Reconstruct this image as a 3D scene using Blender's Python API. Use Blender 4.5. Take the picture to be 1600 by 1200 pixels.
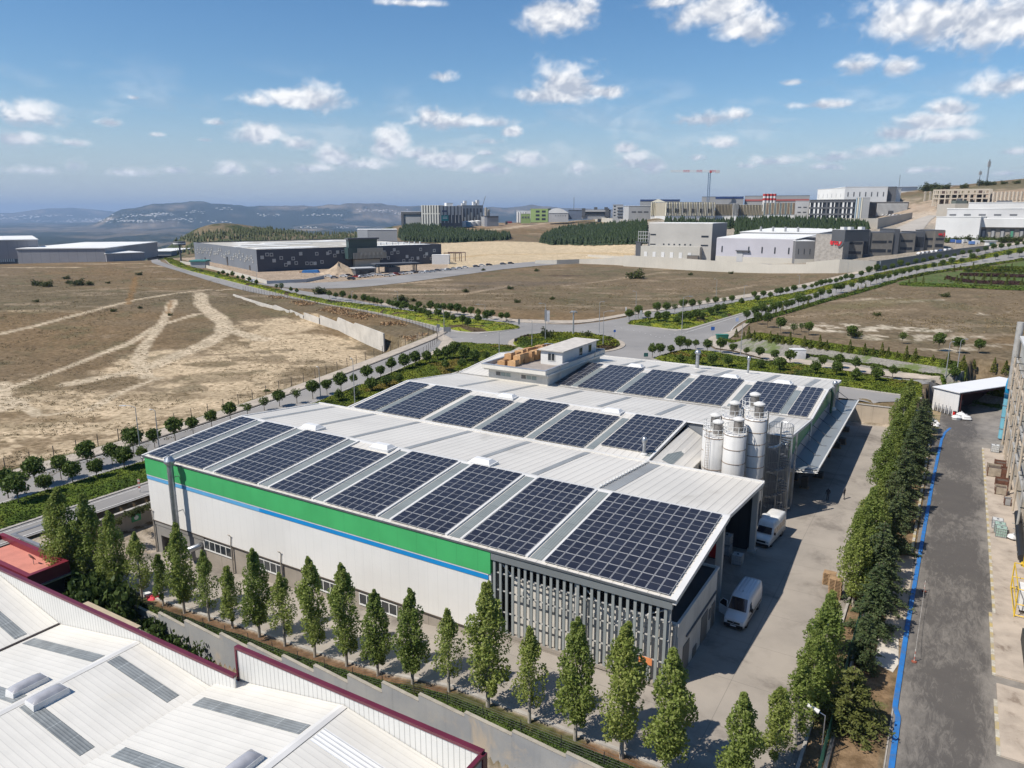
import bpy, math, random
import numpy as np
from mathutils import Vector, Matrix
R = math.radians
HX = [(3,2,1,0),(4,5,6,7),(0,1,5,4),(1,2,6,5),(2,3,7,6),(3,0,4,7)]
HY = [(0,1,2,3),(7,6,5,4),(0,4,5,1),(1,5,6,2),(2,6,7,3),(3,7,4,0)]
for o in list(bpy.data.objects): bpy.data.objects.remove(o)
SC = bpy.context.scene
COL = SC.collection
# ---------------------------------------------------------------- camera
FPX = 1150.0; PITCH = math.atan(266 / 1150.0); CAMZ = 37.0
cam = bpy.data.cameras.new("camera"); cam_o = bpy.data.objects.new("camera", cam); COL.objects.link(cam_o)
cam_o.location = (0,0, CAMZ); cam_o.rotation_euler = (math.pi / 2 - PITCH, 0,0)
cam.sensor_fit = 'HORIZONTAL'; cam.sensor_width = 36.0; cam.lens = 36.0 * FPX / 1600.0
cam.clip_start = 0.5; cam.clip_end = 90000
SC.camera = cam_o
# ---------------------------------------------------------------- light
SUN_EL = R(51.5)
SUNV = Vector((-0.905 * math.cos(SUN_EL),-0.425 * math.cos(SUN_EL), math.sin(SUN_EL))).normalized()
sun = bpy.data.lights.new("sun", 'SUN'); sun.energy = 4.9; sun.angle = R(0.53); sun.color = (1.0,0.935,0.84)
sun_o = bpy.data.objects.new("sun", sun); COL.objects.link(sun_o)
sun_o.rotation_euler = SUNV.to_track_quat('Z', 'Y').to_euler(); sun_o.location = (-300,-100,400)
world = bpy.data.worlds.new("World"); SC.world = world; world.use_nodes = True
SC.view_settings.view_transform = 'Standard'; SC.view_settings.look = 'None'
SC.view_settings.exposure = 0.30; SC.view_settings.gamma = 1.0
SC.render.engine = 'CYCLES'
SC.cycles.max_bounces = 5; SC.cycles.diffuse_bounces = 2; SC.cycles.glossy_bounces = 2
SC.cycles.transmission_bounces = 3; SC.cycles.transparent_max_bounces = 6; SC.cycles.volume_bounces = 0
SC.cycles.caustics_reflective = False; SC.cycles.caustics_refractive = False
# ---------------------------------------------------------------- geometry helpers
CP, SP = math.cos(PITCH), math.sin(PITCH)
def ray(u, v):
 x = (u - 800) / FPX; y = -(v - 600) / FPX
 return np.array([x, CP + y * SP, -SP + y * CP])
def flat(u, v, z=0.0):
 d = ray(u, v); t = (z - CAMZ) / d[2]
 return np.array([d[0] * t, d[1] * t, z])
def zat(u, v, x, y):
 """height seen at pixel row v above ground position (x, y)"""
 d = ray(u, v); return CAMZ + d[2] * y / d[1]
UX, UY = 0.8567,-0.5158
OX, OY = 12.33,51.54
ROTB = math.atan2(UY, UX)
def ab2w(a, b):
 return OX + a * UX - b * UY, OY + a * UY + b * UX
def w2ab(x, y):
 return (x - OX) * UX + (y - OY) * UY, -(x - OX) * UY + (y - OY) * UX
def sst(t):
 t = np.clip(t, 0,1); return t * t * (3 - 2 * t)
# ---------------------------------------------------------------- terrain
_cp = []   # (azimuth, range, height)
def _c(u, D, z):
 _cp.append((math.degrees(math.atan2((u - 800) / FPX * 1.0, CP)), D, z))
for u in (-900,-300,0,130,260):
 for D, z in ((250,4),(420,4),(600,4),(720,-4),(1000,-40),(1500,-100),(3000,-150),(6000,-165)): _c(u, D, z)
for u, zz in ((330,15),(450,14),(560,9)):
 for D, z in ((250,4),(420,4),(600,4),(800,3),(1000, zz - 2),(1120, zz),(1500,-40),(3000,-130),(6000,-165)): _c(u, D, z)
for u, k in ((640,0.85),(720,1.0),(820,1.0),(900,1.1)):
 for D, z in ((250,4),(420,4),(560,4.5),(700,6),(820,9),(900,15 * k),(1010,22 * k),(1150,24 * k),(1700,0),(3000,-120),(6000,-165)): _c(u, D, z)
for D, z in ((250,4),(400,4),(500,5),(600,9),(690,20),(760,30),(900,32),(1300,34),(1900,-20),(3000,-120),(6000,-165)): _c(1000, D, z)
for D, z in ((250,4),(350,4),(440,6),(520,7),(600,14),(690,28),(760,30),(900,36),(1300,44),(1900,10),(3000,-120),(6000,-165)): _c(1160, D, z)
for D, z in ((200,7),(250,7),(310,6.5),(375,8),(440,11),(520,15),(600,24),(690,30),(760,34),(900,54),(1000,58),(1300,60),(3000,-60),(6000,-165)): _c(1330, D, z)
for D, z in ((200,7),(250,7),(310,8),(375,9.5),(450,12),(520,19),(600,26),(650,34),(720,47),(820,57),(1000,70),(1200,72),(3000,-40),(6000,-165)): _c(1480, D, z)
for u in (1620,1900):
 for D, z in ((200,7),(250,7),(310,8.5),(375,10.5),(450,14),(520,20),(600,27),(720,49),(850,64),(1000,77),(1200,80),(3000,-20),(6000,-165)): _c(u, D, z)
CPA = np.array(_cp)
def _feat(az, D): return np.stack([az / 9.0, np.log(D) * 4.2],-1)
_X = _feat(CPA[:, 0], CPA[:, 1]); _n = len(_X)
def _k(r2): return np.sqrt(r2 + 0.02)
_K = -_k(((_X[:, None, :] - _X[None, :, :]) ** 2).sum(-1)); _K[np.arange(_n), np.arange(_n)] -= 0.02
_P = np.concatenate([np.ones((_n, 1)), _X],1)
_A = np.block([[_K, _P],[_P.T, np.zeros((3,3))]])
_S = np.linalg.solve(_A, np.concatenate([CPA[:, 2], np.zeros(3)]))
def far_h(x, y):
 az = np.degrees(np.arctan2(x, y)); D = np.hypot(x, y)
 az = np.clip(az, -48,44); Dc = np.clip(D, 230,6000)
 q = _feat(az, Dc); sh = q.shape[:-1]; q = q.reshape(-1,2)
 out = np.zeros(len(q))
 for i in range(0, len(q),40000):
  qq = q[i:i + 40000]
  kk = -_k(((qq[:, None, :] - _X[None, :, :]) ** 2).sum(-1))
  out[i:i + 40000] = kk @ _S[:_n] + _S[_n] + qq @ _S[_n + 1:]
 return out.reshape(sh)
# big retaining wall on the left (foot line), world coordinates
WALL_PX = [(364,462,4.0),(405,478,3.2),(455,493,2.2),(530,518,0.6),(617,557,0.0)]
WALL_W = [flat(u, v, z) for u, v, z in WALL_PX]
def seg_side(x, y, P, Q):
 """signed distance (positive = right of P->Q) and parameter"""
 dx, dy = Q[0] - P[0], Q[1] - P[1]; L = math.hypot(dx, dy)
 s = ((x - P[0]) * dx + (y - P[1]) * dy) / L
 d = ((x - P[0]) * dy - (y - P[1]) * dx) / L
 return d, s / L
FENCE_A = [(-100.8,-60),(-100.8,40),(-101.6,70),(-104,95),(-109,118),(-113,130)]   # a,b
def fence_a_at(b):
 return np.interp(b, [p[1] for p in FENCE_A],[p[0] for p in FENCE_A])
def yard_z(a):
 return np.interp(a, [-71.5,-67,-49,-38,-30,-22,-15,0,10],[-3.2,-4.6,-3.5,-2.6,-2.2,-1.4,-0.2,0.0,0.0])
def height(x, y):
 x = np.asarray(x, float); y = np.asarray(y, float)
 a, b = w2ab(x, y); D = np.hypot(x, y)
 rb = 4.0 * sst((b - 10) / 100.0)
 # road side of everything
 h = rb.copy()
 # yard stays at zero
 inside = sst((a + 74.2) / 1.3) * (1 - sst((b - 92.2 - 25 * sst((a - 12.0) / 2.5) - 12 * sst((a - 18.5) / 3.0)) / 2.0))
 h = h * (1 - inside) + yard_z(a) * inside
 # neighbour's lower lot
 low = sst((-10.2 - b) / 0.5) * sst((a + 56) / 3.0) * (1 - sst((a - 10.2) / 1.5))
 h = h - 3.2 * low
 # field left of the fence and in front of the big wall
 fa = fence_a_at(b)
 dw = None; bd = None
 for P, Q in zip(WALL_W[:-1], WALL_W[1:]):
  d_, s_ = seg_side(x, y, P, Q); L_ = math.hypot(Q[0] - P[0], Q[1] - P[1])
  if P is WALL_W[0]: s_ = np.maximum(s_, 0)
  if Q is WALL_W[-1]: s_ = np.minimum(s_, 1)
  e_ = np.hypot(np.maximum(np.abs(s_ - .5) - .5,0) * L_, d_)
  if dw is None: dw, bd = d_, e_
  else: m_ = e_ < bd; dw = np.where(m_, d_, dw); bd = np.where(m_, e_, bd)
 zf = 4.0 * sst((D - 205) / 110.0)
 front = 1 - sst((-dw - 0.6) / 2.5)       # 1 on the camera side of the wall
 lf = sst((fa - a) / 3.5) * front
 lf = np.where(b < 128, lf, np.where(dw > 0, sst((fa - a) / 3.5),0))
 h = h * (1 - lf) + zf * lf
 # bank on the right
 A0 = BANK[0]; B0 = BANK[1]
 db, sb = seg_side(x, y, A0, B0)          # positive right of A0->B0, bank rises to the left (away)
 bank = sst((-db - 0.5) / 9.0) * sst((sb + 0.02) / 0.12)
 near = h + 3.0 * bank * (1 - sst((D - 230) / 60.0))
 w = sst((D - 235) / 60.0)
 far = far_h(x, y)
 front2 = np.where(lf > 0, lf, 0)
 far = far * (1 - front2 * (D < 420)) + zf * front2 * (D < 420)
 return near * (1 - w) + far * w
BANK = (flat(1122,541,4)[:2], flat(1500,606,4)[:2])
def hz(x, y): return float(height(np.array([x]), np.array([y]))[0])
def hits(pts, dz=0.0):
 """pixel list -> points on the terrain (marched along the view ray once, then fixed in the world)"""
 out = []
 ts = np.exp(np.linspace(math.log(25), math.log(40000),700))
 for p in pts:
  d = ray(p[0], p[1])
  X = d[0] * ts; Y = d[1] * ts; Z = CAMZ + d[2] * ts
  H = height(X, Y) + dz
  k = np.argmax(Z < H)
  if k == 0: out.append(np.array([X[-1], Y[-1], H[-1]])); continue
  lo, hi = ts[k - 1], ts[k]
  tt = np.linspace(lo, hi, 60); X = d[0] * tt; Y = d[1] * tt; Z = CAMZ + d[2] * tt; H = height(X, Y) + dz
  k = max(1, int(np.argmax(Z < H)))
  out.append(np.array([X[k], Y[k], H[k]]))
 return out
def hit(u, v, dz=0.0): return hits([(u, v)], dz)[0]
# ---------------------------------------------------------------- mesh builder
class MB:
 def __init__(s): s.v = []; s.f = []; s.m = []; s.mi = 0
 def add(s, vs, fs):
  n = len(s.v); s.v.extend([tuple(float(c) for c in p) for p in vs])
  for f in fs: s.f.append([i + n for i in f]); s.m.append(s.mi)
  return s
 def box(s, x0, x1, y0, y1, z0, z1):
  return s.add([(x0, y0, z0),(x1, y0, z0),(x1, y1, z0),(x0, y1, z0),(x0, y0, z1),(x1, y0, z1),(x1, y1, z1),(x0, y1, z1)],
      [(0,3,2,1),(4,5,6,7),(0,1,5,4),(1,2,6,5),(2,3,7,6),(3,0,4,7)])
 def cbox(s, x, y, z, sx, sy, sz): return s.box(x - sx / 2, x + sx / 2, y - sy / 2, y + sy / 2, z, z + sz)
 def prism(s, prof, y0, y1, axis='y'):
  """profile of (p, z) extruded along an axis"""
  n = len(prof)
  if axis == 'y': vs = [(p, y0, z) for p, z in prof] + [(p, y1, z) for p, z in prof]
  else: vs = [(y0, p, z) for p, z in prof] + [(y1, p, z) for p, z in prof]
  fs = [tuple(range(n))[::-1], tuple(range(n, 2 * n))] + [(i, (i + 1) % n, n + (i + 1) % n, n + i) for i in range(n)]
  if axis == 'y': fs = [tuple(reversed(f)) for f in fs]
  return s.add(vs, fs)
 def poly(s, pts, z0, z1):
  n = len(pts)
  return s.add([(x, y, z0) for x, y in pts] + [(x, y, z1) for x, y in pts],
      [tuple(range(n))[::-1], tuple(range(n, 2 * n))] + [(i, (i + 1) % n, n + (i + 1) % n, n + i) for i in range(n)])
 def cyl(s, x, y, z0, z1, r0, r1=None, n=16, caps=True):
  r1 = r0 if r1 is None else r1
  c = [(math.cos(2 * math.pi * i / n), math.sin(2 * math.pi * i / n)) for i in range(n)]
  fs = [(i, (i + 1) % n, n + (i + 1) % n, n + i) for i in range(n)]
  if caps: fs += [tuple(range(n))[::-1], tuple(range(n, 2 * n))]
  return s.add([(x + r0 * a, y + r0 * b, z0) for a, b in c] + [(x + r1 * a, y + r1 * b, z1) for a, b in c], fs)
 def tube(s, pts, r, n=8, r1=None):
  pts = [Vector(p) for p in pts]; k = len(pts); vs = []; fs = []
  prev = None
  for i, p in enumerate(pts):
   t = (pts[min(i + 1, k - 1)] - pts[max(i - 1,0)]).normalized()
   up = Vector((0,0,1)) if abs(t.z) < 0.9 else Vector((1,0,0))
   if prev is not None and prev.cross(t).length > 0.05: up = prev.cross(t)
   if prev is None: prev = up.cross(t).normalized()
   e1 = (prev - prev.dot(t) * t).normalized(); e2 = t.cross(e1); prev = e1
   rr = r if r1 is None else r + (r1 - r) * i / (k - 1)
   for j in range(n):
    a = 2 * math.pi * j / n; vs.append(p + rr * (math.cos(a) * e1 + math.sin(a) * e2))
  for i in range(k - 1):
   for j in range(n):
    fs.append((i * n + j, i * n + (j + 1) % n, (i + 1) * n + (j + 1) % n, (i + 1) * n + j))
  fs.append(tuple(range(n))[::-1]); fs.append(tuple(range((k - 1) * n, k * n)))
  return s.add(vs, fs)
 def bar(s, p, q, w): return s.tube([p, q], w, 4)
 def lathe(s, prof, x=0, y=0, n=20):
  vs = []; fs = []; k = len(prof)
  for r, z in prof:
   for j in range(n):
    a = 2 * math.pi * j / n; vs.append((x + r * math.cos(a), y + r * math.sin(a), z))
  for i in range(k - 1):
   for j in range(n):
    fs.append((i * n + j, i * n + (j + 1) % n, (i + 1) * n + (j + 1) % n, (i + 1) * n + j))
  return s.add(vs, fs)
 def grid(s, P, wrap=False):
  """P: (n, m, 3) array"""
  n, m = P.shape[:2]
  return s.add(P.reshape(-1,3),[(i * m + j, i * m + j + 1,(i + 1) * m + j + 1,(i + 1) * m + j) for i in range(n - 1) for j in range(m - 1)])
 def mesh(s, name, mats, org=(0,0,0), smooth=False, bevel=0):
  me = bpy.data.meshes.new(name)
  o = org
  me.from_pydata([(x - o[0], y - o[1], z - o[2]) for x, y, z in s.v],[], s.f)
  for m in (mats if isinstance(mats, (list, tuple)) else [mats]): me.materials.append(m)
  if any(s.m): me.polygons.foreach_set('material_index', s.m)
  if smooth:
   me.polygons.foreach_set('use_smooth', [True] * len(me.polygons))
  me.update(); return me
def fastmesh(name, V, F, mats, smooth=False):
 """V (n,3) float, F (m,4) or (m,3) int arrays"""
 V = np.asarray(V, np.float32); F = np.asarray(F, np.int32)
 me = bpy.data.meshes.new(name)
 me.vertices.add(len(V)); me.vertices.foreach_set('co', V.ravel())
 k = F.shape[1]
 me.loops.add(F.size); me.loops.foreach_set('vertex_index', F.ravel())
 me.polygons.add(len(F)); me.polygons.foreach_set('loop_start', np.arange(0, F.size, k, dtype=np.int32))
 me.polygons.foreach_set('loop_total', np.full(len(F), k, np.int32))
 for m in (mats if isinstance(mats, (list, tuple)) else [mats]): me.materials.append(m)
 if smooth: me.polygons.foreach_set('use_smooth', np.ones(len(F), bool))
 me.update(calc_edges=True); return me
def link(name, me, parent=None, loc=None, rz=None, scale=None):
 o = bpy.data.objects.new(name, me); COL.objects.link(o)
 if parent is not None: o.parent = parent
 if loc is not None: o.location = loc
 if rz is not None: o.rotation_euler.z = rz
 if scale is not None: o.scale = scale if isinstance(scale, (tuple, list)) else (scale,) * 3
 return o
def tag(o, label=None, cat=None, group=None, kind=None):
 if label: o['label'] = label
 if cat: o['category'] = cat
 if group: o['group'] = group
 if kind: o['kind'] = kind
 return o
class Thing:
 """an Empty at the base of a thing; parts are given in the frame's coordinates"""
 def __init__(s, name, label, cat, org=(0,0,0), frame=None, group=None):
  s.org = org; s.frame = frame or (0,0,0)
  fx, fy, fr = s.frame; c, q = math.cos(fr), math.sin(fr)
  s.e = bpy.data.objects.new(name, None); COL.objects.link(s.e); s.e.empty_display_size = 0.5
  s.e.location = (fx + c * org[0] - q * org[1], fy + q * org[0] + c * org[1], org[2]); s.e.rotation_euler.z = fr
  tag(s.e, label, cat, group)
 def part(s, name, mb, mat, parent=None, smooth=False, label=None):
  o = link(name, mb.mesh(name, mat, s.org, smooth), parent or s.e)
  if label: o['label'] = label
  return o
FB = (OX, OY, ROTB)
def tree_copy(o, loc=None, rz=None, scale=None, label=None, group=None, parent=None):
 c = o.copy(); COL.objects.link(c)
 if parent is not None: c.parent = parent
 if loc is not None: c.location = loc
 if rz is not None: c.rotation_euler.z = rz
 if scale is not None: c.scale = scale if isinstance(scale, (tuple, list)) else (scale,) * 3
 if label: c['label'] = label
 if group: c['group'] = group
 for ch in list(o.children): tree_copy(ch, parent=c)
 return c
# ---------------------------------------------------------------- materials
_mats = {}
def _nt(name):
 m = bpy.data.materials.new(name); m.use_nodes = True
 nt = m.node_tree; nt.nodes.clear()
 out = nt.nodes.new('ShaderNodeOutputMaterial')
 b = nt.nodes.new('ShaderNodeBsdfPrincipled'); nt.links.new(b.outputs[0], out.inputs[0])
 return m, nt, b, out
def _val(nt, op, a, b=None, clamp=False):
 n = nt.nodes.new('ShaderNodeMath'); n.operation = op; n.use_clamp = clamp
 for i, x in enumerate((a, b)):
  if x is None: continue
  if isinstance(x, (int, float)): n.inputs[i].default_value = x
  else: nt.links.new(x, n.inputs[i])
 return n.outputs[0]
def _mix(nt, f, a, b, blend='MIX'):
 n = nt.nodes.new('ShaderNodeMix'); n.data_type = 'RGBA'; n.blend_type = blend
 if isinstance(f, (int, float)): n.inputs[0].default_value = f
 else: nt.links.new(f, n.inputs[0])
 for i, x in ((6, a),(7, b)):
  if isinstance(x, (tuple, list)): n.inputs[i].default_value = tuple(x[:3]) + (1,)
  else: nt.links.new(x, n.inputs[i])
 return n.outputs[2]
def _noise(nt, co, scale, detail=4, rough=0.55, dist=0, vscale=None):
 if vscale:
  mp = nt.nodes.new('ShaderNodeMapping'); mp.inputs['Scale'].default_value = vscale; nt.links.new(co, mp.inputs[0]); co = mp.outputs[0]
 n = nt.nodes.new('ShaderNodeTexNoise'); n.inputs['Scale'].default_value = scale; n.inputs['Detail'].default_value = detail
 n.inputs['Roughness'].default_value = rough; n.inputs['Distortion'].default_value = dist
 nt.links.new(co, n.inputs['Vector']); return n.outputs[0]
def _ramp(nt, f, lo, hi):
 n = nt.nodes.new('ShaderNodeMapRange'); n.inputs[1].default_value = lo; n.inputs[2].default_value = hi; n.clamp = True
 n.interpolation_type = 'SMOOTHSTEP'
 nt.links.new(f, n.inputs[0]); return n.outputs[0]
def _co(nt, kind='Object'):
 t = nt.nodes.new('ShaderNodeTexCoord'); return t.outputs[kind]
def _axis(nt, co, ax):
 s = nt.nodes.new('ShaderNodeSeparateXYZ'); nt.links.new(co, s.inputs[0]); return s.outputs['XYZ'.index(ax.upper())]
def M(name, col, rough=0.6, var=0.12, vs=0.4, col2=None, metal=0.0, bump=0.0, bs=6.0, lines=(), spec=0.5, dirt=None, streak=0, rnd=0.0, emit=None, coord='Object'):
 """lines: (axis, period, width, colour factor, rib bump)"""
 if name in _mats: return _mats[name]
 m, nt, b, out = _nt(name); co = _co(nt, coord)
 b.inputs['Roughness'].default_value = rough; b.inputs['Metallic'].default_value = metal
 b.inputs['Specular IOR Level'].default_value = spec
 c2 = col2 or tuple(c * (1 - 2.0 * var) for c in col); c1 = col if col2 else tuple(min(1, c * (1 + 0.6 * var)) for c in col)
 n1 = _noise(nt, co, vs, 5,0.6); c = _mix(nt, _ramp(nt, n1,0.32,0.68), c1, c2)
 if dirt:
  dc, ds, lo, hi = dirt
  n2 = _noise(nt, co, ds, 6,0.7,0.4); c = _mix(nt, _ramp(nt, n2, lo, hi), c, dc)
 if streak:
  n3 = _noise(nt, co, 1.0,4,0.7,0,(2.2,2.2,0.08)); c = _mix(nt, _val(nt, 'MULTIPLY', _ramp(nt, n3,0.5,0.8), streak), c, tuple(x * 0.45 for x in col))
 if rnd:
  oi = nt.nodes.new('ShaderNodeObjectInfo')
  c = _mix(nt, 1.0, c, _mix(nt, oi.outputs['Random'],(1 - rnd,) * 3,(1 + rnd,) * 3), 'MULTIPLY')
 hsrc = None
 for (ax, per, wd, fac, rib) in lines:
  a = _axis(nt, co, ax)
  fr = _val(nt, 'FRACT', _val(nt, 'DIVIDE', _val(nt, 'ADD', a, 500.0), per))
  ln = _val(nt, 'LESS_THAN', fr, wd / per)
  c = _mix(nt, ln, c, _mix(nt, 1.0, c, (fac,) * 3, 'MULTIPLY'))
  if rib:
   tri = _val(nt, 'MULTIPLY', _val(nt, 'ABSOLUTE', _val(nt, 'SUBTRACT', fr, 0.5)), rib)
   hsrc = tri if hsrc is None else _val(nt, 'ADD', hsrc, tri)
 nt.links.new(c, b.inputs['Base Color'])
 if bump:
  nb = _val(nt, 'MULTIPLY', _noise(nt, co, bs, 5,0.7), bump)
  hsrc = nb if hsrc is None else _val(nt, 'ADD', hsrc, nb)
 if hsrc is not None:
  bp = nt.nodes.new('ShaderNodeBump'); bp.inputs['Strength'].default_value = 1.0; bp.inputs['Distance'].default_value = 1.0
  nt.links.new(hsrc, bp.inputs['Height']); nt.links.new(bp.outputs[0], b.inputs['Normal'])
 if emit:
  b.inputs['Emission Color'].default_value = tuple(emit[:3]) + (1,); b.inputs['Emission Strength'].default_value = emit[3]
 _mats[name] = m; return m
def leafmat(name, c1, c2, c3=None, trans=0.3, cs=0.35):
 if name in _mats: return _mats[name]
 m, nt, b, out = _nt(name); co = _co(nt)
 b.inputs['Roughness'].default_value = 0.62; b.inputs['Specular IOR Level'].default_value = 0.25
 geo = nt.nodes.new('ShaderNodeNewGeometry'); oi = nt.nodes.new('ShaderNodeObjectInfo')
 c = _mix(nt, _ramp(nt, _noise(nt, co, cs * 3,3),0.35,0.65), c1, c2)
 c = _mix(nt, _val(nt, 'MULTIPLY', geo.outputs['Random Per Island'],0.85), c, c3 or tuple(x * 1.5 for x in c1))
 c = _mix(nt, 1.0, c, _mix(nt, oi.outputs['Random'],(0.82,0.86,0.8),(1.2,1.12,1.1)), 'MULTIPLY')
 nt.links.new(c, b.inputs['Base Color'])
 tr = nt.nodes.new('ShaderNodeBsdfTranslucent'); nt.links.new(c, tr.inputs[0])
 mx = nt.nodes.new('ShaderNodeMixShader'); mx.inputs[0].default_value = trans
 nt.links.new(b.outputs[0], mx.inputs[1]); nt.links.new(tr.outputs[0], mx.inputs[2]); nt.links.new(mx.outputs[0], out.inputs[0])
 _mats[name] = m; return m
# ---------------------------------------------------------------- numpy noise
def _hash(ix, iy, seed):
 n = (ix.astype(np.int64) * 374761393 + iy.astype(np.int64) * 668265263 + seed * 974634777) & 0x7fffffff
 n = ((n ^ (n >> 13)) * 1274126177) & 0x7fffffff
 return ((n ^ (n >> 16)) & 0xffff) / 65535.0
def vnoise(x, y, seed=0):
 ix = np.floor(x); iy = np.floor(y); fx = x - ix; fy = y - iy
 fx = fx * fx * (3 - 2 * fx); fy = fy * fy * (3 - 2 * fy)
 h = lambda a, b: _hash(ix + a, iy + b, seed)
 return (h(0,0) * (1 - fx) + h(1,0) * fx) * (1 - fy) + (h(0,1) * (1 - fx) + h(1,1) * fx) * fy
def fbm(x, y, seed=0, oct=5, g=0.55):
 s = 0; a = 1.0; t = 0
 for i in range(oct):
  s = s + a * vnoise(x * 2 ** i + 17.3 * i, y * 2 ** i + 9.1 * i, seed + i); t += a; a *= g
 return s / t
# ---------------------------------------------------------------- sky
def build_world():
 nt = world.node_tree; nt.nodes.clear()
 out = nt.nodes.new('ShaderNodeOutputWorld'); bg = nt.nodes.new('ShaderNodeBackground'); nt.links.new(bg.outputs[0], out.inputs[0])
 bg.inputs[1].default_value = 0.096
 sky = nt.nodes.new('ShaderNodeTexSky'); sky.sky_type = 'NISHITA'; sky.sun_disc = False
 sky.sun_elevation = SUN_EL; sky.sun_rotation = math.atan2(SUNV.x, SUNV.y)
 sky.altitude = 150; sky.air_density = 1.0; sky.dust_density = 0.3; sky.ozone_density = 3.0
 tc = nt.nodes.new('ShaderNodeTexCoord')
 sx = nt.nodes.new('ShaderNodeSeparateXYZ'); nt.links.new(tc.outputs['Generated'], sx.inputs[0])
 hs = nt.nodes.new('ShaderNodeHueSaturation'); hs.inputs['Saturation'].default_value = 1.24; nt.links.new(sky.outputs[0], hs.inputs['Color'])
 c = _mix(nt, _val(nt, 'MULTIPLY', _ramp(nt, sx.outputs[2],0.16,-0.02),0.85), hs.outputs[0],(4.2,4.8,5.7))
 nt.links.new(c, bg.inputs[0])
build_world()
# clouds: azimuth/elevation sheet on a far dome; (u, v, half width, half height, strength) of each cumulus as seen from the camera
CLOUDS = [(875,22,52,32,1.0),(915,8,30,24,.7),(640,4,60,7,.55),(1110,14,70,30,.9),(1170,38,60,26,.95),(1045,2,60,12,.7),(1470,25,120,42,1.15),(1560,30,90,52,1.1),(1345,98,34,19,1.0),(1405,102,32,18,.95),
    (885,128,55,32,1.15),(860,145,60,18,1.0),(940,142,35,12,.85),(465,155,78,17,1.0),(500,150,40,24,.95),(405,155,32,14,.8),(715,188,60,15,1.0),(672,180,20,18,.85),(765,190,35,11,.75),(1575,128,48,26,1.0),(1110,183,62,15,.9),(1150,178,35,12,.7),
    (1290,162,55,9,.5),(1240,127,26,8,.45),(685,118,32,14,.35),(40,180,48,22,.9),(30,215,55,14,.8),(110,222,30,9,.65),(172,190,22,9,.7),(340,190,20,9,.7),(320,218,14,5,.4),(400,208,44,22,.85),(460,222,34,16,.75),(115,257,24,18,.6),(360,263,34,16,.6),(425,265,28,12,.45),
    (610,225,28,26,.95),(650,240,40,13,.8),(525,242,34,20,.85),(500,262,40,10,.5),(570,255,50,14,.6),(690,250,60,18,.75),(760,262,40,12,.6),(760,220,25,8,.6),(760,238,22,7,.4),(800,205,20,9,.7),(822,248,40,16,.65),(905,262,26,18,.55),(975,230,24,12,.75),(990,250,42,16,.85),(1020,255,26,18,.7),
    (1130,222,38,13,.7),(1210,250,42,11,.7),(1165,258,30,8,.5),(1450,190,70,17,.9),(1400,205,60,16,.8),(1480,212,60,14,.7),(1485,168,38,15,.65),(1370,235,50,16,.75),(1310,243,45,12,.6),(1280,260,40,8,.4),(1090,245,20,8,.4),(1590,235,40,10,.4),(210,152,14,5,.4),(245,210,14,5,.4),(60,265,60,12,.35),(200,268,60,12,.35),(270,265,26,9,.4),(880,185,20,7,.0),(1440,265,60,9,.3),(1570,270,40,7,.3)]
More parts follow.
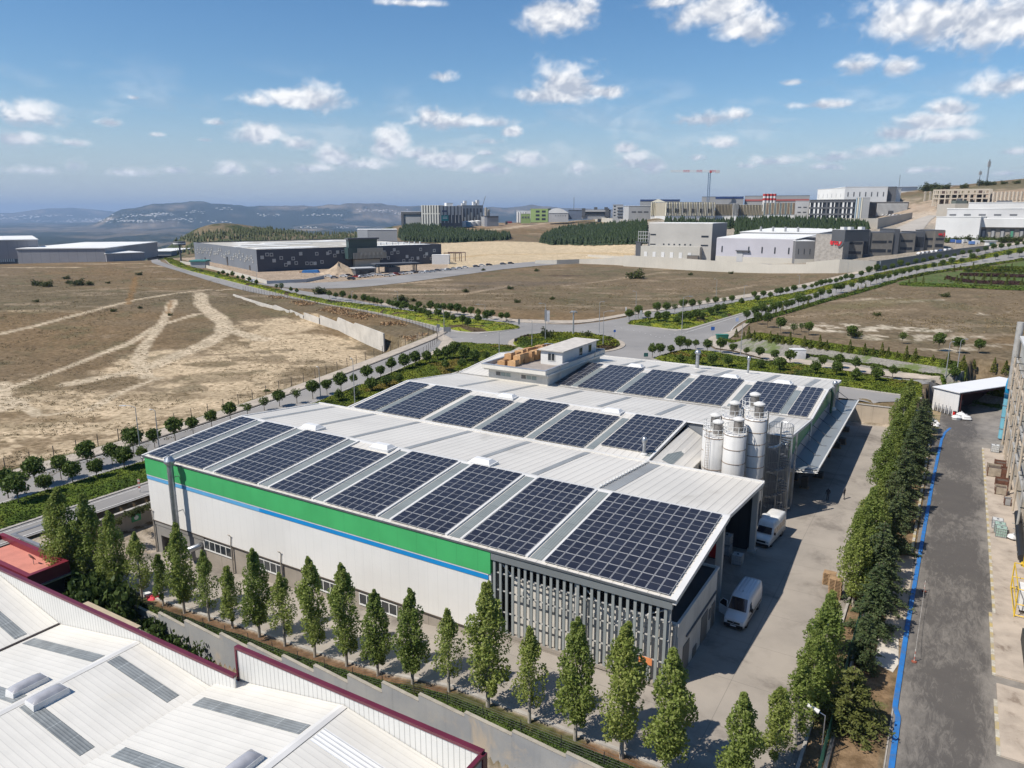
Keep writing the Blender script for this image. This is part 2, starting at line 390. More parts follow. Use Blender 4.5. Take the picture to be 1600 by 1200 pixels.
def build_clouds():
 NA, NE = 1120,400
 A = np.linspace(R(-46), R(46), NA); E = np.linspace(R(0.2), R(33), NE)
 AA, EE = np.meshgrid(A, E)
 def bil(x, y, sc, seed, oct, g=0.56): return fbm(x * sc, y * sc * 1.4, seed, oct, g)
 wx = (fbm(AA * 18, EE * 25,41,3) - 0.5) * 0.03; wy = (fbm(AA * 18, EE * 25,57,3) - 0.5) * 0.02
 def puff(dx, dy, oct):
  x = AA + wx + dx; y = EE + wy + dy
  n = bil(x, y, 30,5, oct)
  r = 1 - np.abs(2 * fbm(x * 55, y * 75,23, max(2, oct - 2)) - 1)
  return 0.72 * n + 0.28 * r
 n = puff(0,0,7); ns = puff(0.006,-0.010,5)
 dens = np.full_like(AA, -9.0); low = np.zeros_like(AA)
 for (u, v, w, h, s) in CLOUDS:
  if s <= 0: continue
  d = ray(u, v); a0 = math.atan2(d[0], d[1]); e0 = math.atan2(d[2], math.hypot(d[0], d[1]))
  k = math.cos(math.atan(math.hypot(u - 800, v - 600) / FPX))
  ww = 1.12 * w / FPX * k; hh = 1.10 * h / FPX * k
  X = (AA - a0) / ww; Y = (EE - e0 + 0.15 * hh) / hh
  Y = np.where(Y < 0, Y * 1.35, Y)
  f = s * 0.5 + 0.5 - np.hypot(X, Y)
  m = f > dens; low = np.where(m, Y, low); dens = np.maximum(dens, f)
 d2 = dens + (n - 0.455) * 1.7
 al = sst((d2 - 0.02) / 0.9) * 0.95
 thin = sst((fbm(AA * 14, EE * 40,77,5) - 0.46) / 0.3) * sst((R(11) - EE) / R(5)) * 0.18
 al = np.maximum(al, thin * (0.5 + n))
 al = al * sst(EE / R(2.6))
 thick = sst((d2 - 0.2) / 1.1)
 lit = 0.47 + (n - ns) * 3.2 + np.clip(low, -1,1) * 0.52 - 0.12 * thick
 lit = np.clip(lit, 0,1)[..., None]
 vl = (sst((R(9) - EE) / R(9)) * 0.5)[..., None]
 c = np.array([0.43,0.47,0.55]) * (1 - lit) + np.array([0.93,0.92,0.91]) * lit
 c = c * (1 - vl) + np.array([0.46,0.53,0.65]) * vl
 RR = 70000.0
 V = np.stack([RR * np.cos(EE) * np.sin(AA), RR * np.cos(EE) * np.cos(AA), CAMZ + RR * np.sin(EE)],-1).reshape(-1,3)
 idx = np.arange(NA * NE).reshape(NE, NA)
 F = np.stack([idx[:-1, :-1], idx[:-1,1:], idx[1:, 1:], idx[1:, :-1]],-1).reshape(-1,4)
 am = al.reshape(-1); keep = am[F].max(1) > 0.004; F = F[keep]
 used = np.unique(F); mp = np.full(NA * NE, -1); mp[used] = np.arange(len(used))
 V = V[used]; F = mp[F]; c = c.reshape(-1,3)[used]; am = am[used]
 m, nt, b, out = _nt('cloud'); nt.nodes.remove(b)
 at = nt.nodes.new('ShaderNodeAttribute'); at.attribute_name = 'cloud'
 em = nt.nodes.new('ShaderNodeEmission'); nt.links.new(at.outputs['Color'], em.inputs[0]); em.inputs[1].default_value = 1.0
 tr = nt.nodes.new('ShaderNodeBsdfTransparent'); mx = nt.nodes.new('ShaderNodeMixShader')
 nt.links.new(at.outputs['Alpha'], mx.inputs[0]); nt.links.new(tr.outputs[0], mx.inputs[1]); nt.links.new(em.outputs[0], mx.inputs[2]); nt.links.new(mx.outputs[0], out.inputs[0])
 me = fastmesh('clouds', V, F, m, True)
 ca = me.color_attributes.new('cloud', 'FLOAT_COLOR', 'POINT')
 ca.data.foreach_set('color', np.concatenate([c, am[:, None]],1).astype(np.float32).ravel())
 tag(link('sky', me), kind='structure')
build_clouds()
# ---------------------------------------------------------------- terrain mesh
def hills(x, y):
 az = np.degrees(np.arctan2(x, y)); D = np.hypot(x, y)
 u = 800 + FPX * np.tan(np.radians(np.clip(az, -60,60))) * 0.9743
 sil = np.interp(u, [-400,0,100,190,230,270,300,340,370,410,450,480,520,560,590,620,660,720,800,825,850,900,1000,1600],
     [332,333,333,332,326,319,316,315,318,321,320,321,320,317,316,319,322,325,323,319,322,324,327,330])
 r = 165 + 37 + (334 - sil) / FPX * 11000
 r = r * (0.9 + 0.16 * fbm(az * 1.3, D / 900,3,5))
 main = np.clip(r, 0,900) * np.exp(-((D - 12500) / 1900) ** 2) * sst((u - 150) / 80)
 r2 = 165 + 37 + (334 - np.interp(u, [-400,60,110,150,190,240,2000],[334,332,326,325,328,333,334])) / FPX * 26000
 far = np.clip(r2 * 0.93,0,900) * np.exp(-((D - 26000) / 2500) ** 2)
 mid = 120 * fbm(az * 0.35 + 3, D / 2300,11,5) * sst((D - 2600) / 1500) * (1 - sst((D - 17000) / 4000))
 bumpy = 26 * (fbm(x / 300, y / 300,8,4) - 0.5) * sst((D - 1300) / 800)
 mid = mid * (0.3 + 0.75 * sst((u - 120) / 300))
 return np.maximum(main, mid) + far + bumpy
def build_ground():
 azs = np.radians(np.concatenate([np.arange(-180,-47,4.0), np.arange(-46,-39,0.5), np.arange(-39,39.01,0.17), np.arange(39.5,46,0.5), np.arange(47,181,4.0)]))
 rs = [1.0,6.0,14.0,22.0]
 r = 30.0
 while r < 36000: rs.append(r); r *= 1.0085 if r < 700 else (1.013 if r < 3000 else 1.02)
 rs = np.array(rs); na, nr = len(azs), len(rs)
 Ra, Az = np.meshgrid(rs, azs, indexing='ij')
 X = Ra * np.sin(Az); Y = Ra * np.cos(Az)
 Z = height(X, Y) + hills(X, Y)
 D = Ra
 a, b = w2ab(X, Y)
 fld = (D > 60)
 Z = Z + 0.35 * (fbm(X / 14, Y / 14,5,4) - 0.5) * sst((D - 1200) / 10) * 0
 # colours ---------------------------------------------------------
 n1 = fbm(X / 60, Y / 60,1,5); n2 = fbm(X / 12, Y / 12,2,5,0.65); n3 = fbm(X / 3.0, Y / 3.0,9,4,0.7); n4 = fbm(X / 150, Y / 60,31,5)
 def mixc(C, c, m): return C * (1 - m[..., None]) + np.array(c) * m[..., None]
 C = np.zeros(X.shape + (3,)) + np.array([0.160,0.122,0.078])
 C = mixc(C, (0.128,0.104,0.064), sst((n1 - 0.45) / 0.2) * 0.8)
 C = mixc(C, (0.175,0.120,0.066), sst((n4 - 0.52) / 0.2) * 0.8)
 C = mixc(C, (0.105,0.100,0.055), sst((n2 - 0.56) / 0.14) * 0.5)
 C = mixc(C, (0.30,0.235,0.165), sst((fbm(X / 30, Y / 12,77,5,0.65) - 0.62) / 0.08) * 0.55)
 sand = np.zeros_like(X)
 aa_, bb_ = a, b
 def blob(u, v, rx, ry, s=1.0, tgt=None, rag=0.5):
  P = hit(u, v); e = np.hypot((X - P[0]) / rx, (Y - P[1]) / ry)
  return s * sst((1.15 - e + (n2 - 0.5) * 2 * rag + (n3 - 0.5) * rag) / 0.5)
 def line(pts, w, rag=0.3, s=1.0):
  W = hits(pts); best = np.full(X.shape, 1e9)
  for P, Q in zip(W[:-1], W[1:]):
   dx, dy = Q[0] - P[0], Q[1] - P[1]; L2 = dx * dx + dy * dy + 1e-9
   t = np.clip(((X - P[0]) * dx + (Y - P[1]) * dy) / L2,0,1)
   best = np.minimum(best, np.hypot(X - P[0] - t * dx, Y - P[1] - t * dy))
  return s * sst((w * (1 + rag * (n2 - 0.5) * 3) - best) / (0.45 * w) + 0.5)
 mx = np.maximum
 # sandy earth in the left field
 for q in [(400,560,26,28,1.0),(350,620,30,14,.9),(230,655,30,14,.9),(460,535,20,18,1.0),(520,560,14,14,.9),(300,600,26,18,.85),(180,640,26,16,.8),(60,680,26,14,.8),(330,560,14,18,.8),(240,570,12,20,.8),(440,510,16,14,.9),(560,575,14,9,.8),(420,605,16,9,.7),(20,610,16,12,.6),(120,610,18,5,.7)]: sand = mx(sand, blob(*q))
 for q in [(250,416,14,5,.7),(60,418,25,5,.7),(180,412,22,5,.6),(60,486,20,3,.4)]: sand = mx(sand, blob(*q))
 cut = np.zeros_like(X)
 for q in [(130,598,20,9,.95),(335,569,7,4,.9),(300,505,10,12,.85),(340,590,10,6,.6),(520,580,12,6,.75),(420,480,22,10,.75),(250,620,12,4,.6),(40,655,9,6,.6),(470,470,10,8,.6),(355,540,6,8,.5)]: cut = mx(cut, blob(*q))
 sand = sand * (1 - .93 * cut) * (1 - .75 * sst((fbm(X / 7, Y / 5,61,4,.6) - .56) / .06)) * (0.72 + 0.5 * sst((n2 - 0.3) / 0.3))
 C = mixc(C, (0.455,0.36,0.245), np.clip(sand * 1.15,0,1))
 C = mixc(C, (0.17,0.125,0.07), cut * 0.3)
 tr = np.zeros_like(X)
 for pts, w in [([(0,522),(60,508),(140,487),(215,468),(270,459),(355,452),(362,452)],1.3),([(312,458),(316,478),(335,492),(350,505),(350,520),(320,538),(285,552),(250,567),(215,580),(160,590),(110,600)],2.6),
       ([(272,469),(262,488),(252,507),(232,532),(220,550),(216,565),(230,590)],1.6),([(0,612),(50,594),(110,572),(160,552),(205,535),(240,512),(260,505),(310,490)],1.2),([(350,512),(380,522),(410,530)],2.5),([(0,600),(0,640),(30,628),(0,622)],2.0),([(30,628),(60,650),(140,640),(190,612),(250,590)],1.0)]: tr = mx(tr, line(pts, w))
 C = mixc(C, (0.47,0.39,0.285), tr * 0.9)
 C = mixc(C, (0.22,0.13,0.055), mx(line([(212,432),(207,455),(200,475)],1.2), line([(268,470),(262,490)],.7)) * 0.7)
 # middle field: pale tracks and a construction plain
 pale = mx(line([(505,446),(560,446),(640,442),(700,437)],2.5), mx(line([(560,458),(640,460),(720,460),(800,446)],2.2, s=.8), line([(600,452),(660,453),(700,452)],5, s=.7)))
 pale = mx(pale, mx(line([(880,447),(960,437),(1040,425)],1.5, s=.6), line([(1120,455),(1180,445)],1.6, s=.6)))
 for q in [(640,437,16,5,.8),(850,478,8,4,.4),(1020,467,12,4,.5),(780,459,9,3,.6)]: pale = mx(pale, blob(*q))
 C = mixc(C, (0.37,0.29,0.205), pale * 0.8)
 grey = mx(blob(810,443,34,12,.8), blob(740,450,22,9,.6)); C = mixc(C, (0.105,0.085,0.068), grey * 0.75)
 C = mixc(C, (0.085,0.058,0.042), blob(885,431,12,5,.9))
 # sand plain with the building site
 W = hits([(560,424),(700,425),(810,414),(960,403),(1040,402),(1050,383),(850,379),(690,378)])
 def inpoly(px_, m=8.0):
  ins = np.zeros(X.shape, bool); n = len(px_)
  for i in range(n):
   x0, y0 = px_[i][:2]; x1, y1 = px_[(i + 1) % n][:2]
   c = ((y0 > Y) != (y1 > Y)) & (X < (x1 - x0) * (Y - y0) / (y1 - y0 + 1e-9) + x0); ins ^= c
  return ins.astype(float)
 C = mixc(C, (0.52,0.42,0.285), inpoly(W) * (0.8 + 0.2 * n2))
 W = hits([(270,404),(300,412),(400,440),(470,452),(560,438),(700,426),(700,408),(640,400),(300,402)])
 C = mixc(C, (0.36,0.285,0.22), inpoly(W) * 0.9)
 C = mixc(C, (0.36,0.24,0.10),(line([(690,405),(760,398),(900,395),(1000,398)],5, s=.8)) * inpoly(hits([(690,420),(1040,402),(1040,380),(690,380)])) * 0.5)
 C = mixc(C, (0.26,0.19,0.13), blob(800,352,80,60,.9)); C = mixc(C, (0.42,0.34,0.25), line([(700,366),(800,356),(900,345),(985,338)],8, s=.7))
 # right field: pale rubble
 rub = np.zeros_like(X)
 for q in [(1380,515,20,5,.9),(1330,508,12,4,.8),(1450,527,14,5,.7),(1490,545,12,4,.6),(1270,507,9,3,.5),(1560,490,12,3,.5),(1440,470,10,3,.5),(1370,467,9,3,.5),(1232,512,6,3,.7),(1560,540,12,3,.5)]: rub = mx(rub, blob(*q, rag=0.9))
 C = mixc(C, (0.50,0.44,0.35), rub * sst((n3 - 0.44) / 0.12))
 C = mixc(C, (0.12,0.115,0.05), mx(blob(1320,478,26,8,.5), blob(1390,470,16,6,.5)) * 0.8)
 # park lawn on the right
 W = hits([(1400,442),(1450,428),(1600,406),(1900,380),(1900,470),(1600,452),(1425,448)])
 C = mixc(C, (0.075,0.115,0.035), inpoly(W) * (0.75 + 0.3 * n2))
 # industrial platforms right and back: compacted pale earth
 W = hits([(985,412),(1060,418),(1260,425),(1370,424),(1480,404),(1600,388),(1700,380),(1700,330),(1440,335),(1320,345),(1160,345),(1000,350)])
 C = mixc(C, (0.30,0.27,0.23), inpoly(W) * 0.9)
 C = mixc(C, (0.42,0.35,0.28), mx(blob(1500,330,60,60,.9), blob(1440,318,60,70,.9)))
 C = mixc(C, (0.34,0.26,0.19), blob(1560,300,90,90,.8));
 C = mixc(C, (0.115,0.105,0.06), blob(1590,288,120,60,.8, rag=0.7))
 C = mixc(C, (0.115,0.11,0.065), blob(1580,278,120,90,.8))
 # verge strips
 fa = fence_a_at(b)
 C = mixc(C, (0.10,0.11,0.045), sst(1.6 - np.abs(a - fa - 0.6) + n3 - 0.5) * (b < 128) * (b > -60))
 # the yards: concrete, lot of the neighbour, tree strip
 yard = (a > -72) * (a < 10.6) * (b > -10.5) * (b < 92.6)
 C = mixc(C, (0.335,0.285,0.23), yard * 1.0)
 soil = sst((-b - 8.2) / 0.4 + 0.5 * (n3 - 0.5)) * (b > -10.8) * (a < 8) * (a > -58)
 C = mixc(C, (0.15,0.088,0.048), soil)
 C = mixc(C, (0.055,0.075,0.025), soil * sst((n2 - 0.5) / 0.1) * 0.8)
 low = (a < 10.6) * (a > -58) * (b < -10.5); C = mixc(C, (0.22,0.19,0.15), low)
 strip = (a > 10.6) * (a < 15.2) * (b < 93); C = mixc(C, (0.20,0.135,0.08), strip * (0.7 + 0.5 * n2)); C = mixc(C, (0.075,0.09,0.035), strip * sst((n3 - 0.55) / 0.1) * 0.7)
 # far land: woods, stubble fields
 fm = sst((D - 1150) / 500); wood = sst((fbm(X / 700, Y / 900,21,6,0.62) - 0.40) / 0.10)
 FC = np.zeros_like(C) + np.array([0.105,0.09,0.068]); FC = mixc(FC, (0.21,0.17,0.125), sst((fbm(X / 260, Y / 500,25,4) - 0.60) / 0.1)); FC = mixc(FC, (0.014,0.024,0.015), wood * 0.97)
 C = C * (1 - fm[..., None]) + FC * fm[..., None]
 hillw = sst((D - 700) / 60) * (1 - sst((D - 1500) / 300)) * (np.degrees(Az) < -9); tw = sst((fbm(X / 40, Y / 55,44,5,0.6) - 0.42 - 0.05 * sst((Z - 4) / 8)) / 0.08)
 C = mixc(C, (0.045,0.06,0.028), hillw * tw); C = mixc(C, (0.16,0.13,0.085), hillw * (1 - tw) * 0.8)
 mk = np.clip(sst((sand - 0.2) / 0.4),0,1)
 idx = np.arange(na * nr).reshape(nr, na)
 F = np.stack([idx[:-1, :-1], idx[1:, :-1], idx[1:, 1:], idx[:-1,1:]],-1).reshape(-1,4)[:, ::-1]
 m, nt, bs, out = _nt('ground'); bs.inputs['Roughness'].default_value = 0.95; bs.inputs['Specular IOR Level'].default_value = 0.1
 at = nt.nodes.new('ShaderNodeAttribute'); at.attribute_name = 'soil'; co = _co(nt)
 nA = _noise(nt, co, 0.9,8,0.72); nB = _noise(nt, co, 0.16,6,0.65,0.3); nC = _noise(nt, co, 0.012,6,0.6)
 c = _mix(nt, 1.0, at.outputs['Color'], _mix(nt, _ramp(nt, nA, 0.34,0.66),(0.66,0.64,0.60),(1.26,1.27,1.28)), 'MULTIPLY')
 c = _mix(nt, 1.0, c, _mix(nt, _ramp(nt, nB, 0.3,0.7),(0.82,0.82,0.80),(1.16,1.15,1.14)), 'MULTIPLY')
 # dry tufts
 vo = nt.nodes.new('ShaderNodeTexVoronoi'); vo.inputs['Scale'].default_value = 0.55; nt.links.new(co, vo.inputs['Vector'])
 tuft = _val(nt, 'MULTIPLY', _ramp(nt, _val(nt, 'ADD', vo.outputs['Distance'], _val(nt, 'MULTIPLY', nA, 0.7)),0.72,0.55), _ramp(nt, nB, 0.42,0.58))
 c = _mix(nt, _val(nt, 'MULTIPLY', _val(nt, 'MULTIPLY', tuft, at.outputs['Alpha']),0.75), c, (0.12,0.088,0.045))
 nt.links.new(c, bs.inputs['Base Color'])
 bp = nt.nodes.new('ShaderNodeBump'); bp.inputs['Strength'].default_value = 0.7; bp.inputs['Distance'].default_value = 0.35
 nt.links.new(nA, bp.inputs['Height']); nt.links.new(bp.outputs[0], bs.inputs['Normal'])
 me = fastmesh('ground', np.stack([X, Y, Z],-1).reshape(-1,3), F, m, True)
 ca = me.color_attributes.new('soil', 'FLOAT_COLOR', 'POINT')
 tuftm = (1 - yard) * (1 - strip * 0.5) * (1 - sst((D - 500) / 200))
 ca.data.foreach_set('color', np.concatenate([np.clip(C, 0.01,1), tuftm[..., None]],-1).astype(np.float32).ravel())
 tag(link('ground', me), kind='structure')
build_ground()
# ---------------------------------------------------------------- roads, kerbs, islands
def resample(P, n):
 P = np.asarray(P, float); s = np.concatenate([[0], np.cumsum(np.hypot(*(P[1:, :2] - P[:-1, :2]).T))])
 t = np.linspace(0, s[-1], n); return np.stack([np.interp(t, s, P[:, i]) for i in range(P.shape[1])],1)
def chaikin(P, k=2, closed=False):
 P = np.asarray(P, float)
 for _ in range(k):
  if closed: Q = np.roll(P, -1,0)
  else: Q = P[1:];
  A = P if closed else P[:-1]
  new = np.stack([A * .75 + Q * .25, A * .25 + Q * .75],1).reshape(-1, P.shape[1])
  P = new if closed else np.concatenate([P[:1], new, P[-1:]])
 return P
def loft_arr(pa, pb, n, m, off, px=True, smooth=1):
 A = np.array(hits(pa)) if px else np.asarray(pa, float); B = np.array(hits(pb)) if px else np.asarray(pb, float)
 A = resample(chaikin(A[:, :2], smooth), n); B = resample(chaikin(B[:, :2], smooth), n)
 t = np.linspace(0,1, m)[None, :, None]
 P = A[:, None, :] * (1 - t) + B[:, None, :] * t
 Z = height(P[..., 0], P[..., 1]); D = np.hypot(P[..., 0], P[..., 1])
 return np.concatenate([P, (Z + off + D * 0.0002)[..., None]],-1)
def ribbon(name, pa, pb, off, mat, n=60, m=6, skirt=0.0, kind='structure', px=True, smooth=1):
 P = loft_arr(pa, pb, n, m, off, px, smooth); mb = MB(); mb.grid(P)
 if skirt:
  for E_ in (P[0], P[-1], P[:, 0], P[:, -1]):
   Q = E_.copy(); Q[:, 2] -= skirt; mb.grid(np.stack([E_, Q]))
 me = mb.mesh(name, mat)
 # make the top face up
 if me.polygons[0].normal.z < 0: me.flip_normals()
 return tag(link(name, me), kind=kind)
def strip_along(pts, w, n, off, px=True, closed=False, smooth=1):
 """polyline -> two offset polylines (world)"""
 C = np.array(hits(pts))[:, :2] if px else np.asarray(pts, float)[:, :2]
 C = resample(chaikin(C, smooth), n)
 T = np.gradient(C, axis=0); T /= np.hypot(T[:, 0], T[:, 1])[:, None] + 1e-9; N = np.stack([-T[:, 1], T[:, 0]],1)
 return C + N * w / 2, C - N * w / 2
ASPH = M('asphalt', (0.245,0.234,0.222),0.9,0.07,0.06, bump=0.02, bs=30, dirt=((0.175,0.172,0.17),0.03,0.5,0.75))
PAVE = M('pavement', (0.40,0.345,0.28),0.9,0.10,0.5, bump=0.01, lines=(('X', 1.0,0.06,0.86,0),))
KERB = M('kerb_stone', (0.36,0.335,0.30),0.85,0.1,1.0)
KERBD = M('kerb_dark', (0.13,0.115,0.10),0.9,0.1,1.0)
PAINT = M('road_paint', (0.62,0.61,0.58),0.7,0.1,2.0, dirt=((0.3,0.3,0.29),1.2,0.5,0.65))
# road on the left: outer kerb and near edge in building coordinates, then the junction
A_out = [(-96.2,-60),(-96.2,20),(-96.6,45),(-97.5,70),(-99.5,90),(-103,108),(-107,118)]
def abp(L): return [ab2w(a, b) for a, b in L]
ribbon('road', abp(A_out), abp([(-74.1,-60),(-74.1,20),(-74.1,50),(-73.5,70),(-71.5,90),(-71.5,98),(-71.5,105)]),0.03, ASPH, 90,14, px=False)
# junction and roundabout carriageway
ribbon('road', [(700,548),(712,538),(703,529),(690,521),(640,503),(560,485.5),(480,469.5),(400,459),(350,446),(300,430.5),(250,415.5),(234,410),(230,405)],
    [(800,512),(736,523),(677,511),(605,493),(505,476),(420,456),(345,436),(280,420.5),(262,413),(248,408),(246,404)],0.045, ASPH, 120,6, smooth=1)
ribbon('road', [(811,512),(794,505),(747,499),(691,492),(597,481),(505,469),(435,455)],[(860,506),(804,503),(729,494),(650,484.5),(592,476),(515,461),(440,450)],0.05, ASPH, 80,5)
ribbon('road', [(400,444),(440,450),(520,452),(600,446),(700,433),(810,418),(900,411)],[(420,440),(470,443),(540,440),(600,434),(690,423),(800,411),(900,406)],0.06, ASPH, 80,4)
_jn = [(620,582),(700,549),(713,537),(704,529),(736,522),(811,513),(800,503),(850,506.5),(900,507.5),(940,503),(987,494.5),(1000,503),(979,507),(1026,513),(1065,520),(1100,510),(1150,508),(1142,517),(1112,526),(1100,536),(1120,548),(1170,560)]
def blanket(name, poly_px, off, mat, step=3.0):
 W = hits(poly_px); me = bpy.data.meshes.new(name); import bmesh
 bm = bmesh.new(); vs = [bm.verts.new((p[0], p[1],0)) for p in W]; bm.faces.new(vs)
 bmesh.ops.triangulate(bm, faces=bm.faces[:])
 for _ in range(6):
  es = [e for e in bm.edges if e.calc_length() > step]
  if not es: break
  bmesh.ops.subdivide_edges(bm, edges=es, cuts=1, use_grid_fill=False); bmesh.ops.triangulate(bm, faces=[f for f in bm.faces if len(f.verts) > 3])
 co = np.array([v.co[:2] for v in bm.verts]); z = height(co[:, 0], co[:, 1]); D = np.hypot(co[:, 0], co[:, 1])
 for v, zz, d in zip(bm.verts, z, D): v.co.z = zz + off + d * 0.0002
 for f in bm.faces:
  f.normal_update()
  if f.normal.z < 0: f.normal_flip()
 bm.to_mesh(me); bm.free(); me.materials.append(mat)
 return tag(link(name, me), kind='structure')
blanket('road', _jn + [(1200,590),(1020,615),(880,600),(700,620)],0.035, ASPH, 6)
# boulevard
blv_far = [(979,495),(1016,488.5),(1060,482),(1110,474.5),(1179,464),(1260,448.5),(1350,426),(1450,408),(1510,396),(1570,386),(1600,381),(1700,366)]
blv_mt = [(979,506),(990,502),(1050,491.6),(1147,473),(1177,470),(1260,455.5),(1335,437.5),(1450,413.5),(1550,396),(1600,387.5),(1700,373)]
blv_mb = [(985,508),(1026,512.5),(1065,519.5),(1091,511.5),(1129,500),(1172,486.5),(1200,478.5),(1260,461.5),(1335,443.5),(1450,418.5),(1550,402.5),(1600,394),(1700,380)]
blv_near = [(1100,531),(1140,519),(1147,509.5),(1166,499),(1204,490.5),(1260,475.6),(1325,455.5),(1405,437.5),(1450,427.5),(1530,415),(1600,404.5),(1700,390)]
ribbon('road', blv_far, blv_mt, 0.05, ASPH, 110,4); ribbon('road', [(1020,520)] + blv_mb[3:], blv_near, 0.055, ASPH, 110,4)
# facility side street behind the sheds (left part hidden) and its two lanes
r2t_out = [(1120,547),(1147,550),(1200,565),(1300,579),(1400,592.5),(1500,607)]
r2_mt = [(1076,548),(1125,551),(1185,562),(1260,571.5),(1312,581),(1400,595.5),(1440,601)]
r2_mb = [(1018,562),(1060,578),(1137,590),(1200,596),(1315,606),(1385,616),(1440,624)]
r2_near = [(1000,600),(1100,612),(1200,620),(1315,622),(1385,637),(1440,648)]
ribbon('road', r2t_out, r2_mt, 0.07, ASPH, 60,4); ribbon('road', r2_mb, r2_near, 0.05, ASPH, 60,4)
# ramp road up to the plateau at the right
ribbon('road', [(1390,362),(1425,345),(1450,337)],[(1440,362),(1452,346),(1464,337)],0.15, M('concrete_road', (0.36,0.33,0.29),0.9,0.06,0.1),24,3)
# pavements
def pave(pa, pb, n=80, px=True): return ribbon('pavement', pa, pb, 0.16, PAVE, n, 3,0.2, px=px)
pave(abp([(-96.5,-60),(-96.5,20),(-96.9,45),(-97.8,70),(-99.8,90),(-103.3,108),(-107.5,119)]), abp([(-100.2,-60),(-100.2,20),(-100.3,45),(-101,70),(-103.2,92),(-107,110),(-111,122)]), px=False)
ribbon('kerb', *[abp([(a0 + d, b0) for a0, b0 in A_out]) for d in (0.22,-0.28)],0.18, KERBD, 90,2,0.2, px=False)
blanket('pavement', [(668,571),(700,549),(712,537.5),(705,529.5),(692,523),(676,524),(690,535),(683,546),(650,564)],0.17, PAVE, 3)
pave([(790,503),(850,506),(900,506.5),(937,502),(979,494)] + [(u, v - .3) for u, v in blv_far[1:]],[(790,499),(850,501),(900,502),(937,498),(975,491),(1016,484.5),(1060,477.5),(1110,468.5),(1179,458.5),(1260,443.5),(1350,422),(1450,404.5),(1510,392.5),(1570,382.5),(1600,378),(1700,363)],100)
pave([(592,475.6),(650,484),(729,493.5),(800,503)],[(592,473),(650,480.5),(729,489.5),(800,499)],40)
blanket('pavement', [(1101,534),(1112,526.5),(1140,519),(1165,505),(1172,505),(1140,530),(1136,541),(1170,550),(1250,562),(1320,571),(1400,583),(1500,596),(1600,611),(1600,620),(1500,605),(1400,591),(1300,577.5),(1200,563),(1147,549),(1118,545)],0.17, PAVE, 4)
# kerb lines of the islands are the skirts of these slabs
def island(pa, pb, n=80, px=True, mat=None): return ribbon('kerb', pa, pb, 0.15, mat or KERB, n, 3,0.2, px=px)
medA_t = [(-87.6,-60),(-87.6,40),(-88.2,60),(-90,80),(-92.5,95),(-95,104)]; medA_b = [(-78.3,-60),(-78.3,40),(-77,60),(-75,80),(-74,95),(-76,108)]
island(abp(medA_t), abp(medA_b), px=False)
medB_t = [(811,511),(794,505.8),(747,499.8),(691,492.7),(650,489.7),(597,482),(560,477),(505,469.5),(435,455.3),(355,431.5),(280,414),(262,404)]
medB_b = [(812,514),(770,520),(736,523.5),(710,519),(677,510),(605,492.5),(560,484),(505,475),(420,455.6),(345,436.6),(280,420),(258,410),(256,404)]
island(medB_t, medB_b); island(blv_mt, blv_mb, 110); island(r2_mt, r2_mb, 60)
# roundabout
RC = flat(885,537,4.0)[:2]; RR0 = 15.2
mb = MB(); pts = [(RC[0] + RR0 * math.cos(t), RC[1] + RR0 * math.sin(t)) for t in np.linspace(0,2 * math.pi, 64, endpoint=False)]
mb.poly(pts, 3.9,4.22); tag(link('roundabout', mb.mesh('roundabout', PAVE)), kind='structure')
# painted lines
def pline(pts, w=0.15, n=30, off=0.09, px=True):
 A, B = strip_along(pts, w, n, 0, px); return ribbon('road_marking', A, B, off, PAINT, n, 2, px=False)
for a0 in (-95.6,-88.2,-77.6,-74.6): pline(abp([(a0,-55),(a0,0),(a0,35),(a0 + (-0.9 if a0 < -80 else .3),62)]),0.14,40,0.06, px=False)
def dashes(pts, n, px=True, w=0.2, off=0.10):
 C = np.array(hits(pts))[:, :2] if px else np.asarray(pts, float); C = resample(chaikin(C, 2), n * 4); mbx = MB()
 for i in range(0, n * 4 - 2,4):
  P, Q = C[i], C[i + 1]; T = Q - P; T /= np.hypot(*T) + 1e-9; N = np.array([-T[1], T[0]]) * w / 2
  c = [P + N, P - N, Q - N, Q + N]; mbx.add([(p[0], p[1], hz(p[0], p[1]) + off + 0.0002 * math.hypot(*p)) for p in c],[(0,1,2,3)])
 me = mbx.mesh('road_marking', PAINT)
 if me.polygons[0].normal.z < 0: me.flip_normals()
 tag(link('road_marking', me), kind='structure')
dashes([(960,511),(1000,519),(1030,528)],8); dashes([(1030,528),(1045,524),(1060,521)],4); dashes([(735,530),(760,525),(800,518)],6); dashes([(680,521),(722,531),(735,530)],4)
dashes([(820,507),(880,511),(940,510)],8)
pline([(1066,522),(1095,513),(1132,501.5),(1176,487.5),(1260,462.8)],0.2,40)
pline([(1142,517.5),(1149,508.5),(1168,498),(1206,489.3),(1260,474.6)],0.2,40)
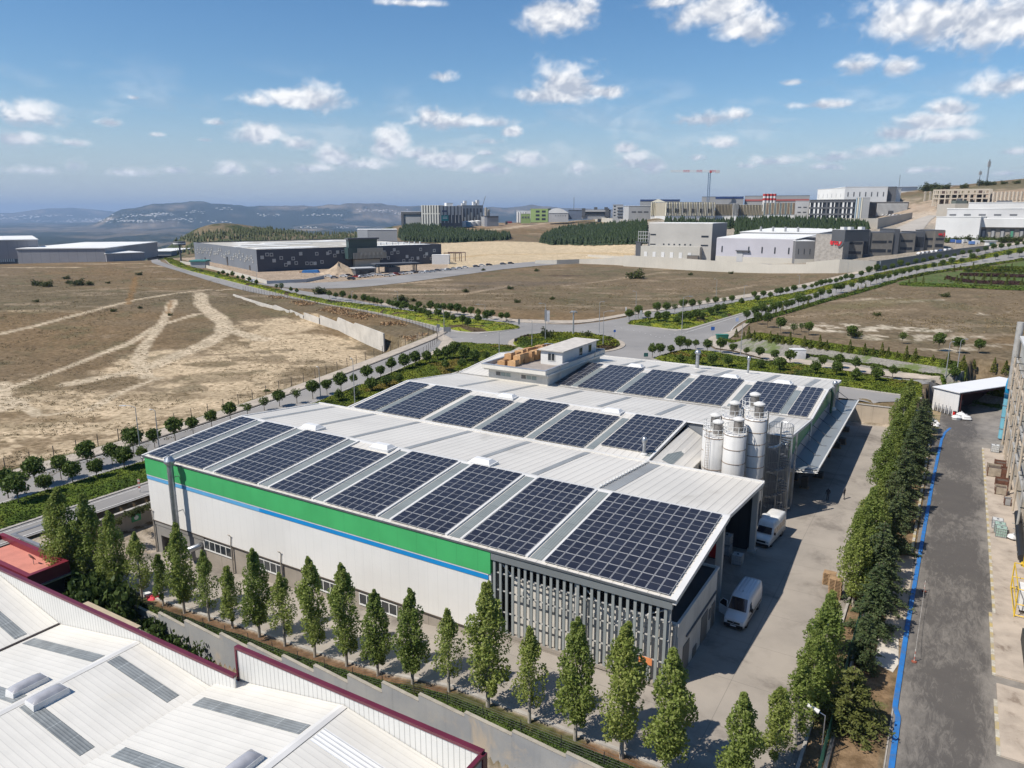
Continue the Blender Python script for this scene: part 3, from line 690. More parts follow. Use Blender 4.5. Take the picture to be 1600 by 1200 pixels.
# facility road on the right
FROAD = M('worn_asphalt', (0.25,0.235,0.215),0.85,0.1,0.25, col2=(0.19,0.178,0.165), bump=0.02, bs=20)
def facility_road():
 m, nt, b, out = _nt('tyre_worn_asphalt'); co = _co(nt); b.inputs['Roughness'].default_value = 0.85
 n1 = _noise(nt, co, 0.35,7,0.7); n2 = _noise(nt, co, 0.22,5,0.6,1.6,(1.0,0.38,1)); n3 = _noise(nt, co, 0.05,3,0.5); n4 = _noise(nt, co, 1.4,5,0.8,0.9,(1.5,0.4,1))
 ax = _axis(nt, co, 'X'); lane = _ramp(nt, _val(nt, 'ABSOLUTE', _val(nt, 'SUBTRACT', _val(nt, 'ADD', ax, _val(nt, 'MULTIPLY', n3,5.0)),21.4)),5.0,0.6)
 c = _mix(nt, _ramp(nt, n1,0.35,0.7),(0.25,0.228,0.20),(0.16,0.147,0.132))
 dk = _val(nt, 'MULTIPLY', _val(nt, 'ADD', lane, _val(nt, 'MULTIPLY', _ramp(nt, n2,0.45,0.7),0.5)), _val(nt, 'ADD', _ramp(nt, n4,0.3,0.7),0.62))
 _ramp_hi = _val(nt, 'ADD', _val(nt, 'MULTIPLY', _ramp(nt, _noise(nt, co, 0.055,4,0.6,0.8),0.34,0.6),0.65),0.5)
 c = _mix(nt, _val(nt, 'MINIMUM', _val(nt, 'MULTIPLY', dk, _ramp_hi),0.88), c, (0.062,0.056,0.052))
 nt.links.new(c, b.inputs['Base Color']); return m
TW = facility_road()
def abobj(name, mb, mat, kind='structure', smooth=False):
 o = link(name, mb.mesh(name, mat, (0,0,0), smooth)); o.location = (OX, OY, 0); o.rotation_euler.z = ROTB
 return tag(o, kind=kind)
mb = MB(); mb.grid(np.array([[(x, y, 0.03) for y in np.linspace(-30,92,40)] for x in np.linspace(15.5,25.6,8)])); me_o = abobj('road', mb, TW)
if me_o.data.polygons[0].normal.z < 0: me_o.data.flip_normals()
mb = MB(); mb.box(22.75,30,27,86,-0.2,0.17); abobj('pavement', mb, M('stained_concrete', (0.40,0.34,0.28),0.9,0.1,0.5, dirt=((0.16,0.12,0.09),0.5,0.55,0.75)))
mb = MB(); mb.box(22.45,30,5,27 - 12.5,-0.2,0.17); abobj('pavement', mb, M('stained_concrete', (0.4,) * 3))
mb = MB(); mb.box(22.45,30,15.8,26.996,-0.2,0.168); abobj('pavement', mb, M('stained_concrete', (0.4,) * 3))
BLUE = M('blue_line_paint', (0.02,0.145,0.42),0.6,0.1,1.5, dirt=((0.07,0.14,0.27),1.5,0.45,0.75))
def abline(pts, w, z, mat, name='road_marking'):
 C = np.array(pts, float); T = np.gradient(C, axis=0); T /= np.hypot(T[:, 0], T[:, 1])[:, None]; N = np.stack([-T[:, 1], T[:, 0]],1) * w / 2
 mb = MB(); P = np.stack([np.concatenate([C + N, np.full((len(C),1), z)],1), np.concatenate([C - N, np.full((len(C),1), z)],1)]); mb.grid(P)
 me = abobj(name, mb, mat)
 if me.data.polygons[0].normal.z < 0: me.data.flip_normals()
 return me
abline([(16.0,-30),(16.0,0),(16.0,5.6),(15.96,6.0),(15.72,6.9),(15.7,7.3),(15.75,20),(15.85,30),(15.95,38),(16.1,50),(16.3,65),(16.6,80),(16.8,88),(17.2,93),(18.2,98),(19.6,101.5)],0.38,0.12, BLUE)
YEL = M('yellow_paint', (0.55,0.40,0.04),0.6,0.12,2.0, dirt=((0.4,0.36,0.25),2,0.5,0.7))
def checker(name, c1, c2, per, ax):
 m, nt, b, out = _nt(name); co = _co(nt); a = _axis(nt, co, ax); b.inputs['Roughness'].default_value = 0.7
 f = _val(nt, 'LESS_THAN', _val(nt, 'FRACT', _val(nt, 'DIVIDE', _val(nt, 'ADD', a, 200.), per)),0.5)
 c = _mix(nt, f, c1, c2); c = _mix(nt, _val(nt, 'MULTIPLY', _ramp(nt, _noise(nt, co, 2.5,5,0.7),0.35,0.65),0.85), c, (0.3,0.27,0.22)); nt.links.new(c, b.inputs['Base Color']); return m
YW = checker('yellow_white_kerb', (0.50,0.47,0.40),(0.42,0.32,0.12),2.0, 'Y')
for (y0, y1) in ((31,86),): mb = MB(); mb.box(15.0,15.28, y0 + 6, y1,-0.1,0.16); abobj('kerb', mb, YW)
mb = MB(); mb.box(22.5,22.748,27,86,-0.1,0.18); abobj('kerb', mb, YW)
mb = MB(); mb.box(22.2,22.448,15.8,27,-0.1,0.18); abobj('kerb', mb, YW)
mb = MB(); mb.box(22.2,22.448,5,12,-0.1,0.18); abobj('kerb', mb, YW)
# kerb between the yard and the tree strip, and its concrete slab
YARD = M('yard_concrete', (0.325,0.288,0.245),0.9,0.09,0.18, col2=(0.265,0.236,0.202), bump=0.006, bs=12, lines=(('X', 6.0,0.05,0.7,0),('Y', 6.0,0.05,0.7,0)), dirt=((0.15,0.13,0.11),0.14,0.47,0.70))
_ax = np.array([-72.6,-67,-60,-49,-43,-38,-34,-30,-26,-22,-18,-15,-8,0,5,10.4])
mb = MB(); mb.grid(np.array([[(x, y, float(yard_z(x)) + 0.03) for y in np.linspace(-8.0,92.2,20)] for x in _ax]))
o = abobj('yard', mb, YARD)
if o.data.polygons[0].normal.z < 0: o.data.flip_normals()
mb = MB()
for x0, x1 in zip(_ax[1:-1], _ax[2:]):
 z0, z1 = float(yard_z(x0)), float(yard_z(x1))
 mb.add([(x0,-8.3, z0 - .1),(x1,-8.3, z1 - .1),(x1,-8.0, z1 - .1),(x0,-8.0, z0 - .1),(x0,-8.3, z0 + .14),(x1,-8.3, z1 + .14),(x1,-8.0, z1 + .14),(x0,-8.0, z0 + .14)],[(0,3,2,1),(4,5,6,7),(0,1,5,4),(1,2,6,5),(2,3,7,6),(3,0,4,7)])
abobj('kerb', mb, KERB)
mb = MB(); mb.box(10.4,10.62,-14,92,-0.1,0.2); abobj('kerb', mb, KERB)
# ---------------------------------------------------------------- main factory (building frame: x = a, y = b)
ROOFW = M('roof_sheet', (0.60,0.57,0.515),0.45,0.05,0.08, lines=(('X', 1.0,0.075,0.62,0.06),('X', 0.333,0.03,0.86,0.0)), dirt=((0.36,0.33,0.28),0.12,0.56,0.85))
ROOFTRIM = M('roof_trim', (0.60,0.59,0.565),0.45,0.05,0.3)
GUTTER = M('gutter_grey', (0.10,0.105,0.11),0.5,0.1,0.5)
SKYL = M('translucent_sheet', (0.215,0.235,0.225),0.35,0.08,0.25, lines=(('X', 0.25,0.04,0.82,0.03),('Y', 2.4,0.08,0.75,0)))
SKYL2 = M('translucent_sheet_dusty', (0.27,0.275,0.27),0.4,0.08,0.25, lines=(('X', 0.25,0.04,0.85,0.03),))
WHITE = M('white_cladding', (0.68,0.665,0.635),0.5,0.035,0.12, lines=(('X', 1.15,0.035,0.86,0.0),), streak=0.14)
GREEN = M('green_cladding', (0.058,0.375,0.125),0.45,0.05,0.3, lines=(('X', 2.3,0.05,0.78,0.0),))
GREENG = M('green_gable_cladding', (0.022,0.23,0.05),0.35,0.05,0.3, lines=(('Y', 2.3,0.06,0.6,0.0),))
BL1 = M('light_blue_stripe', (0.105,0.345,0.60),0.5,0.04,0.4); BL2 = M('blue_stripe', (0.006,0.225,0.54),0.5,0.04,0.4)
PLINTH = M('plinth_render', (0.30,0.265,0.225),0.9,0.08,0.35, streak=0.35, lines=(('X', 7.6,0.12,0.75,0),))
SLATM = M('slat_grey', (0.25,0.27,0.265),0.5,0.05,0.3)
BEAMM = M('beam_grey', (0.165,0.18,0.185),0.5,0.05,0.3)
STEEL = M('galvanised_steel', (0.42,0.44,0.46),0.32,0.12,1.2, metal=0.75, streak=0.3)
COLM = M('column_paint', (0.42,0.41,0.385),0.6,0.05,0.4)
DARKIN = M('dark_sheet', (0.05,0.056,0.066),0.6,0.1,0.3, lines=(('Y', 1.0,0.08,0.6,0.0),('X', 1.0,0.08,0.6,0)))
GLASS = M('window_glass', (0.035,0.042,0.048),0.12,0.2,0.4, spec=0.7)
WFRAME = M('window_frame_white', (0.62,0.62,0.60),0.5,0.03,1)
ANNEXW = M('annex_render', (0.58,0.555,0.51),0.85,0.06,0.4, streak=0.4)
FELT = M('roof_felt', (0.062,0.056,0.052),0.9,0.12,0.5)
RIDGE, EAVE = 9.55,8.12
fac = Thing('factory_building', 'long white and green factory with three gabled bays and solar panels on its roofs', 'factory', (-33,15,-3), FB)
def zr(k, b):   # roof height over bay k
 t = b - 29.5 * k
 return EAVE + (RIDGE - EAVE) * (t / 14.75 if t < 14.75 else (29.5 - t) / 14.75)
def roofslab(k, a0, a1, b0, b1, th=0.16):
 mb = MB(); e = []
 P = [(a0, b0, zr(k, b0)),(a1, b0, zr(k, b0)),(a1, b1, zr(k, b1)),(a0, b1, zr(k, b1))]
 mb.add(P + [(x, y, z - th) for x, y, z in P], HY)
 return mb
def lift(k, a0, a1, b0, b1, h0, h1):   # slab h0..h1 above the roof surface
 P = [(a0, b0),(a1, b0),(a1, b1),(a0, b1)]
 return MB().add([(x, y, zr(k, y) + h0) for x, y in P] + [(x, y, zr(k, y) + h1) for x, y in P], HX)
L1, L2, L3 = -67.2,-61.6,-61.6
for k, a0, a1 in ((0, L1,0.35),(1, L2,-13.2),(2, L3,0.35)):
 fac.part('roof', roofslab(k, a0, a1,29.5 * k - (0.3 if k == 0 else -0.12),29.5 * k + 14.748), ROOFW)
for k, a0, a1 in ((0, L1,0.35),(1, L2,0.35),(2, L3,0.35)):
 fac.part('roof', roofslab(k, a0, a1,29.5 * k + 14.752,29.5 * k + 29.38), ROOFW)
# ridge caps, gutters and verges
for k, a0 in ((0, L1),(1, L2),(2, L3)):
 y = 29.5 * k + 14.75; mb = MB()
 mb.prism([(y - 0.45, RIDGE - 0.02),(y, RIDGE + 0.05),(y + 0.45, RIDGE - 0.02),(y + 0.45, RIDGE - 0.05),(y - 0.45, RIDGE - 0.05)], a0,0.36, 'x'); fac.part('ridge_cap', mb, ROOFTRIM)
mb = MB(); mb.box(L1,0.38,29.2,29.46,7.95,8.34); fac.part('parapet', mb, ROOFTRIM)
mb = MB(); mb.box(L1,-13.3,29.47,29.70,7.9,8.2); fac.part('gutter', mb, GUTTER)
mb = MB(); mb.box(L2,0.4,58.82,59.22,7.9,8.24); fac.part('gutter', mb, M('gutter_light', (0.30,0.29,0.27),0.6,0.15,0.4))
mb = MB(); mb.box(L3,0.4,88.4,88.75,7.85,8.25); fac.part('gutter', mb, ROOFTRIM)
mb = MB(); mb.box(L1,0.4,-0.42,-0.3,8.07,8.2); fac.part('eave_trim', mb, GUTTER)
mb = MB(); mb.box(L1,-16.5,-0.34,-0.302,8.022,8.066); fac.part('eave_trim', mb, WFRAME)
def verge(k, a, b0, b1, w=0.5, mat=ROOFTRIM): fac.part('verge_trim', lift(k, a - w / 2, a + w / 2, b0, b1,-0.3,0.09), mat)
verge(0,0.2,-0.3,14.75); verge(0,0.3,14.75,29.1,0.16); verge(0, L1,-0.3,14.75,0.3); verge(0, L1,14.75,29.1,0.3)
verge(1, L2,29.7,44.2,0.3); verge(1, L2,44.3,58.8,0.3); verge(2, L3,59.2,73.7,0.3); verge(2, L3,73.7,88.4,0.3)
verge(2,0.28,59.2,73.75,0.3); verge(2,0.28,73.75,88.4,0.3); verge(1,0.28,44.3,58.8,0.25); verge(1,-13.35,29.7,44.2,0.3)
# front wall
mb = MB(); mb.box(-66.7,-16.45,-0.20,0.2,-0.15,5.95); fac.part('front_wall', mb, WHITE)
mb = MB(); mb.box(-66.7,-16.45,-0.31,0.2,5.85,8.02); fac.part('green_band', mb, GREEN)
mb = MB(); mb.box(-66.7,-16.7,-0.262,-0.203,5.68,5.847); fac.part('band_trim', mb, WFRAME)
mb = MB(); mb.box(-66.7,-46.5,-0.262,-0.203,5.24,5.62); fac.part('stripe', mb, BL1)
mb = MB(); mb.box(-46.5,-16.7,-0.262,-0.203,5.24,5.62); fac.part('stripe', mb, BL2)
mb = MB(); mb.box(-66.7,-66.5,0.2,29.2,-0.2,7.9); fac.part('side_wall', mb, M('white_side_cladding', (0.5,0.5,0.48),0.5,0.03,0.2, lines=(('Y', 1.15,0.03,0.9,0.0),)))
mb = MB(); mb.box(-66.6,-66.2,-0.05,29.2,-7,-0.2); mb.box(-66.2,-65.5,-0.05,0.3,-7,-0.3); mb.box(-62.9,-56.9,-0.05,0.3,-7,-0.3); mb.box(-65.5,-62.9,-0.05,0.3,-2.1,-0.3); mb.box(-66.6,-56.9,-0.14,0.3,-0.75,-0.152)
fac.part('lower_wall', mb, M('grey_render', (0.235,0.225,0.21),0.9,0.08,0.35, streak=0.3))
mb = MB(); mb.box(-56.9,-16.45,0.0,0.3,-7,-0.152); fac.part('lower_wall', mb, PLINTH)
mb = MB(); mb.box(-66.7,-16.4,-0.24,-0.16,-0.24,-0.152); fac.part('drip_edge', mb, M('brown_trim', (0.10,0.075,0.055),0.7))
mb = MB(); mb.box(-65.5,-62.9,1.6,1.75,-6,-2.1); fac.part('doorway', mb, M('dark_interior', (0.012,0.012,0.014),0.9))
# strip windows under the cladding
for w0 in (-57.0,-48.6,-40.5,-32.5,-18.6):
 n = 5 if w0 != -18.6 else 1; wd = 4.9 if n == 5 else 1.2
 mb = MB(); mb.box(w0, w0 + wd, -0.05,0.05,-1.78,-0.62); win = fac.part('window', mb, GLASS)
 mb = MB(); mb.box(w0 - .06, w0 + wd + .06,-0.12,-0.052,-1.9,-1.76); mb.box(w0 - .06, w0 + wd + .06,-0.1,-0.052,-0.66,-0.58)
 for i in range(n + 1): x = w0 + wd * i / n; mb.box(x - .05, x + .05,-0.1,-0.052,-1.76,-0.66)
 fac.part('window_frame', mb, WFRAME, win)
# downpipe hooks
for x in (-66.6,-52.0,-43.8,-35.0,-25.6):
 mb = MB(); mb.tube([(x, -0.28,1.1),(x, -0.45,1.3),(x + .25,-0.45,1.3),(x + .25,-0.28,1.0),(x + .1,-0.3,-0.2)],0.05,6); mb.tube([(x + .1,-0.22,-0.2),(x + .1,-0.22,-6)],0.09,6); fac.part('downpipe', mb, M('pipe_beige', (0.36,0.32,0.27),0.6))
# slatted screen at the open end
mb = MB(); mb.box(-16.4,0.15,-0.3,0.0,7.3,7.97); fac.part('fascia_beam', mb, BEAMM)
mb = MB(); mb.box(-16.4,0.0,-0.18,0.1,0.1,0.42); mb.box(-16.4,-8,-0.16,0.1,-1.2,0.1); fac.part('base_kerb', mb, PLINTH)
ns = 26
for i in range(ns):
 x = -16.15 + i * (15.75 / (ns - 1)); mb = MB(); z0 = 0.42 if x < -3 else 0.12
 mb.box(x - 0.12, x + 0.12,-0.14,-0.02, z0,7.3); fac.part('slat', mb, SLATM)
for z in (2.3,4.35,6.0): mb = MB(); mb.box(-16.3,-0.1,0.0,0.09, z, z + 0.1); fac.part('rail', mb, COLM)
for x in (-16.2,-8.2,-0.25): mb = MB(); mb.box(x - .17, x + .17,0.1,0.42,0,7.9); fac.part('column', mb, COLM if x > -16 else BEAMM)
for (p, q) in (((-8.2,0.2,7.4),(-4.5,0.2,4.4)),((-0.3,0.2,7.0),(-5.0,0.2,4.4)),((-16.2,0.2,7.4),(-12.5,0.2,4.4))): mb = MB(); mb.bar(p, q, 0.07); fac.part('brace', mb, ROOFTRIM)
# open end: columns, truss purlins, inner walls
for (x, y) in ((-0.3,14.75),(-0.3,28.9),(-7.5,28.9),(-16.2,14.75),(-16.2,28.9)):
 mb = MB(); mb.box(x - .3, x + .3, y - .3, y + .3,0, zr(0, y) - .35); mb.box(x - .45, x + .45, y - .45, y + .45,0,0.35); fac.part('column', mb, COLM)
mb = MB()
for y in np.arange(1.5,29,1.4): mb.box(-16.3,0.1, y - .06, y + .06, zr(0, y) - 0.36, zr(0, y) - 0.17)
fac.part('purlins', mb, M('purlin_steel', (0.16,0.16,0.17),0.5))
for x in (-0.3,-8.2,-16.2):
 mb = MB()
 for y0, y1 in ((0.1,14.75),(14.75,29.1)):
  mb.bar((x, y0, zr(0, y0) - 0.5),(x, y1, zr(0, y1) - 0.5),0.14)
 fac.part('rafter', mb, COLM)
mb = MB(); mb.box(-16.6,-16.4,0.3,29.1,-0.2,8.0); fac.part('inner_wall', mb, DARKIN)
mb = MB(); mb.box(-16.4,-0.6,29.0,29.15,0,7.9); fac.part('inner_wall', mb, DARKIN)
# low annex under the open roof
ax0, ax1, ay0, ay1 = -14.9,0.3,0.9,12.1
mb = MB(); mb.box(ax0, ax1, ay0, ay1,-0.1,5.35); mb.box(ax0 - .1, ax1 + .12, ay0 - .12, ay0 + .1,5.35,5.6); mb.box(ax1 - .1, ax1 + .12, ay0 + .1, ay1 + .1,5.35,5.6); mb.box(ax0 - .1, ax1 - .1, ay1 - .1, ay1 + .1,5.35,5.6)
fac.part('annex', mb, ANNEXW)
mb = MB(); mb.box(ax0, ax1 - .1, ay0 + .1, ay1 - .1,5.352,5.40); fac.part('annex_roof', mb, FELT)
ROLL = M('grey_door', (0.17,0.165,0.155),0.6,0.08,0.5, lines=(('Z', 0.2,0.04,0.75,0),))
for y0, y1, z0, z1 in ((2.6,4.2,0,2.6),(7.6,9.4,0,2.7),(9.9,10.4,1.3,2.3),(10.7,11.7,0,2.4),(5.4,6.4,0.0,0.9)): mb = MB(); mb.box(0.3,0.36, y0, y1, z0, z1); fac.part('door' if z1 > 2.35 else 'vent', mb, ROLL)
mb = MB(); mb.box(0.3,0.44,3.2,11.9,3.2,3.32); fac.part('cable_tray', mb, M('cable_grey', (0.12,0.12,0.12),0.7))
for x in np.arange(-14,0,2.2): mb = MB(); mb.box(x, x + 1.2,0.86,0.9,3.1,4.4); fac.part('annex_window', mb, M('annex_pane', (0.5,0.5,0.48),0.4))
mb = MB(); mb.tube([(0.1,0.75,5.5),(0.1,0.75,0.1)],0.14,8); fac.part('downpipe', mb, COLM)
mb = MB(); mb.box(-2.4,-1.3,-0.19,-0.141,1.9,2.5); sg = fac.part('notice_board', mb, M('orange_board', (0.62,0.22,0.08),0.6));
# back wall of the first bay seen over the silo court, court walls
mb = MB(); mb.box(-13.3,-13.1,29.6,44.2,0,7.9); mb.box(-13.3,0.1,44.1,44.3,0,9.3); fac.part('court_wall', mb, M('court_cladding', (0.20,0.215,0.235),0.5,0.05,0.3, lines=(('X', 1.0,0.05,0.75,0),('Y', 1.0,0.05,0.75,0))))
# lean-to roof in the court, next to the silos
mb = MB(); mb.add([(-13.0,30.2,8.1),(-9.1,30.2,6.6),(-9.1,43.8,6.9),(-13.0,43.8,8.9),(-13.0,30.2,7.9),(-9.1,30.2,6.4),(-9.1,43.8,6.7),(-13.0,43.8,8.7)], HY); fac.part('lean_to_roof', mb, ROOFW)
mb = MB(); mb.box(-9.3,-9.1,30.3,43.8,0,6.5); fac.part('court_wall', mb, M('court_wall_light', (0.42,0.41,0.39),0.7,0.06,0.4))
mb = MB(); mb.add([(-12.3,31.8,7.87),(-11.0,31.8,7.37),(-11.0,38.5,7.56),(-12.3,38.5,8.16)],[(0,1,2,3)]); fac.part('skylight_strip', mb, SKYL)
# right gable with green panel, grey band, canopy
def gable(k, b0, b1, zb, zt_off, x0, x1, mat, name):
 ys = [b0, b1] if not (b0 < 29.5 * k + 14.75 < b1) else [b0,29.5 * k + 14.75, b1]
 prof = [(b0, zb),(b1, zb)] + [(y, zr(k, min(max(y, 29.5 * k + .001),29.5 * k + 29.499)) + zt_off) for y in reversed(ys)]
 mb = MB(); mb.prism(prof, x0, x1, 'x'); fac.part(name, mb, mat)
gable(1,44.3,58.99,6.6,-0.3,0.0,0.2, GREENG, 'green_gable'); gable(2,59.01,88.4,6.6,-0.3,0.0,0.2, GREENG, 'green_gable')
BANDG = M('grey_band', (0.34,0.345,0.35),0.5,0.04,0.3, lines=(('Y', 1.2,0.03,0.85,0),))
mb = MB(); mb.box(0.0,0.24,44.3,88.4,4.9,6.597); fac.part('side_band', mb, BANDG)
mb = MB(); mb.box(-0.2,0.15,44.3,47.5,0,4.9); mb.box(-0.3,0.3,47.5,48.1,0,4.9); mb.box(-0.3,0.3,66,66.6,0,4.9); mb.box(-0.3,0.3,78,78.6,0,4.9); mb.box(-0.3,0.3,87.8,88.4,0,4.9); fac.part('side_wall', mb, M('side_render', (0.42,0.385,0.33),0.85,0.06,0.4, streak=0.4))
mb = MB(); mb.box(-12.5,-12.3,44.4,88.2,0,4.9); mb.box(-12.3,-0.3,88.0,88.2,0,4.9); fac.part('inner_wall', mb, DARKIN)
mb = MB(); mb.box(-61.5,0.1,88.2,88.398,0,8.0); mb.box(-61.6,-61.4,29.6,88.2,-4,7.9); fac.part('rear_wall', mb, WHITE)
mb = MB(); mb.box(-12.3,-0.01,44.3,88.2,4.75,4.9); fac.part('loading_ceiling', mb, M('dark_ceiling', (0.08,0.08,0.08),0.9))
CANO = M('canopy_sheet', (0.215,0.235,0.25),0.4,0.05,0.2, lines=(('Y', 0.5,0.05,0.75,0.02),))
mb = MB(); mb.add([(0.25,45.6,4.95),(3.55,45.6,5.25),(3.55,87.4,5.25),(0.25,87.4,4.95),(0.25,45.6,4.85),(3.55,45.6,5.13),(3.55,87.4,5.13),(0.25,87.4,4.85)], HY); can = fac.part('canopy', mb, CANO)
mb = MB(); mb.box(3.5,3.68,45.5,87.5,5.05,5.33); mb.bar((0.2,45.55,4.8),(3.6,45.55,5.0),0.06); mb.bar((0.2,45.3,4.5),(3.6,45.5,4.8),0.05); mb.bar((0.2,45.1,4.7),(3.6,45.2,5.0),0.04); fac.part('canopy_edge', mb, ROOFTRIM, can)
for i in range(9):
 y = 46.8 + i * 5.0; mb = MB(); mb.bar((0.25, y, 6.6),(2.3, y, 5.25),0.05); fac.part('tie_rod', mb, M('rod_dark', (0.09,0.09,0.09),0.5), can)
 mb = MB(); mb.box(2.1,3.0, y - .05, y + .05,5.2,5.32); fac.part('bracket', mb, STEEL, can)
# downpipes on the gable
mb = MB(); mb.tube([(0.35,59.1,8.1),(0.35,59.1,5.0)],0.1,8); fac.part('downpipe', mb, ROOFTRIM)
mb = MB(); mb.tube([(0.4,76.0,9.2),(0.7,76.0,8.6),(0.7,76.0,5.2)],0.18,8); fac.part('downpipe', mb, M('duct_green', (0.03,0.09,0.05),0.5))
# skylight strips, on both slopes
def skystrip(k, a0, a1, b0, b1, mat=SKYL): fac.part('skylight_strip', lift(k, a0, a1, b0, b1,-0.05,0.035), mat)
for c in (-62.85,-55.25,-46.05,-37.85,-29.1,-20.75,-12.2):
 skystrip(0, c - 0.55, c + 0.55,0.3,14.3 if c != -37.85 else 14.2)
 fac.part('roof_batten', lift(0, c - 0.98, c - 0.72,0.2,14.4,0.0,0.16), ROOFTRIM); fac.part('roof_batten', lift(0, c + 0.72, c + 0.98,0.2,14.4,0.0,0.16), ROOFTRIM)
for c in (-63.7,-55.5,-47.2,-38.4,-29.2,-20.8): skystrip(0, c - 0.4, c + 0.4,15.3,28.9, SKYL2)
skystrip(0,-12.9,-11.4,15.3,28.9, SKYL2)
fac.part('roof_hatch_rail', lift(0,-13.1,-12.95,15.0,29.1,0.1,0.2), ROOFTRIM)
mb = MB()
for i in range(16): y = 15.5 + i * 0.85; z = zr(0, y) + 0.02; mb.box(-13.15,-12.9, y, y + .12, z, z + .32)
fac.part('walkway_brackets', mb, WFRAME)
for c in (-55.9,-46.7,-38.2,-29.9,-21.2): skystrip(1, c - 0.5, c + 0.5,30.2,41.9)
skystrip(1,-12.95 - 1.2,-12.95 - 0.4,31,42)
for c in (-52,-44,-35.5,-27,-18,-9,-3.5): skystrip(1, c - 0.45, c + 0.45,46.5 if c > -12 else 45.5,57.5, SKYL2)
for c in (-38.1,-29.9,-21.3,-11.6,-3.9): skystrip(2, c - 0.55, c + 0.55,60.0,71.6)
for c in (-36,-27,-18.5,-10,-3.2): skystrip(2, c - 0.5, c + 0.5,75.5,87, SKYL2)
for c in (-49,-40,-31,-22): skystrip(2, c - 0.4, c + 0.4,76.5,82, SKYL2)
# ridge vents
def vent(k, a, b, l=2.6, w=1.5):
 z = zr(k, b); t = Thing('roof_vent', None, None, (a, b, z), FB)
 return t
_vl = ['third ridge vent from the right on the front bay', 'roof vent beside the short solar array of the front bay', 'roof vent on the front ridge, between the sixth and seventh arrays',
    'roof vent near the left end of the middle ridge', 'roof vent near the right end of the middle ridge', 'roof vent on the rear ridge next to the penthouse', 'roof vent on the rear ridge behind the silos', 'roof vent nearest the right gable on the rear ridge']
for (k, a, b), lb in zip([(0,-54.4,15.6),(0,-40.9,13.9),(0,-27.6,15.6),(1,-41.2,43.2),(1,-23.8,43.4),(2,-33.0,75.2),(2,-15.6,75.0),(2,-6.9,75.0)], _vl):
 z = zr(k, b); mb = MB(); mb.box(a - 1.5, a + 1.5, b - .9, b + .9, z - 0.2, z + 0.25)
 mb.add([(a - 1.35, b - .8, z + .25),(a + 1.35, b - .8, z + .25),(a + 1.35, b + .8, z + .25),(a - 1.35, b + .8, z + .25),(a - 1.0, b - .35, z + .62),(a + 1.0, b - .35, z + .62),(a + 1.0, b + .35, z + .62),(a - 1.0, b + .35, z + .62)],[(4,5,6,7),(0,1,5,4),(1,2,6,5),(2,3,7,6),(3,0,4,7)])
 vt = Thing('roof_vent', 'white domed ' + lb, 'roof vent', (a, b, z), FB, 'white vents along the factory ridges'); vt.part('hood', mb, M('vent_white', (0.62,0.62,0.61),0.4,0.03,1))
# office penthouse with parapet, hut on it
OFFW = M('office_render', (0.58,0.555,0.50),0.85,0.04,0.4, streak=0.2)
off = Thing('office_block', 'cream office block with a flat parapet roof rising between the rear bays', 'office', (-47.7,68,-1), FB)
o0, o1, p0, p1 = -54.2,-42.2,58.0,79.5
mb = MB(); mb.box(o0, o1, p0, p1,0,10.0); off.part('wall', mb, OFFW)
mb = MB(); mb.box(o0 - .5, o1 + .5, p0 - .9, p1 + 1.4,10.0,10.28); mb.box(o0 - .75, o1 + .25, p0 - 1.25, p0 - .85,10.28,11.0); mb.box(o0 - .75, o1 + .25, p1 + 1.35, p1 + 1.75,10.28,11.0); mb.box(o0 - .75, o0 - .4, p0 - .85, p1 + 1.35,10.28,11.0); mb.box(o1 - .1, o1 + .25, p0 - .85, p1 + 1.35,10.28,11.0); off.part('cornice', mb, OFFW)
mb = MB(); mb.box(o0 - .8, o1 + .3, p0 - 1.3, p0 - .8,11.002,11.08); mb.box(o0 - .8, o1 + .3, p1 + 1.3, p1 + 1.8,11.002,11.08); mb.box(o0 - .8, o0 - .35, p0 - .8, p1 + 1.3,11.002,11.08); mb.box(o1 - .15, o1 + .3, p0 - .8, p1 + 1.3,11.002,11.08); off.part('coping', mb, M('coping_grey', (0.24,0.26,0.30),0.5))
mb = MB(); mb.box(o0 - .4, o1 - .1, p0 - .85, p1 + 1.35,10.282,10.4); off.part('terrace', mb, M('terrace_felt', (0.30,0.265,0.24),0.95,0.1,0.6))
for w0 in (-52.6,-47.4):
 for i in range(3): x = w0 + i * 1.05; mb = MB(); mb.box(x, x + .9, p0 - .04, p0 + .02,8.95,9.6); off.part('window', mb, GLASS if i == 0 else M('greenish_pane', (0.22,0.27,0.25),0.3))
mb = MB(); mb.tube([(o1 + .35,62,11),(o1 + .35,62,8.6)],.06,6); off.part('downpipe', mb, STEEL); mb = MB(); mb.tube([(o1 + .35,76.5,11.3),(o1 + .35,76.5,10)],.06,6); off.part('downpipe', mb, STEEL)
hut = Thing('rooftop_hut', 'white hut with a flat roof and three windows on the office terrace', 'hut', (-45,72,10.4), FB)
h0, h1, q0, q1 = -47.3,-42.9,64.8,79.2
mb = MB(); mb.box(h0, h1, q0, q1,10.4,12.95); hut.part('wall', mb, M('hut_white', (0.62,0.61,0.59),0.8,0.03,0.5, streak=0.25))
mb = MB(); mb.box(h0 - .5, h1 + .4, q0 - .45, q1 + .5,12.95,13.12); hut.part('roof', mb, M('hut_roof', (0.50,0.465,0.42),0.9,0.08,0.8))
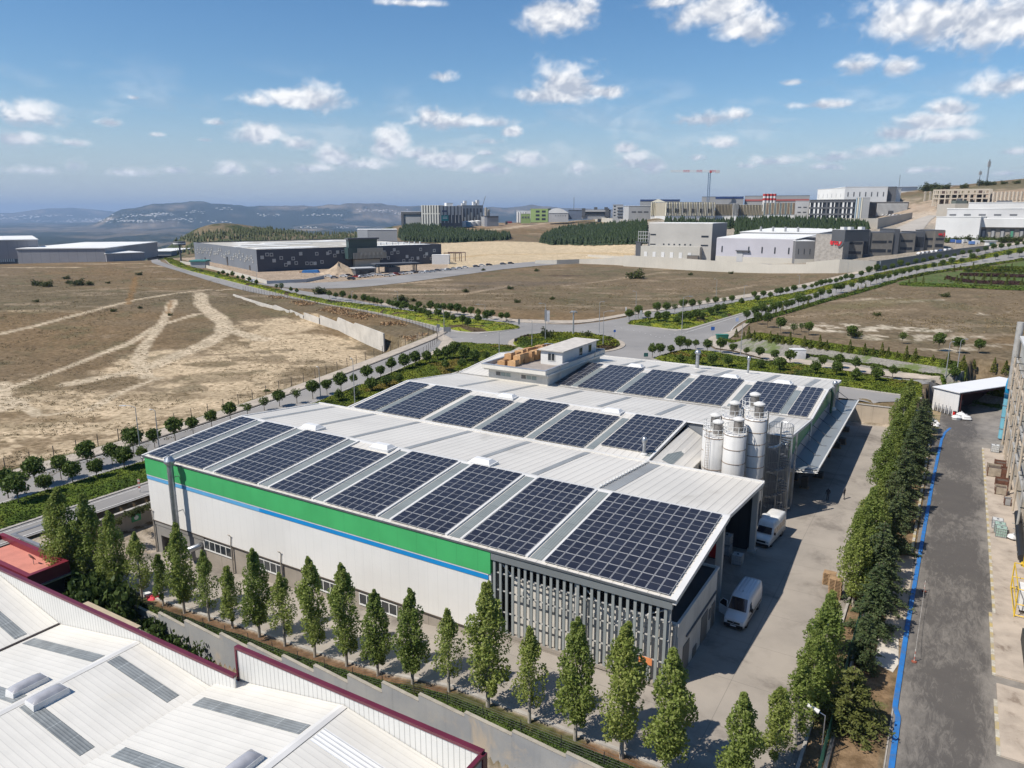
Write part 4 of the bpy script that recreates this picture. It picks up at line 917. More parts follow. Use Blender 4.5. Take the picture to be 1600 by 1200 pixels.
def winb(t, x0, x1, y0, y1, z0, z1, face, n=2, gm=None):
 mb = MB(); d = 0.05
 if face == 'y': mb.box(x0, x1, y0 - d, y0 + d, z0, z1)
 else: mb.box(x0 - d, x0 + d, y0, y1, z0, z1)
 w = t.part('window', mb, gm or GLASS); mb = MB(); f = .07
 if face == 'y':
  mb.box(x0 - f, x1 + f, y0 - d - .04, y0 - d - .002, z0 - f, z0); mb.box(x0 - f, x1 + f, y0 - d - .04, y0 - d - .002, z1, z1 + f)
  for i in range(n + 1): x = x0 + (x1 - x0) * i / n; mb.box(x - f / 2, x + f / 2, y0 - d - .04, y0 - d - .002, z0, z1)
 else:
  mb.box(x0 + d + .002, x0 + d + .04, y0 - f, y1 + f, z0 - f, z0); mb.box(x0 + d + .002, x0 + d + .04, y0 - f, y1 + f, z1, z1 + f)
  for i in range(n + 1): y = y0 + (y1 - y0) * i / n; mb.box(x0 + d + .002, x0 + d + .04, y - f / 2, y + f / 2, z0, z1)
 t.part('window_frame', mb, WFRAME, w)
winb(hut, -45.8,-44.4, q0,0,11.2,12.5, 'y'); winb(hut, h1,0,71.6,72.9,11.2,12.6, 'x', 1); winb(hut, h1,0,75.6,76.9,11.2,12.6, 'x', 1)
# cardboard boxes heaped on the terrace
random.seed(4); CARD = [M('cardboard_%d' % i, c, 0.85,0.08,1.5) for i, c in enumerate(((0.46,0.27,0.125),(0.52,0.32,0.155),(0.40,0.22,0.10)))]
i = 0
for layer in range(2):
 for iy in range(9):
  for ix in range(2 if layer == 0 else 2):
   y = 60.6 + iy * 1.72 + random.uniform(-.15,.15); x = -52.6 + ix * 1.9 + iy * 0.12 + random.uniform(-.15,.15)
   if layer and iy in (0,): continue
   w, d, h = random.uniform(1.4,1.8), random.uniform(1.3,1.6), random.uniform(0.7,0.95)
   mb = MB(); c = CARD[i % 3]; mb.box(-w / 2, w / 2,-d / 2, d / 2,0, h)
   fl = MB(); fl.add([(-w / 2,-d / 2, h + .004),(0,-d / 2, h + .03),(0, d / 2, h + .03),(-w / 2, d / 2, h + .004)],[(0,1,2,3)]); fl.add([(w / 2,-d / 2, h + .004),(w / 2, d / 2, h + .004),(w * .45, d / 2, h + .28),(w * .45,-d / 2, h + .28)],[(0,1,2,3)])
   rowname = ('left' if ix == 0 else 'right') + ' line'; pos = ['nearest the front parapet', 'second from the front parapet', 'third from the front parapet', 'fourth from the front parapet', 'in the middle', 'just past the middle', 'third from the hut end', 'second from the hut end', 'at the hut end'][iy]
   t = Thing('cardboard_box', 'brown cardboard box on the office terrace, %s tier, %s, %s' % ('lower' if layer == 0 else 'upper', rowname, pos), 'cardboard box', (0,0,0),(0,0,0), 'cardboard boxes heaped on the office terrace')
   wx, wy = ab2w(x, y); t.e.location = (wx, wy, 10.4 + layer * 0.86); t.e.rotation_euler.z = ROTB + random.uniform(-.15,.15)
   t.part('carton', mb, c); t.part('flap', fl, c); i += 1
# flue in front of the front wall
fl = Thing('flue_pipe', 'tall galvanised flue pipe with a conical cap against the white front wall', 'flue', (-59.8,-1.0,-3), FB)
mb = MB(); mb.cyl(-60.2,-1.3,-1.7,8.6,0.36, n=20); fl.part('pipe', mb, STEEL, smooth=False)
mb = MB(); mb.lathe([(0.36,8.45),(0.62,8.75),(0.62,9.0),(0.3,9.5),(0.12,9.55),(0.1,9.7),(0.0,9.72)],-60.2,-1.3); fl.part('cap', mb, STEEL, smooth=False)
mb = MB(); mb.tube([(-60.2,-1.3,-1.0),(-60.15,-1.35,-1.75),(-59.4,-1.45,-2.0),(-58.2,-1.2,-1.75),(-57.6,-0.5,-1.5),(-57.5,0,-1.4)],0.36,14); fl.part('elbow', mb, STEEL, smooth=True)
for z in np.arange(-1,8.5,1.4): mb = MB(); mb.cyl(-60.2,-1.3, z, z + .07,0.385, n=20); fl.part('joint_ring', mb, STEEL)
mb = MB(); mb.box(-60.25,-60.15,-1.3,-0.2,6.8,6.88); mb.box(-60.25,-60.15,-1.3,-0.2,2.5,2.58); fl.part('bracket', mb, STEEL)
# small roof flues
def roofflue(a, b, z0, h, r, label):
 t = Thing('roof_flue', label, 'flue', (a, b, z0), FB)
 mb = MB(); mb.cyl(a, b, z0 - .4, z0 + h, r, n=14); t.part('pipe', mb, STEEL)
 mb = MB(); mb.lathe([(r, z0 + h - .1),(r * 1.7, z0 + h + .1),(r * 1.8, z0 + h + .35),(r * 1.2, z0 + h + .7),(0, z0 + h + .8)], a, b, 14); t.part('cap', mb, STEEL, smooth=True)
 mb = MB(); mb.lathe([(r * 2.2, z0 - .3),(r * 2.2, z0 + .02),(r, z0 + .15)], a, b, 14); t.part('flashing', mb, ROOFTRIM)
roofflue(-14.4,31.3,8.4,1.4,.2, 'short steel flue at the lower right corner of the middle solar roof')
roofflue(-24.2,84.0,8.55,2.8,.34, 'thick galvanised flue standing on the rear edge of the back roof')
roofflue(-14.9,84.5,8.5,2.5,.2, 'slim galvanised flue on the rear edge of the back roof')
roofflue(0.9,76.5,6.0,3.8,.24, 'steel flue rising beside the right gable above the canopy')
# ---------------------------------------------------------------- solar arrays
PANEL = None
def panel_mats():
 m, nt, b, out = _nt('solar_cells'); co = _co(nt); x = _axis(nt, co, 'X'); y = _axis(nt, co, 'Y')
 b.inputs['Roughness'].default_value = 0.3; b.inputs['Specular IOR Level'].default_value = 0.22
 ln = None
 for a, per in ((x, 0.158),(y, 0.158)):
  f = _val(nt, 'LESS_THAN', _val(nt, 'FRACT', _val(nt, 'DIVIDE', _val(nt, 'ADD', a, 50.0), per)),0.06); ln = f if ln is None else _val(nt, 'MAXIMUM', ln, f)
 oi = nt.nodes.new('ShaderNodeObjectInfo')
 base = _mix(nt, oi.outputs['Random'],(0.014,0.0155,0.026),(0.020,0.0225,0.036))
 c = _mix(nt, _val(nt, 'MULTIPLY', ln, 0.5), base, (0.05,0.055,0.075)); c = _mix(nt, _val(nt, 'MULTIPLY', _ramp(nt, _noise(nt, co, 1.2,4),0.4,0.8),0.25), c, (0.06,0.06,0.06)); nt.links.new(c, b.inputs['Base Color'])
 return m
CELLS = panel_mats(); FRAMEM = M('panel_frame', (0.50,0.50,0.50),0.4,0.05,1, metal=0.3)
def panel_mesh(w, d):
 mb = MB(); fr = 0.03; g = 0.02
 mb.mi = 1; mb.box(0, w, 0, d, 0,0.035)
 mb.mi = 0
 for y0, y1 in ((fr, d / 2 - g),(d / 2 + g, d - fr)): mb.box(fr, w - fr, y0, y1,0.0355,0.0395)
 return mb.mesh('solar_panel', [CELLS, FRAMEM])
_pm = {}
def solar_array(k, a0, a1, b0, b1, nc, nr, label):
 """nc columns, nr rows of panels (two half-cells each)"""
 sl = math.atan2(RIDGE - EAVE, 14.75); L = (b1 - b0) / math.cos(sl)
 pw = (a1 - a0) / nc; pd = L / nr; key = (round(pw, 2), round(pd, 2))
 if key not in _pm: _pm[key] = panel_mesh(pw - 0.055, pd - 0.055)
 z = zr(k, b0) + 0.14; wx, wy = ab2w(a0, b0)
 e = bpy.data.objects.new('solar_array', None); COL.objects.link(e); e.location = (wx, wy, z); e.rotation_euler = (0,0, ROTB)
 tag(e, label, 'solar array', 'solar arrays on the factory roofs')
 cnt = 0
 for r in range(nr):
  for c in range(nc):
   if cnt >= 100: break
   o = link('solar_panel', _pm[key], e, (c * pw + 0.03, r * pd * math.cos(sl), r * pd * math.sin(sl) )); o.rotation_euler = (sl, 0,0); cnt += 1
 mb = MB()
 for r in range(nr):
  for f in (0.25,0.75):
   y = (r + f) * pd * math.cos(sl); zz = (r + f) * pd * math.sin(sl); mb.box(-0.1, a1 - a0 + 0.1, y - .03, y + .03, zz - .12, zz - .01)
 link('mounting_rail', mb.mesh('mounting_rail', FRAMEM), e)
ordn = ['leftmost', 'second from the left', 'third from the left', 'fourth from the left', 'fifth from the left', 'sixth from the left', 'seventh from the left', 'largest, at the right end']
for i, (a0, a1, b1, nc) in enumerate([(-66.6,-63.75,14.4,3),(-61.75,-56.35,14.4,6),(-54.1,-47.2,14.4,7),(-45.0,-38.95,12.5,6),(-36.8,-30.15,14.5,7),(-28.1,-21.75,14.5,6),(-19.7,-13.2,14.5,7),(-11.3,-0.25,14.55,11)]):
 solar_array(0, a0, a1,0.12, b1, nc, 7 if i != 3 else 6, '%s solar array on the front roof%s' % (ordn[i], ', shorter than its neighbours' if i == 3 else ''))
ord6 = ['leftmost', 'second from the left', 'third from the left', 'fourth from the left', 'fifth from the left', 'rightmost']
for i, (a0, a1, b0, b1, nc) in enumerate([(-60.7,-56.6,30.0,43.7,4),(-55.2,-48.1,30.0,43.7,7),(-46.0,-39.2,30.0,41.9,7),(-37.5,-30.8,30.0,43.7,7),(-29.1,-22.1,30.0,42.0,7),(-20.4,-13.6,31.7,43.8,7)]):
 solar_array(1, a0, a1, b0, b1, nc, 7 if b1 - b0 > 13 else 6, '%s solar array on the middle roof' % ord6[i])
for i, (a0, a1, nc) in enumerate([(-41.9,-38.8,3),(-37.5,-30.7,7),(-29.2,-22.2,7),(-20.4,-12.9,7),(-10.8,-4.4,6),(-3.2,-0.4,3)]):
 solar_array(2, a0, a1,59.7,73.7, nc, 7, '%s solar array on the rear roof%s' % (ord6[i], ', in the shade of the office' if i == 0 else ''))
# ---------------------------------------------------------------- silos
SILO = M('silo_white', (0.60,0.59,0.57),0.4,0.04,0.3, streak=0.25); RUST = M('silo_rust_band', (0.26,0.20,0.15),0.7,0.2,1.5)
FILT = M('filter_steel', (0.30,0.28,0.26),0.35,0.15,1.5, metal=0.6)
SILO2 = M('silo_stained', (0.60,0.59,0.57),0.45,0.05,0.3, streak=0.5, dirt=((0.33,0.20,0.12),0.5,0.66,0.8))
def silo(a, b, r, ztop, seams, label, ladder=False, mat=SILO):
 t = Thing('silo', label, 'silo', (a, b, 0), FB, 'white silos behind the front shed')
 mb = MB(); mb.lathe([(0.35,1.2),(r, 3.2),(r, ztop),(r * 0.93, ztop + .12),(0, ztop + .25)], a, b, 32); t.part('tank', mb, mat, smooth=False)
 for p in t.e.children: p.data.polygons.foreach_set('use_smooth', [len(f.vertices) == 4 and abs(f.normal.z) < .5 for f in p.data.polygons])
 for z in np.linspace(3.2, ztop - 0.02, seams): mb = MB(); mb.lathe([(r, z - .05),(r + .03, z - .04),(r + .03, z + .04),(r, z + .05)], a, b, 32); t.part('seam', mb, RUST)
 for i in range(4):
  an = math.pi / 4 + i * math.pi / 2; mb = MB(); mb.box(a + r * .9 * math.cos(an) - .1, a + r * .9 * math.cos(an) + .1, b + r * .9 * math.sin(an) - .1, b + r * .9 * math.sin(an) + .1,0,3.4); t.part('leg', mb, SILO)
 mb = MB(); n = 12; R_ = r * .96
 for i in range(n):
  an = 2 * math.pi * i / n; x, y = a + R_ * math.cos(an), b + R_ * math.sin(an); mb.box(x - .03, x + .03, y - .03, y + .03, ztop, ztop + 1.1)
 for z in (ztop + .55, ztop + 1.05): mb.tube([(a + R_ * math.cos(2 * math.pi * i / 24), b + R_ * math.sin(2 * math.pi * i / 24), z) for i in range(25)],.03,5)
 t.part('guard_rail', mb, WFRAME)
 mb = MB(); mb.cyl(a + .25, b + .1, ztop + .1, ztop + 1.7,.52, n=18); f = t.part('filter', mb, FILT)
 mb = MB(); mb.lathe([(.62, ztop + 1.65),(.68, ztop + 1.7),(.68, ztop + 1.85),(.3, ztop + 2.05),(0, ztop + 2.12)], a + .25, b + .1,18); t.part('filter_cap', mb, ROOFTRIM, f)
 if ladder:
  mb = MB(); an = -1.9; x, y = a + (r + .22) * math.cos(an), b + (r + .22) * math.sin(an); tx, ty = -math.sin(an) * .22, math.cos(an) * .22
  mb.bar((x - tx, y - ty, 1),(x - tx, y - ty, ztop + 1.1),.025); mb.bar((x + tx, y + ty, 1),(x + tx, y + ty, ztop + 1.1),.025)
  for z in np.arange(1.2, ztop + 1,.32): mb.bar((x - tx, y - ty, z),(x + tx, y + ty, z),.018)
  t.part('ladder', mb, RUST)
 mb = MB(); an = 0.4; x, y = a + (r + .1) * math.cos(an), b + (r + .1) * math.sin(an); mb.tube([(x, y, 1.0),(x, y, ztop + .8),(x - .5 * math.cos(an), y - .5 * math.sin(an), ztop + .9)],.07,6); t.part('fill_pipe', mb, STEEL)
SZ = [( -6.75,34.6,1.28,11.0,3, 'silo nearest the front shed, with a rust-stained rim and a ladder', True, SILO2),
   ( -4.3,34.2,1.3,11.8,6, 'middle front silo with five seams, between the laddered and the tallest', False, SILO),
   ( -2.6,36.6,1.3,13.3,8, 'tallest silo, closest to the spiral stair', False, SILO),
   ( -5.9,38.4,1.3,12.6,6, 'rear left silo half hidden behind the front pair', False, SILO),
   ( -3.9,40.0,1.25,13.6,6, 'rearmost silo whose filter shows above the others', False, SILO),
   ( -7.9,37.4,1.15,11.0,4, 'narrow silo behind the rusty laddered silo', False, SILO)]
for s_ in SZ: silo(s_[0], s_[1], s_[2], s_[3], s_[4], 'white ' + s_[5], s_[6], s_[7])
# spiral stair in a bar cage
st = Thing('spiral_stair', 'steel spiral staircase in a tall bar cage beside the silos', 'staircase', (-1.0,42.2,0), FB)
cx, cy, rr = -0.55,41.6,1.45
mb = MB(); mb.cyl(cx, cy, 0,11.9,.1, n=10); st.part('centre_post', mb, STEEL)
mb = MB()
for i in range(26): an = 2 * math.pi * i / 26; mb.bar((cx + rr * math.cos(an), cy + rr * math.sin(an),0.6),(cx + rr * math.cos(an), cy + rr * math.sin(an),11.6),.022)
for z in (1,3.6,6.2,8.8,11.6): mb.tube([(cx + rr * math.cos(t), cy + rr * math.sin(t), z) for t in np.linspace(0,2 * math.pi, 21)],.03,5)
st.part('cage', mb, STEEL)
for i in range(48):
 an = i * 0.42; z = 0.4 + i * 0.215; mb = MB(); c, s = math.cos, math.sin
 mb.add([(cx, cy, z),(cx + rr * c(an), cy + rr * s(an), z),(cx + rr * c(an + .4), cy + rr * s(an + .4), z),(cx, cy, z + .05),(cx + rr * c(an), cy + rr * s(an), z + .05),(cx + rr * c(an + .4), cy + rr * s(an + .4), z + .05)],[(2,1,0),(3,4,5),(0,1,4,3),(1,2,5,4),(2,0,3,5)]); st.part('tread', mb, STEEL)
for (x, y) in ((-2.2,40.0),(1.1,40.0),(1.1,43.2)): mb = MB(); mb.box(x - .09, x + .09, y - .09, y + .09,0,10.4); st.part('corner_post', mb, STEEL)
# white tank on a stand by the open bay
tk = Thing('standing_drums', 'two stacked white drums between the open bay and the stair', 'drums', (0.9,34.0,0), FB)
mb = MB(); mb.lathe([(0,0.1),(.45,.1),(.48,.3),(.48,1.3),(.4,1.45),(0,1.5)],0.1,33.2,16); tk.part('lower_drum', mb, WFRAME, smooth=True)
mb = MB(); mb.lathe([(0,1.6),(.45,1.6),(.48,1.8),(.48,2.8),(.4,2.95),(0,3.0)],0.1,33.2,16); tk.part('upper_drum', mb, WFRAME, smooth=True)
# ---------------------------------------------------------------- plants
rng = np.random.default_rng(7)
BARK = M('bark', (0.16,0.125,0.09),0.9,0.15,3); BARKW = M('poplar_bark', (0.34,0.31,0.26),0.9,0.15,3, dirt=((0.7,0.68,0.63),0.5,0.55,0.6))
POPL = leafmat('poplar_leaves', (0.135,0.195,0.036),(0.195,0.265,0.052),(0.34,0.39,0.13),0.5)
BALLL = leafmat('globe_leaves', (0.036,0.070,0.016),(0.065,0.112,0.020),(0.13,0.175,0.038),0.28)
CEDL = leafmat('cedar_needles', (0.055,0.085,0.045),(0.068,0.100,0.036),(0.12,0.15,0.06),0.25)
OLIL = leafmat('olive_needles', (0.085,0.098,0.026),(0.11,0.12,0.03),(0.17,0.175,0.05),0.25)
CYPL = leafmat('cypress_leaves', (0.065,0.09,0.015),(0.11,0.135,0.02),(0.15,0.16,0.03),0.2)
COVL = leafmat('cover_leaves', (0.060,0.088,0.014),(0.125,0.150,0.018),(0.20,0.20,0.035),0.2,0.1)
COVD = leafmat('dark_cover_leaves', (0.030,0.045,0.012),(0.05,0.07,0.015),(0.09,0.10,0.03),0.2,0.1)
PURL = leafmat('purple_leaves', (0.045,0.022,0.022),(0.06,0.03,0.026),(0.1,0.05,0.04),0.2)
IVYL = leafmat('climber_leaves', (0.028,0.055,0.016),(0.045,0.08,0.02),(0.09,0.13,0.035),0.25)
DRYL = leafmat('dry_leaves', (0.14,0.085,0.03),(0.20,0.12,0.04),(0.09,0.11,0.03),0.2)
def quads(C, size, flat_=0.0, elong=1.0, rg=None):
 rg = rg or rng; n = len(C)
 nrm = rg.normal(size=(n, 3)); nrm[:, 2] = np.abs(nrm[:, 2]) + flat_; nrm /= np.linalg.norm(nrm, axis=1)[:, None]
 t = rg.normal(size=(n, 3)); t -= (t * nrm).sum(1)[:, None] * nrm; t /= np.linalg.norm(t, axis=1)[:, None]; b = np.cross(nrm, t)
 s = (np.asarray(size) * rg.uniform(0.65,1.3, n))[:, None]
 V = np.stack([C - t * s * elong, C - b * s * 0.62, C + t * s * elong, C + b * s * 0.62],1).reshape(-1,3)
 return V, np.arange(4 * n).reshape(n, 4)
def leafmesh(name, C, size, mat, **k): V, F = quads(C, size, **k); return fastmesh(name, V, F, mat)
def clumps(cent, per, sig, rg=None):
 rg = rg or rng; n = len(cent); p = rg.normal(size=(n, per, 3)); p /= (np.linalg.norm(p, axis=2)[..., None] + 1e-6); p *= (rg.uniform(0.25,1,(n, per, 1)) ** 0.6)
 return (cent[:, None, :] + p * np.asarray(sig).reshape(n if np.ndim(sig) else 1,1,-1 if np.ndim(sig) > 1 else 1)).reshape(-1,3)
def make_poplar(seed, h, R_, dens=1.0, leaf=0.105):
 rg = np.random.default_rng(seed); k = int(86 * dens)
 t = rg.uniform(0.0,1.0, k) ** 0.85; ang = rg.uniform(0,2 * np.pi, k)
 prof = np.interp(t, [0,.12,.3,.55,.8,1.0],[.35,.8,1.0,.84,.5,.1]) * R_
 rad = prof * rg.uniform(0.2,1.0, k)
 z0 = h * 0.17; C = np.stack([rad * np.cos(ang), rad * np.sin(ang), z0 + t * (h - z0)],1)
 sg = np.stack([prof * .30 + .09, prof * .30 + .09, prof * .55 + .2],1)
 P = rg.normal(size=(k, int(105 * dens),3)); P /= np.linalg.norm(P, axis=2)[..., None]; P *= rg.uniform(.3,1, P.shape[:2] + (1,)) ** .5
 L = (C[:, None] + P * sg[:, None]).reshape(-1,3)
 lv = leafmesh('poplar_crown', L, leaf, POPL, rg=rg)
 mb = MB(); mb.tube([(0,0,-.3),(0.03,0.02, h * .3),(-.02,.03, h * .65),(0,0, h * .93)],0.15,8,0.03)
 for i in range(0, k, 3):
  c = C[i]; mb.tube([(0,0, max(h * .14, c[2] - rad[i] * 1.6)),(c[0] * .6, c[1] * .6, c[2] - rad[i] * .5), tuple(c)],0.045,5,0.012)
 tk_ = mb.mesh('poplar_trunk', BARKW); return tk_, lv
POP = [make_poplar(11,8.6,1.4,.95), make_poplar(12,7.6,1.25,0.8), make_poplar(13,9.2,1.5,1.0), make_poplar(14,8.0,1.35,0.72), make_poplar(15,9.0,1.7,1.15)]
def make_ball(seed, trunk=1.35, r=1.15, n=1500, leaf=.15, flatn=0.85):
 rg = np.random.default_rng(seed); cents = rg.normal(size=(34,3)); cents /= np.linalg.norm(cents, axis=1)[:, None]; cents *= r * .72 * rg.uniform(.6,1.1,(34,1)); cents[:, 2] *= flatn
 cents = np.concatenate([cents, [[0,0,0]] * 3]) + [0,0, trunk + r * .8]
 L = clumps(cents, n // 37, r * .42, rg); lv = leafmesh('globe_crown', L, leaf, BALLL, rg=rg)
 mb = MB(); mb.tube([(0,0,-.2),(.03,0, trunk * .6),(0,.03, trunk + r * .8)],0.07,6,.04)
 for i in range(5): a = i * 1.26; mb.tube([(0,0, trunk * .85),(r * .5 * math.cos(a), r * .5 * math.sin(a), trunk + r * .6)],.035,4,.01)
 return mb.mesh('globe_trunk', BARK), lv
BALL = [make_ball(21), make_ball(22,1.5,1.3,1700), make_ball(23,1.3,0.95,1200), make_ball(24,1.2,1.05,420,.13)]
def make_cedar(seed, h, R_, leaf=.115, mat=CEDL):
 rg = np.random.default_rng(seed); pts = []; mb = MB(); mb.tube([(0,0,-.3),(0,0, h * .5),(0,0, h * .97)],.2,8,.03)
 nl = int(h / .48)
 for i in range(nl):
  t = i / nl; z = h * .06 + t * h * .92; rr = R_ * (1 - t) ** .8 * (0.82 + .3 * rg.random()) + .15
  for j in range(7 if t < .7 else 5):
   a = rg.uniform(0,6.283); l = rr * rg.uniform(.7,1.12); s = np.linspace(.12,1, max(3, int(l * 9)))
   x = l * s * math.cos(a); y = l * s * math.sin(a); zz = z + .16 * l * s - .30 * l * s ** 2 + rg.normal(0,.04, len(s))
   w = 0.34 * l * (1 - s * .75) * .5 + .06
   for q in range(5): pts.append(np.stack([x + rg.normal(0,1, len(s)) * w, y + rg.normal(0,1, len(s)) * w, zz + rg.normal(0,.05, len(s))],1))
   mb.bar((0,0, z),(x[-1] * .9, y[-1] * .9, zz[-1]),.02)
 L = np.concatenate(pts); lv = leafmesh('cedar_crown', L, leaf, mat, flat_=1.2, elong=1.3, rg=rg); return mb.mesh('cedar_trunk', BARK), lv
CED = [make_cedar(31,9.5,3.0), make_cedar(32,8.0,2.6), make_cedar(33,10.5,3.2), make_cedar(34,6.0,3.0,.12, OLIL)]
def make_cyp(seed, h, R_, n=420, leaf=.13, mat=None):
 rg = np.random.default_rng(seed); t = rg.uniform(0,1, n) ** 1.3; a = rg.uniform(0,6.283, n); r = R_ * (1 - t) ** .8 * rg.uniform(.5,1.0, n)
 L = np.stack([r * np.cos(a), r * np.sin(a),.12 + t * h],1); mb = MB(); mb.tube([(0,0,-.2),(0,0, h * .8)],.06,5,.02)
 return mb.mesh('cypress_trunk', BARK), leafmesh('cypress_crown', L, leaf, mat or CYPL, rg=rg)
CYP = [make_cyp(41,2.6,.8), make_cyp(42,1.9,.6,300), make_cyp(43,3.2,.75,500)]
def make_bush(seed, r, h, n, leaf, mat):
 rg = np.random.default_rng(seed); c = rg.normal(size=(14,3)) * [r * .45, r * .45, h * .2]; c[:, 2] = np.abs(c[:, 2]) + h * .3
 L = clumps(c, n // 14, r * .45, rg); L[:, 2] = np.abs(L[:, 2]); mb = MB()
 for i in range(5): mb.tube([(0,0,-.1), tuple(c[i])],.04,4,.01)
 return mb.mesh('bush_stems', BARK), leafmesh('bush_crown', L, leaf, mat, rg=rg)
BUSH = [make_bush(51,1.0,1.0,520,.13, BALLL), make_bush(52,1.3,1.3,700,.14, COVD), make_bush(53,.9,.9,500,.12, PURL), make_bush(54,1.0,.9,500,.14, IVYL)]
def plant(kind, meshes, loc, label, cat, group, s=1.0, rz=None, parts=('trunk', 'crown')):
 e = bpy.data.objects.new(kind, None); COL.objects.link(e); e.location = loc; e.rotation_euler.z = random.uniform(0,6.28) if rz is None else rz
 e.scale = s if isinstance(s, tuple) else (s, s, s); tag(e, label, cat, group)
 link(parts[0], meshes[0], e); link(parts[1], meshes[1], e); return e
ORD = ['nearest', 'second', 'third', 'fourth', 'fifth', 'sixth', 'seventh', 'eighth', 'ninth', 'tenth', 'eleventh', 'twelfth', 'thirteenth', 'fourteenth', 'fifteenth', 'sixteenth', 'seventeenth', 'eighteenth', 'nineteenth', 'twentieth',
    'twenty-first', 'twenty-second', 'twenty-third', 'twenty-fourth', 'twenty-fifth', 'twenty-sixth', 'twenty-seventh', 'twenty-eighth', 'twenty-ninth', 'thirtieth', 'thirty-first', 'thirty-second', 'thirty-third', 'thirty-fourth', 'thirty-fifth', 'thirty-sixth']
def nth(i, first='first'): return first if i == 0 else (ORD[i] if i < len(ORD) else '%dth' % (i + 1))
random.seed(11)
def gz(a, b):
 x, y = ab2w(a, b); return (x, y, hz(x, y))
# front row of poplars: (a, scale, variant)
FR = [(-56.3,.95,3),(-52.5,.78,1),(-48.9,1.15,0),(-44.9,.95,3),(-41.3,.88,1),(-37.4,1.05,0),(-33.9,.92,3),(-30.0,1.05,2),(-26.1,1.05,2),(-22.5,.92,0),(-18.7,.98,0),(-15.0,.90,3),(-11.3,1.12,2),(-7.6,.98,3),(-3.8,1.12,0),(-.2,1.12,2),(3.1,1.10,0)]
for i, (a, s, v) in enumerate(FR):
 plant('poplar_tree', POP[v], gz(a, -8.75),('slim poplar with a pale trunk, %s from the left before the factory wall' % nth(i)), 'poplar', 'poplars in the row before the factory', (s * random.uniform(.92,1.12), s * random.uniform(.92,1.12), s))
for i, (u, v, s, m) in enumerate([(112,925,1.35,4),(150,925,1.25,2),(185,932,1.15,0)]):
 P = hit(u, v); plant('poplar_tree', POP[m], tuple(P),['tall bushy poplar at the far left, nearest the grey flat roof', 'tall poplar second from the left beside the factory forecourt', 'poplar third from the left before the gate wall'][i], 'poplar', 'poplars in the row before the factory', s)
# poplars between the yard and the strip
SR = [(7.6,-8.2,.9,0),(9.2,-4.4,.85,1),(9.9,-1.2,.85,3),(10.3,2.0,.9,0),(10.6,5.2,.98,2),(10.2,8.4,.85,3),(10.0,12.0,.8,1),(11.0,21.8,.95,0),(11.0,25.6,1.0,4),(11.2,29.5,1.05,2),(11.2,33.4,.95,4),(11.0,42.5,.8,3),(10.8,52.0,.98,4),(11.4,61.0,.8,1),(11.2,66.0,1.0,4),(11.4,75,.85,3),(11.0,80.0,1.1,4),(11.2,89.0,1.05,2)]
for i, (a, b, s, v) in enumerate(SR):
 plant('poplar_tree', POP[v], gz(a, b), 'leafy poplar beside the green fence, %s from the camera' % nth(i, 'nearest'), 'poplar', 'poplars along the yard fence', (s * 1.12, s * 1.12, s * .98))
CR = [(12.9,2.6,.78,3),(12.9,11.5,.66,1),(13.0,17.0,.78,0),(12.8,23.0,.86,2),(13.0,28.8,.72,1),(13.1,36.5,.8,0),(13.3,44.0,.7,1),(13.0,48.5,.88,2),(13.4,57,.7,0),(13.2,63.0,.9,2),(13.4,72,.74,1),(13.5,78,.86,0),(13.6,86,.72,2),(14.0,91.0,.8,1)]
for i, (a, b, s, v) in enumerate(CR):
 plant('cedar_tree', CED[v], gz(a, b),('broad low cedar standing alone, nearest the camera beside the blue line' if i == 0 else 'dark cedar between the fence and the blue line, %s from the camera' % nth(i, 'nearest')), 'cedar', 'cedars along the blue-lined road', s * (1.15 if v == 3 else 1))
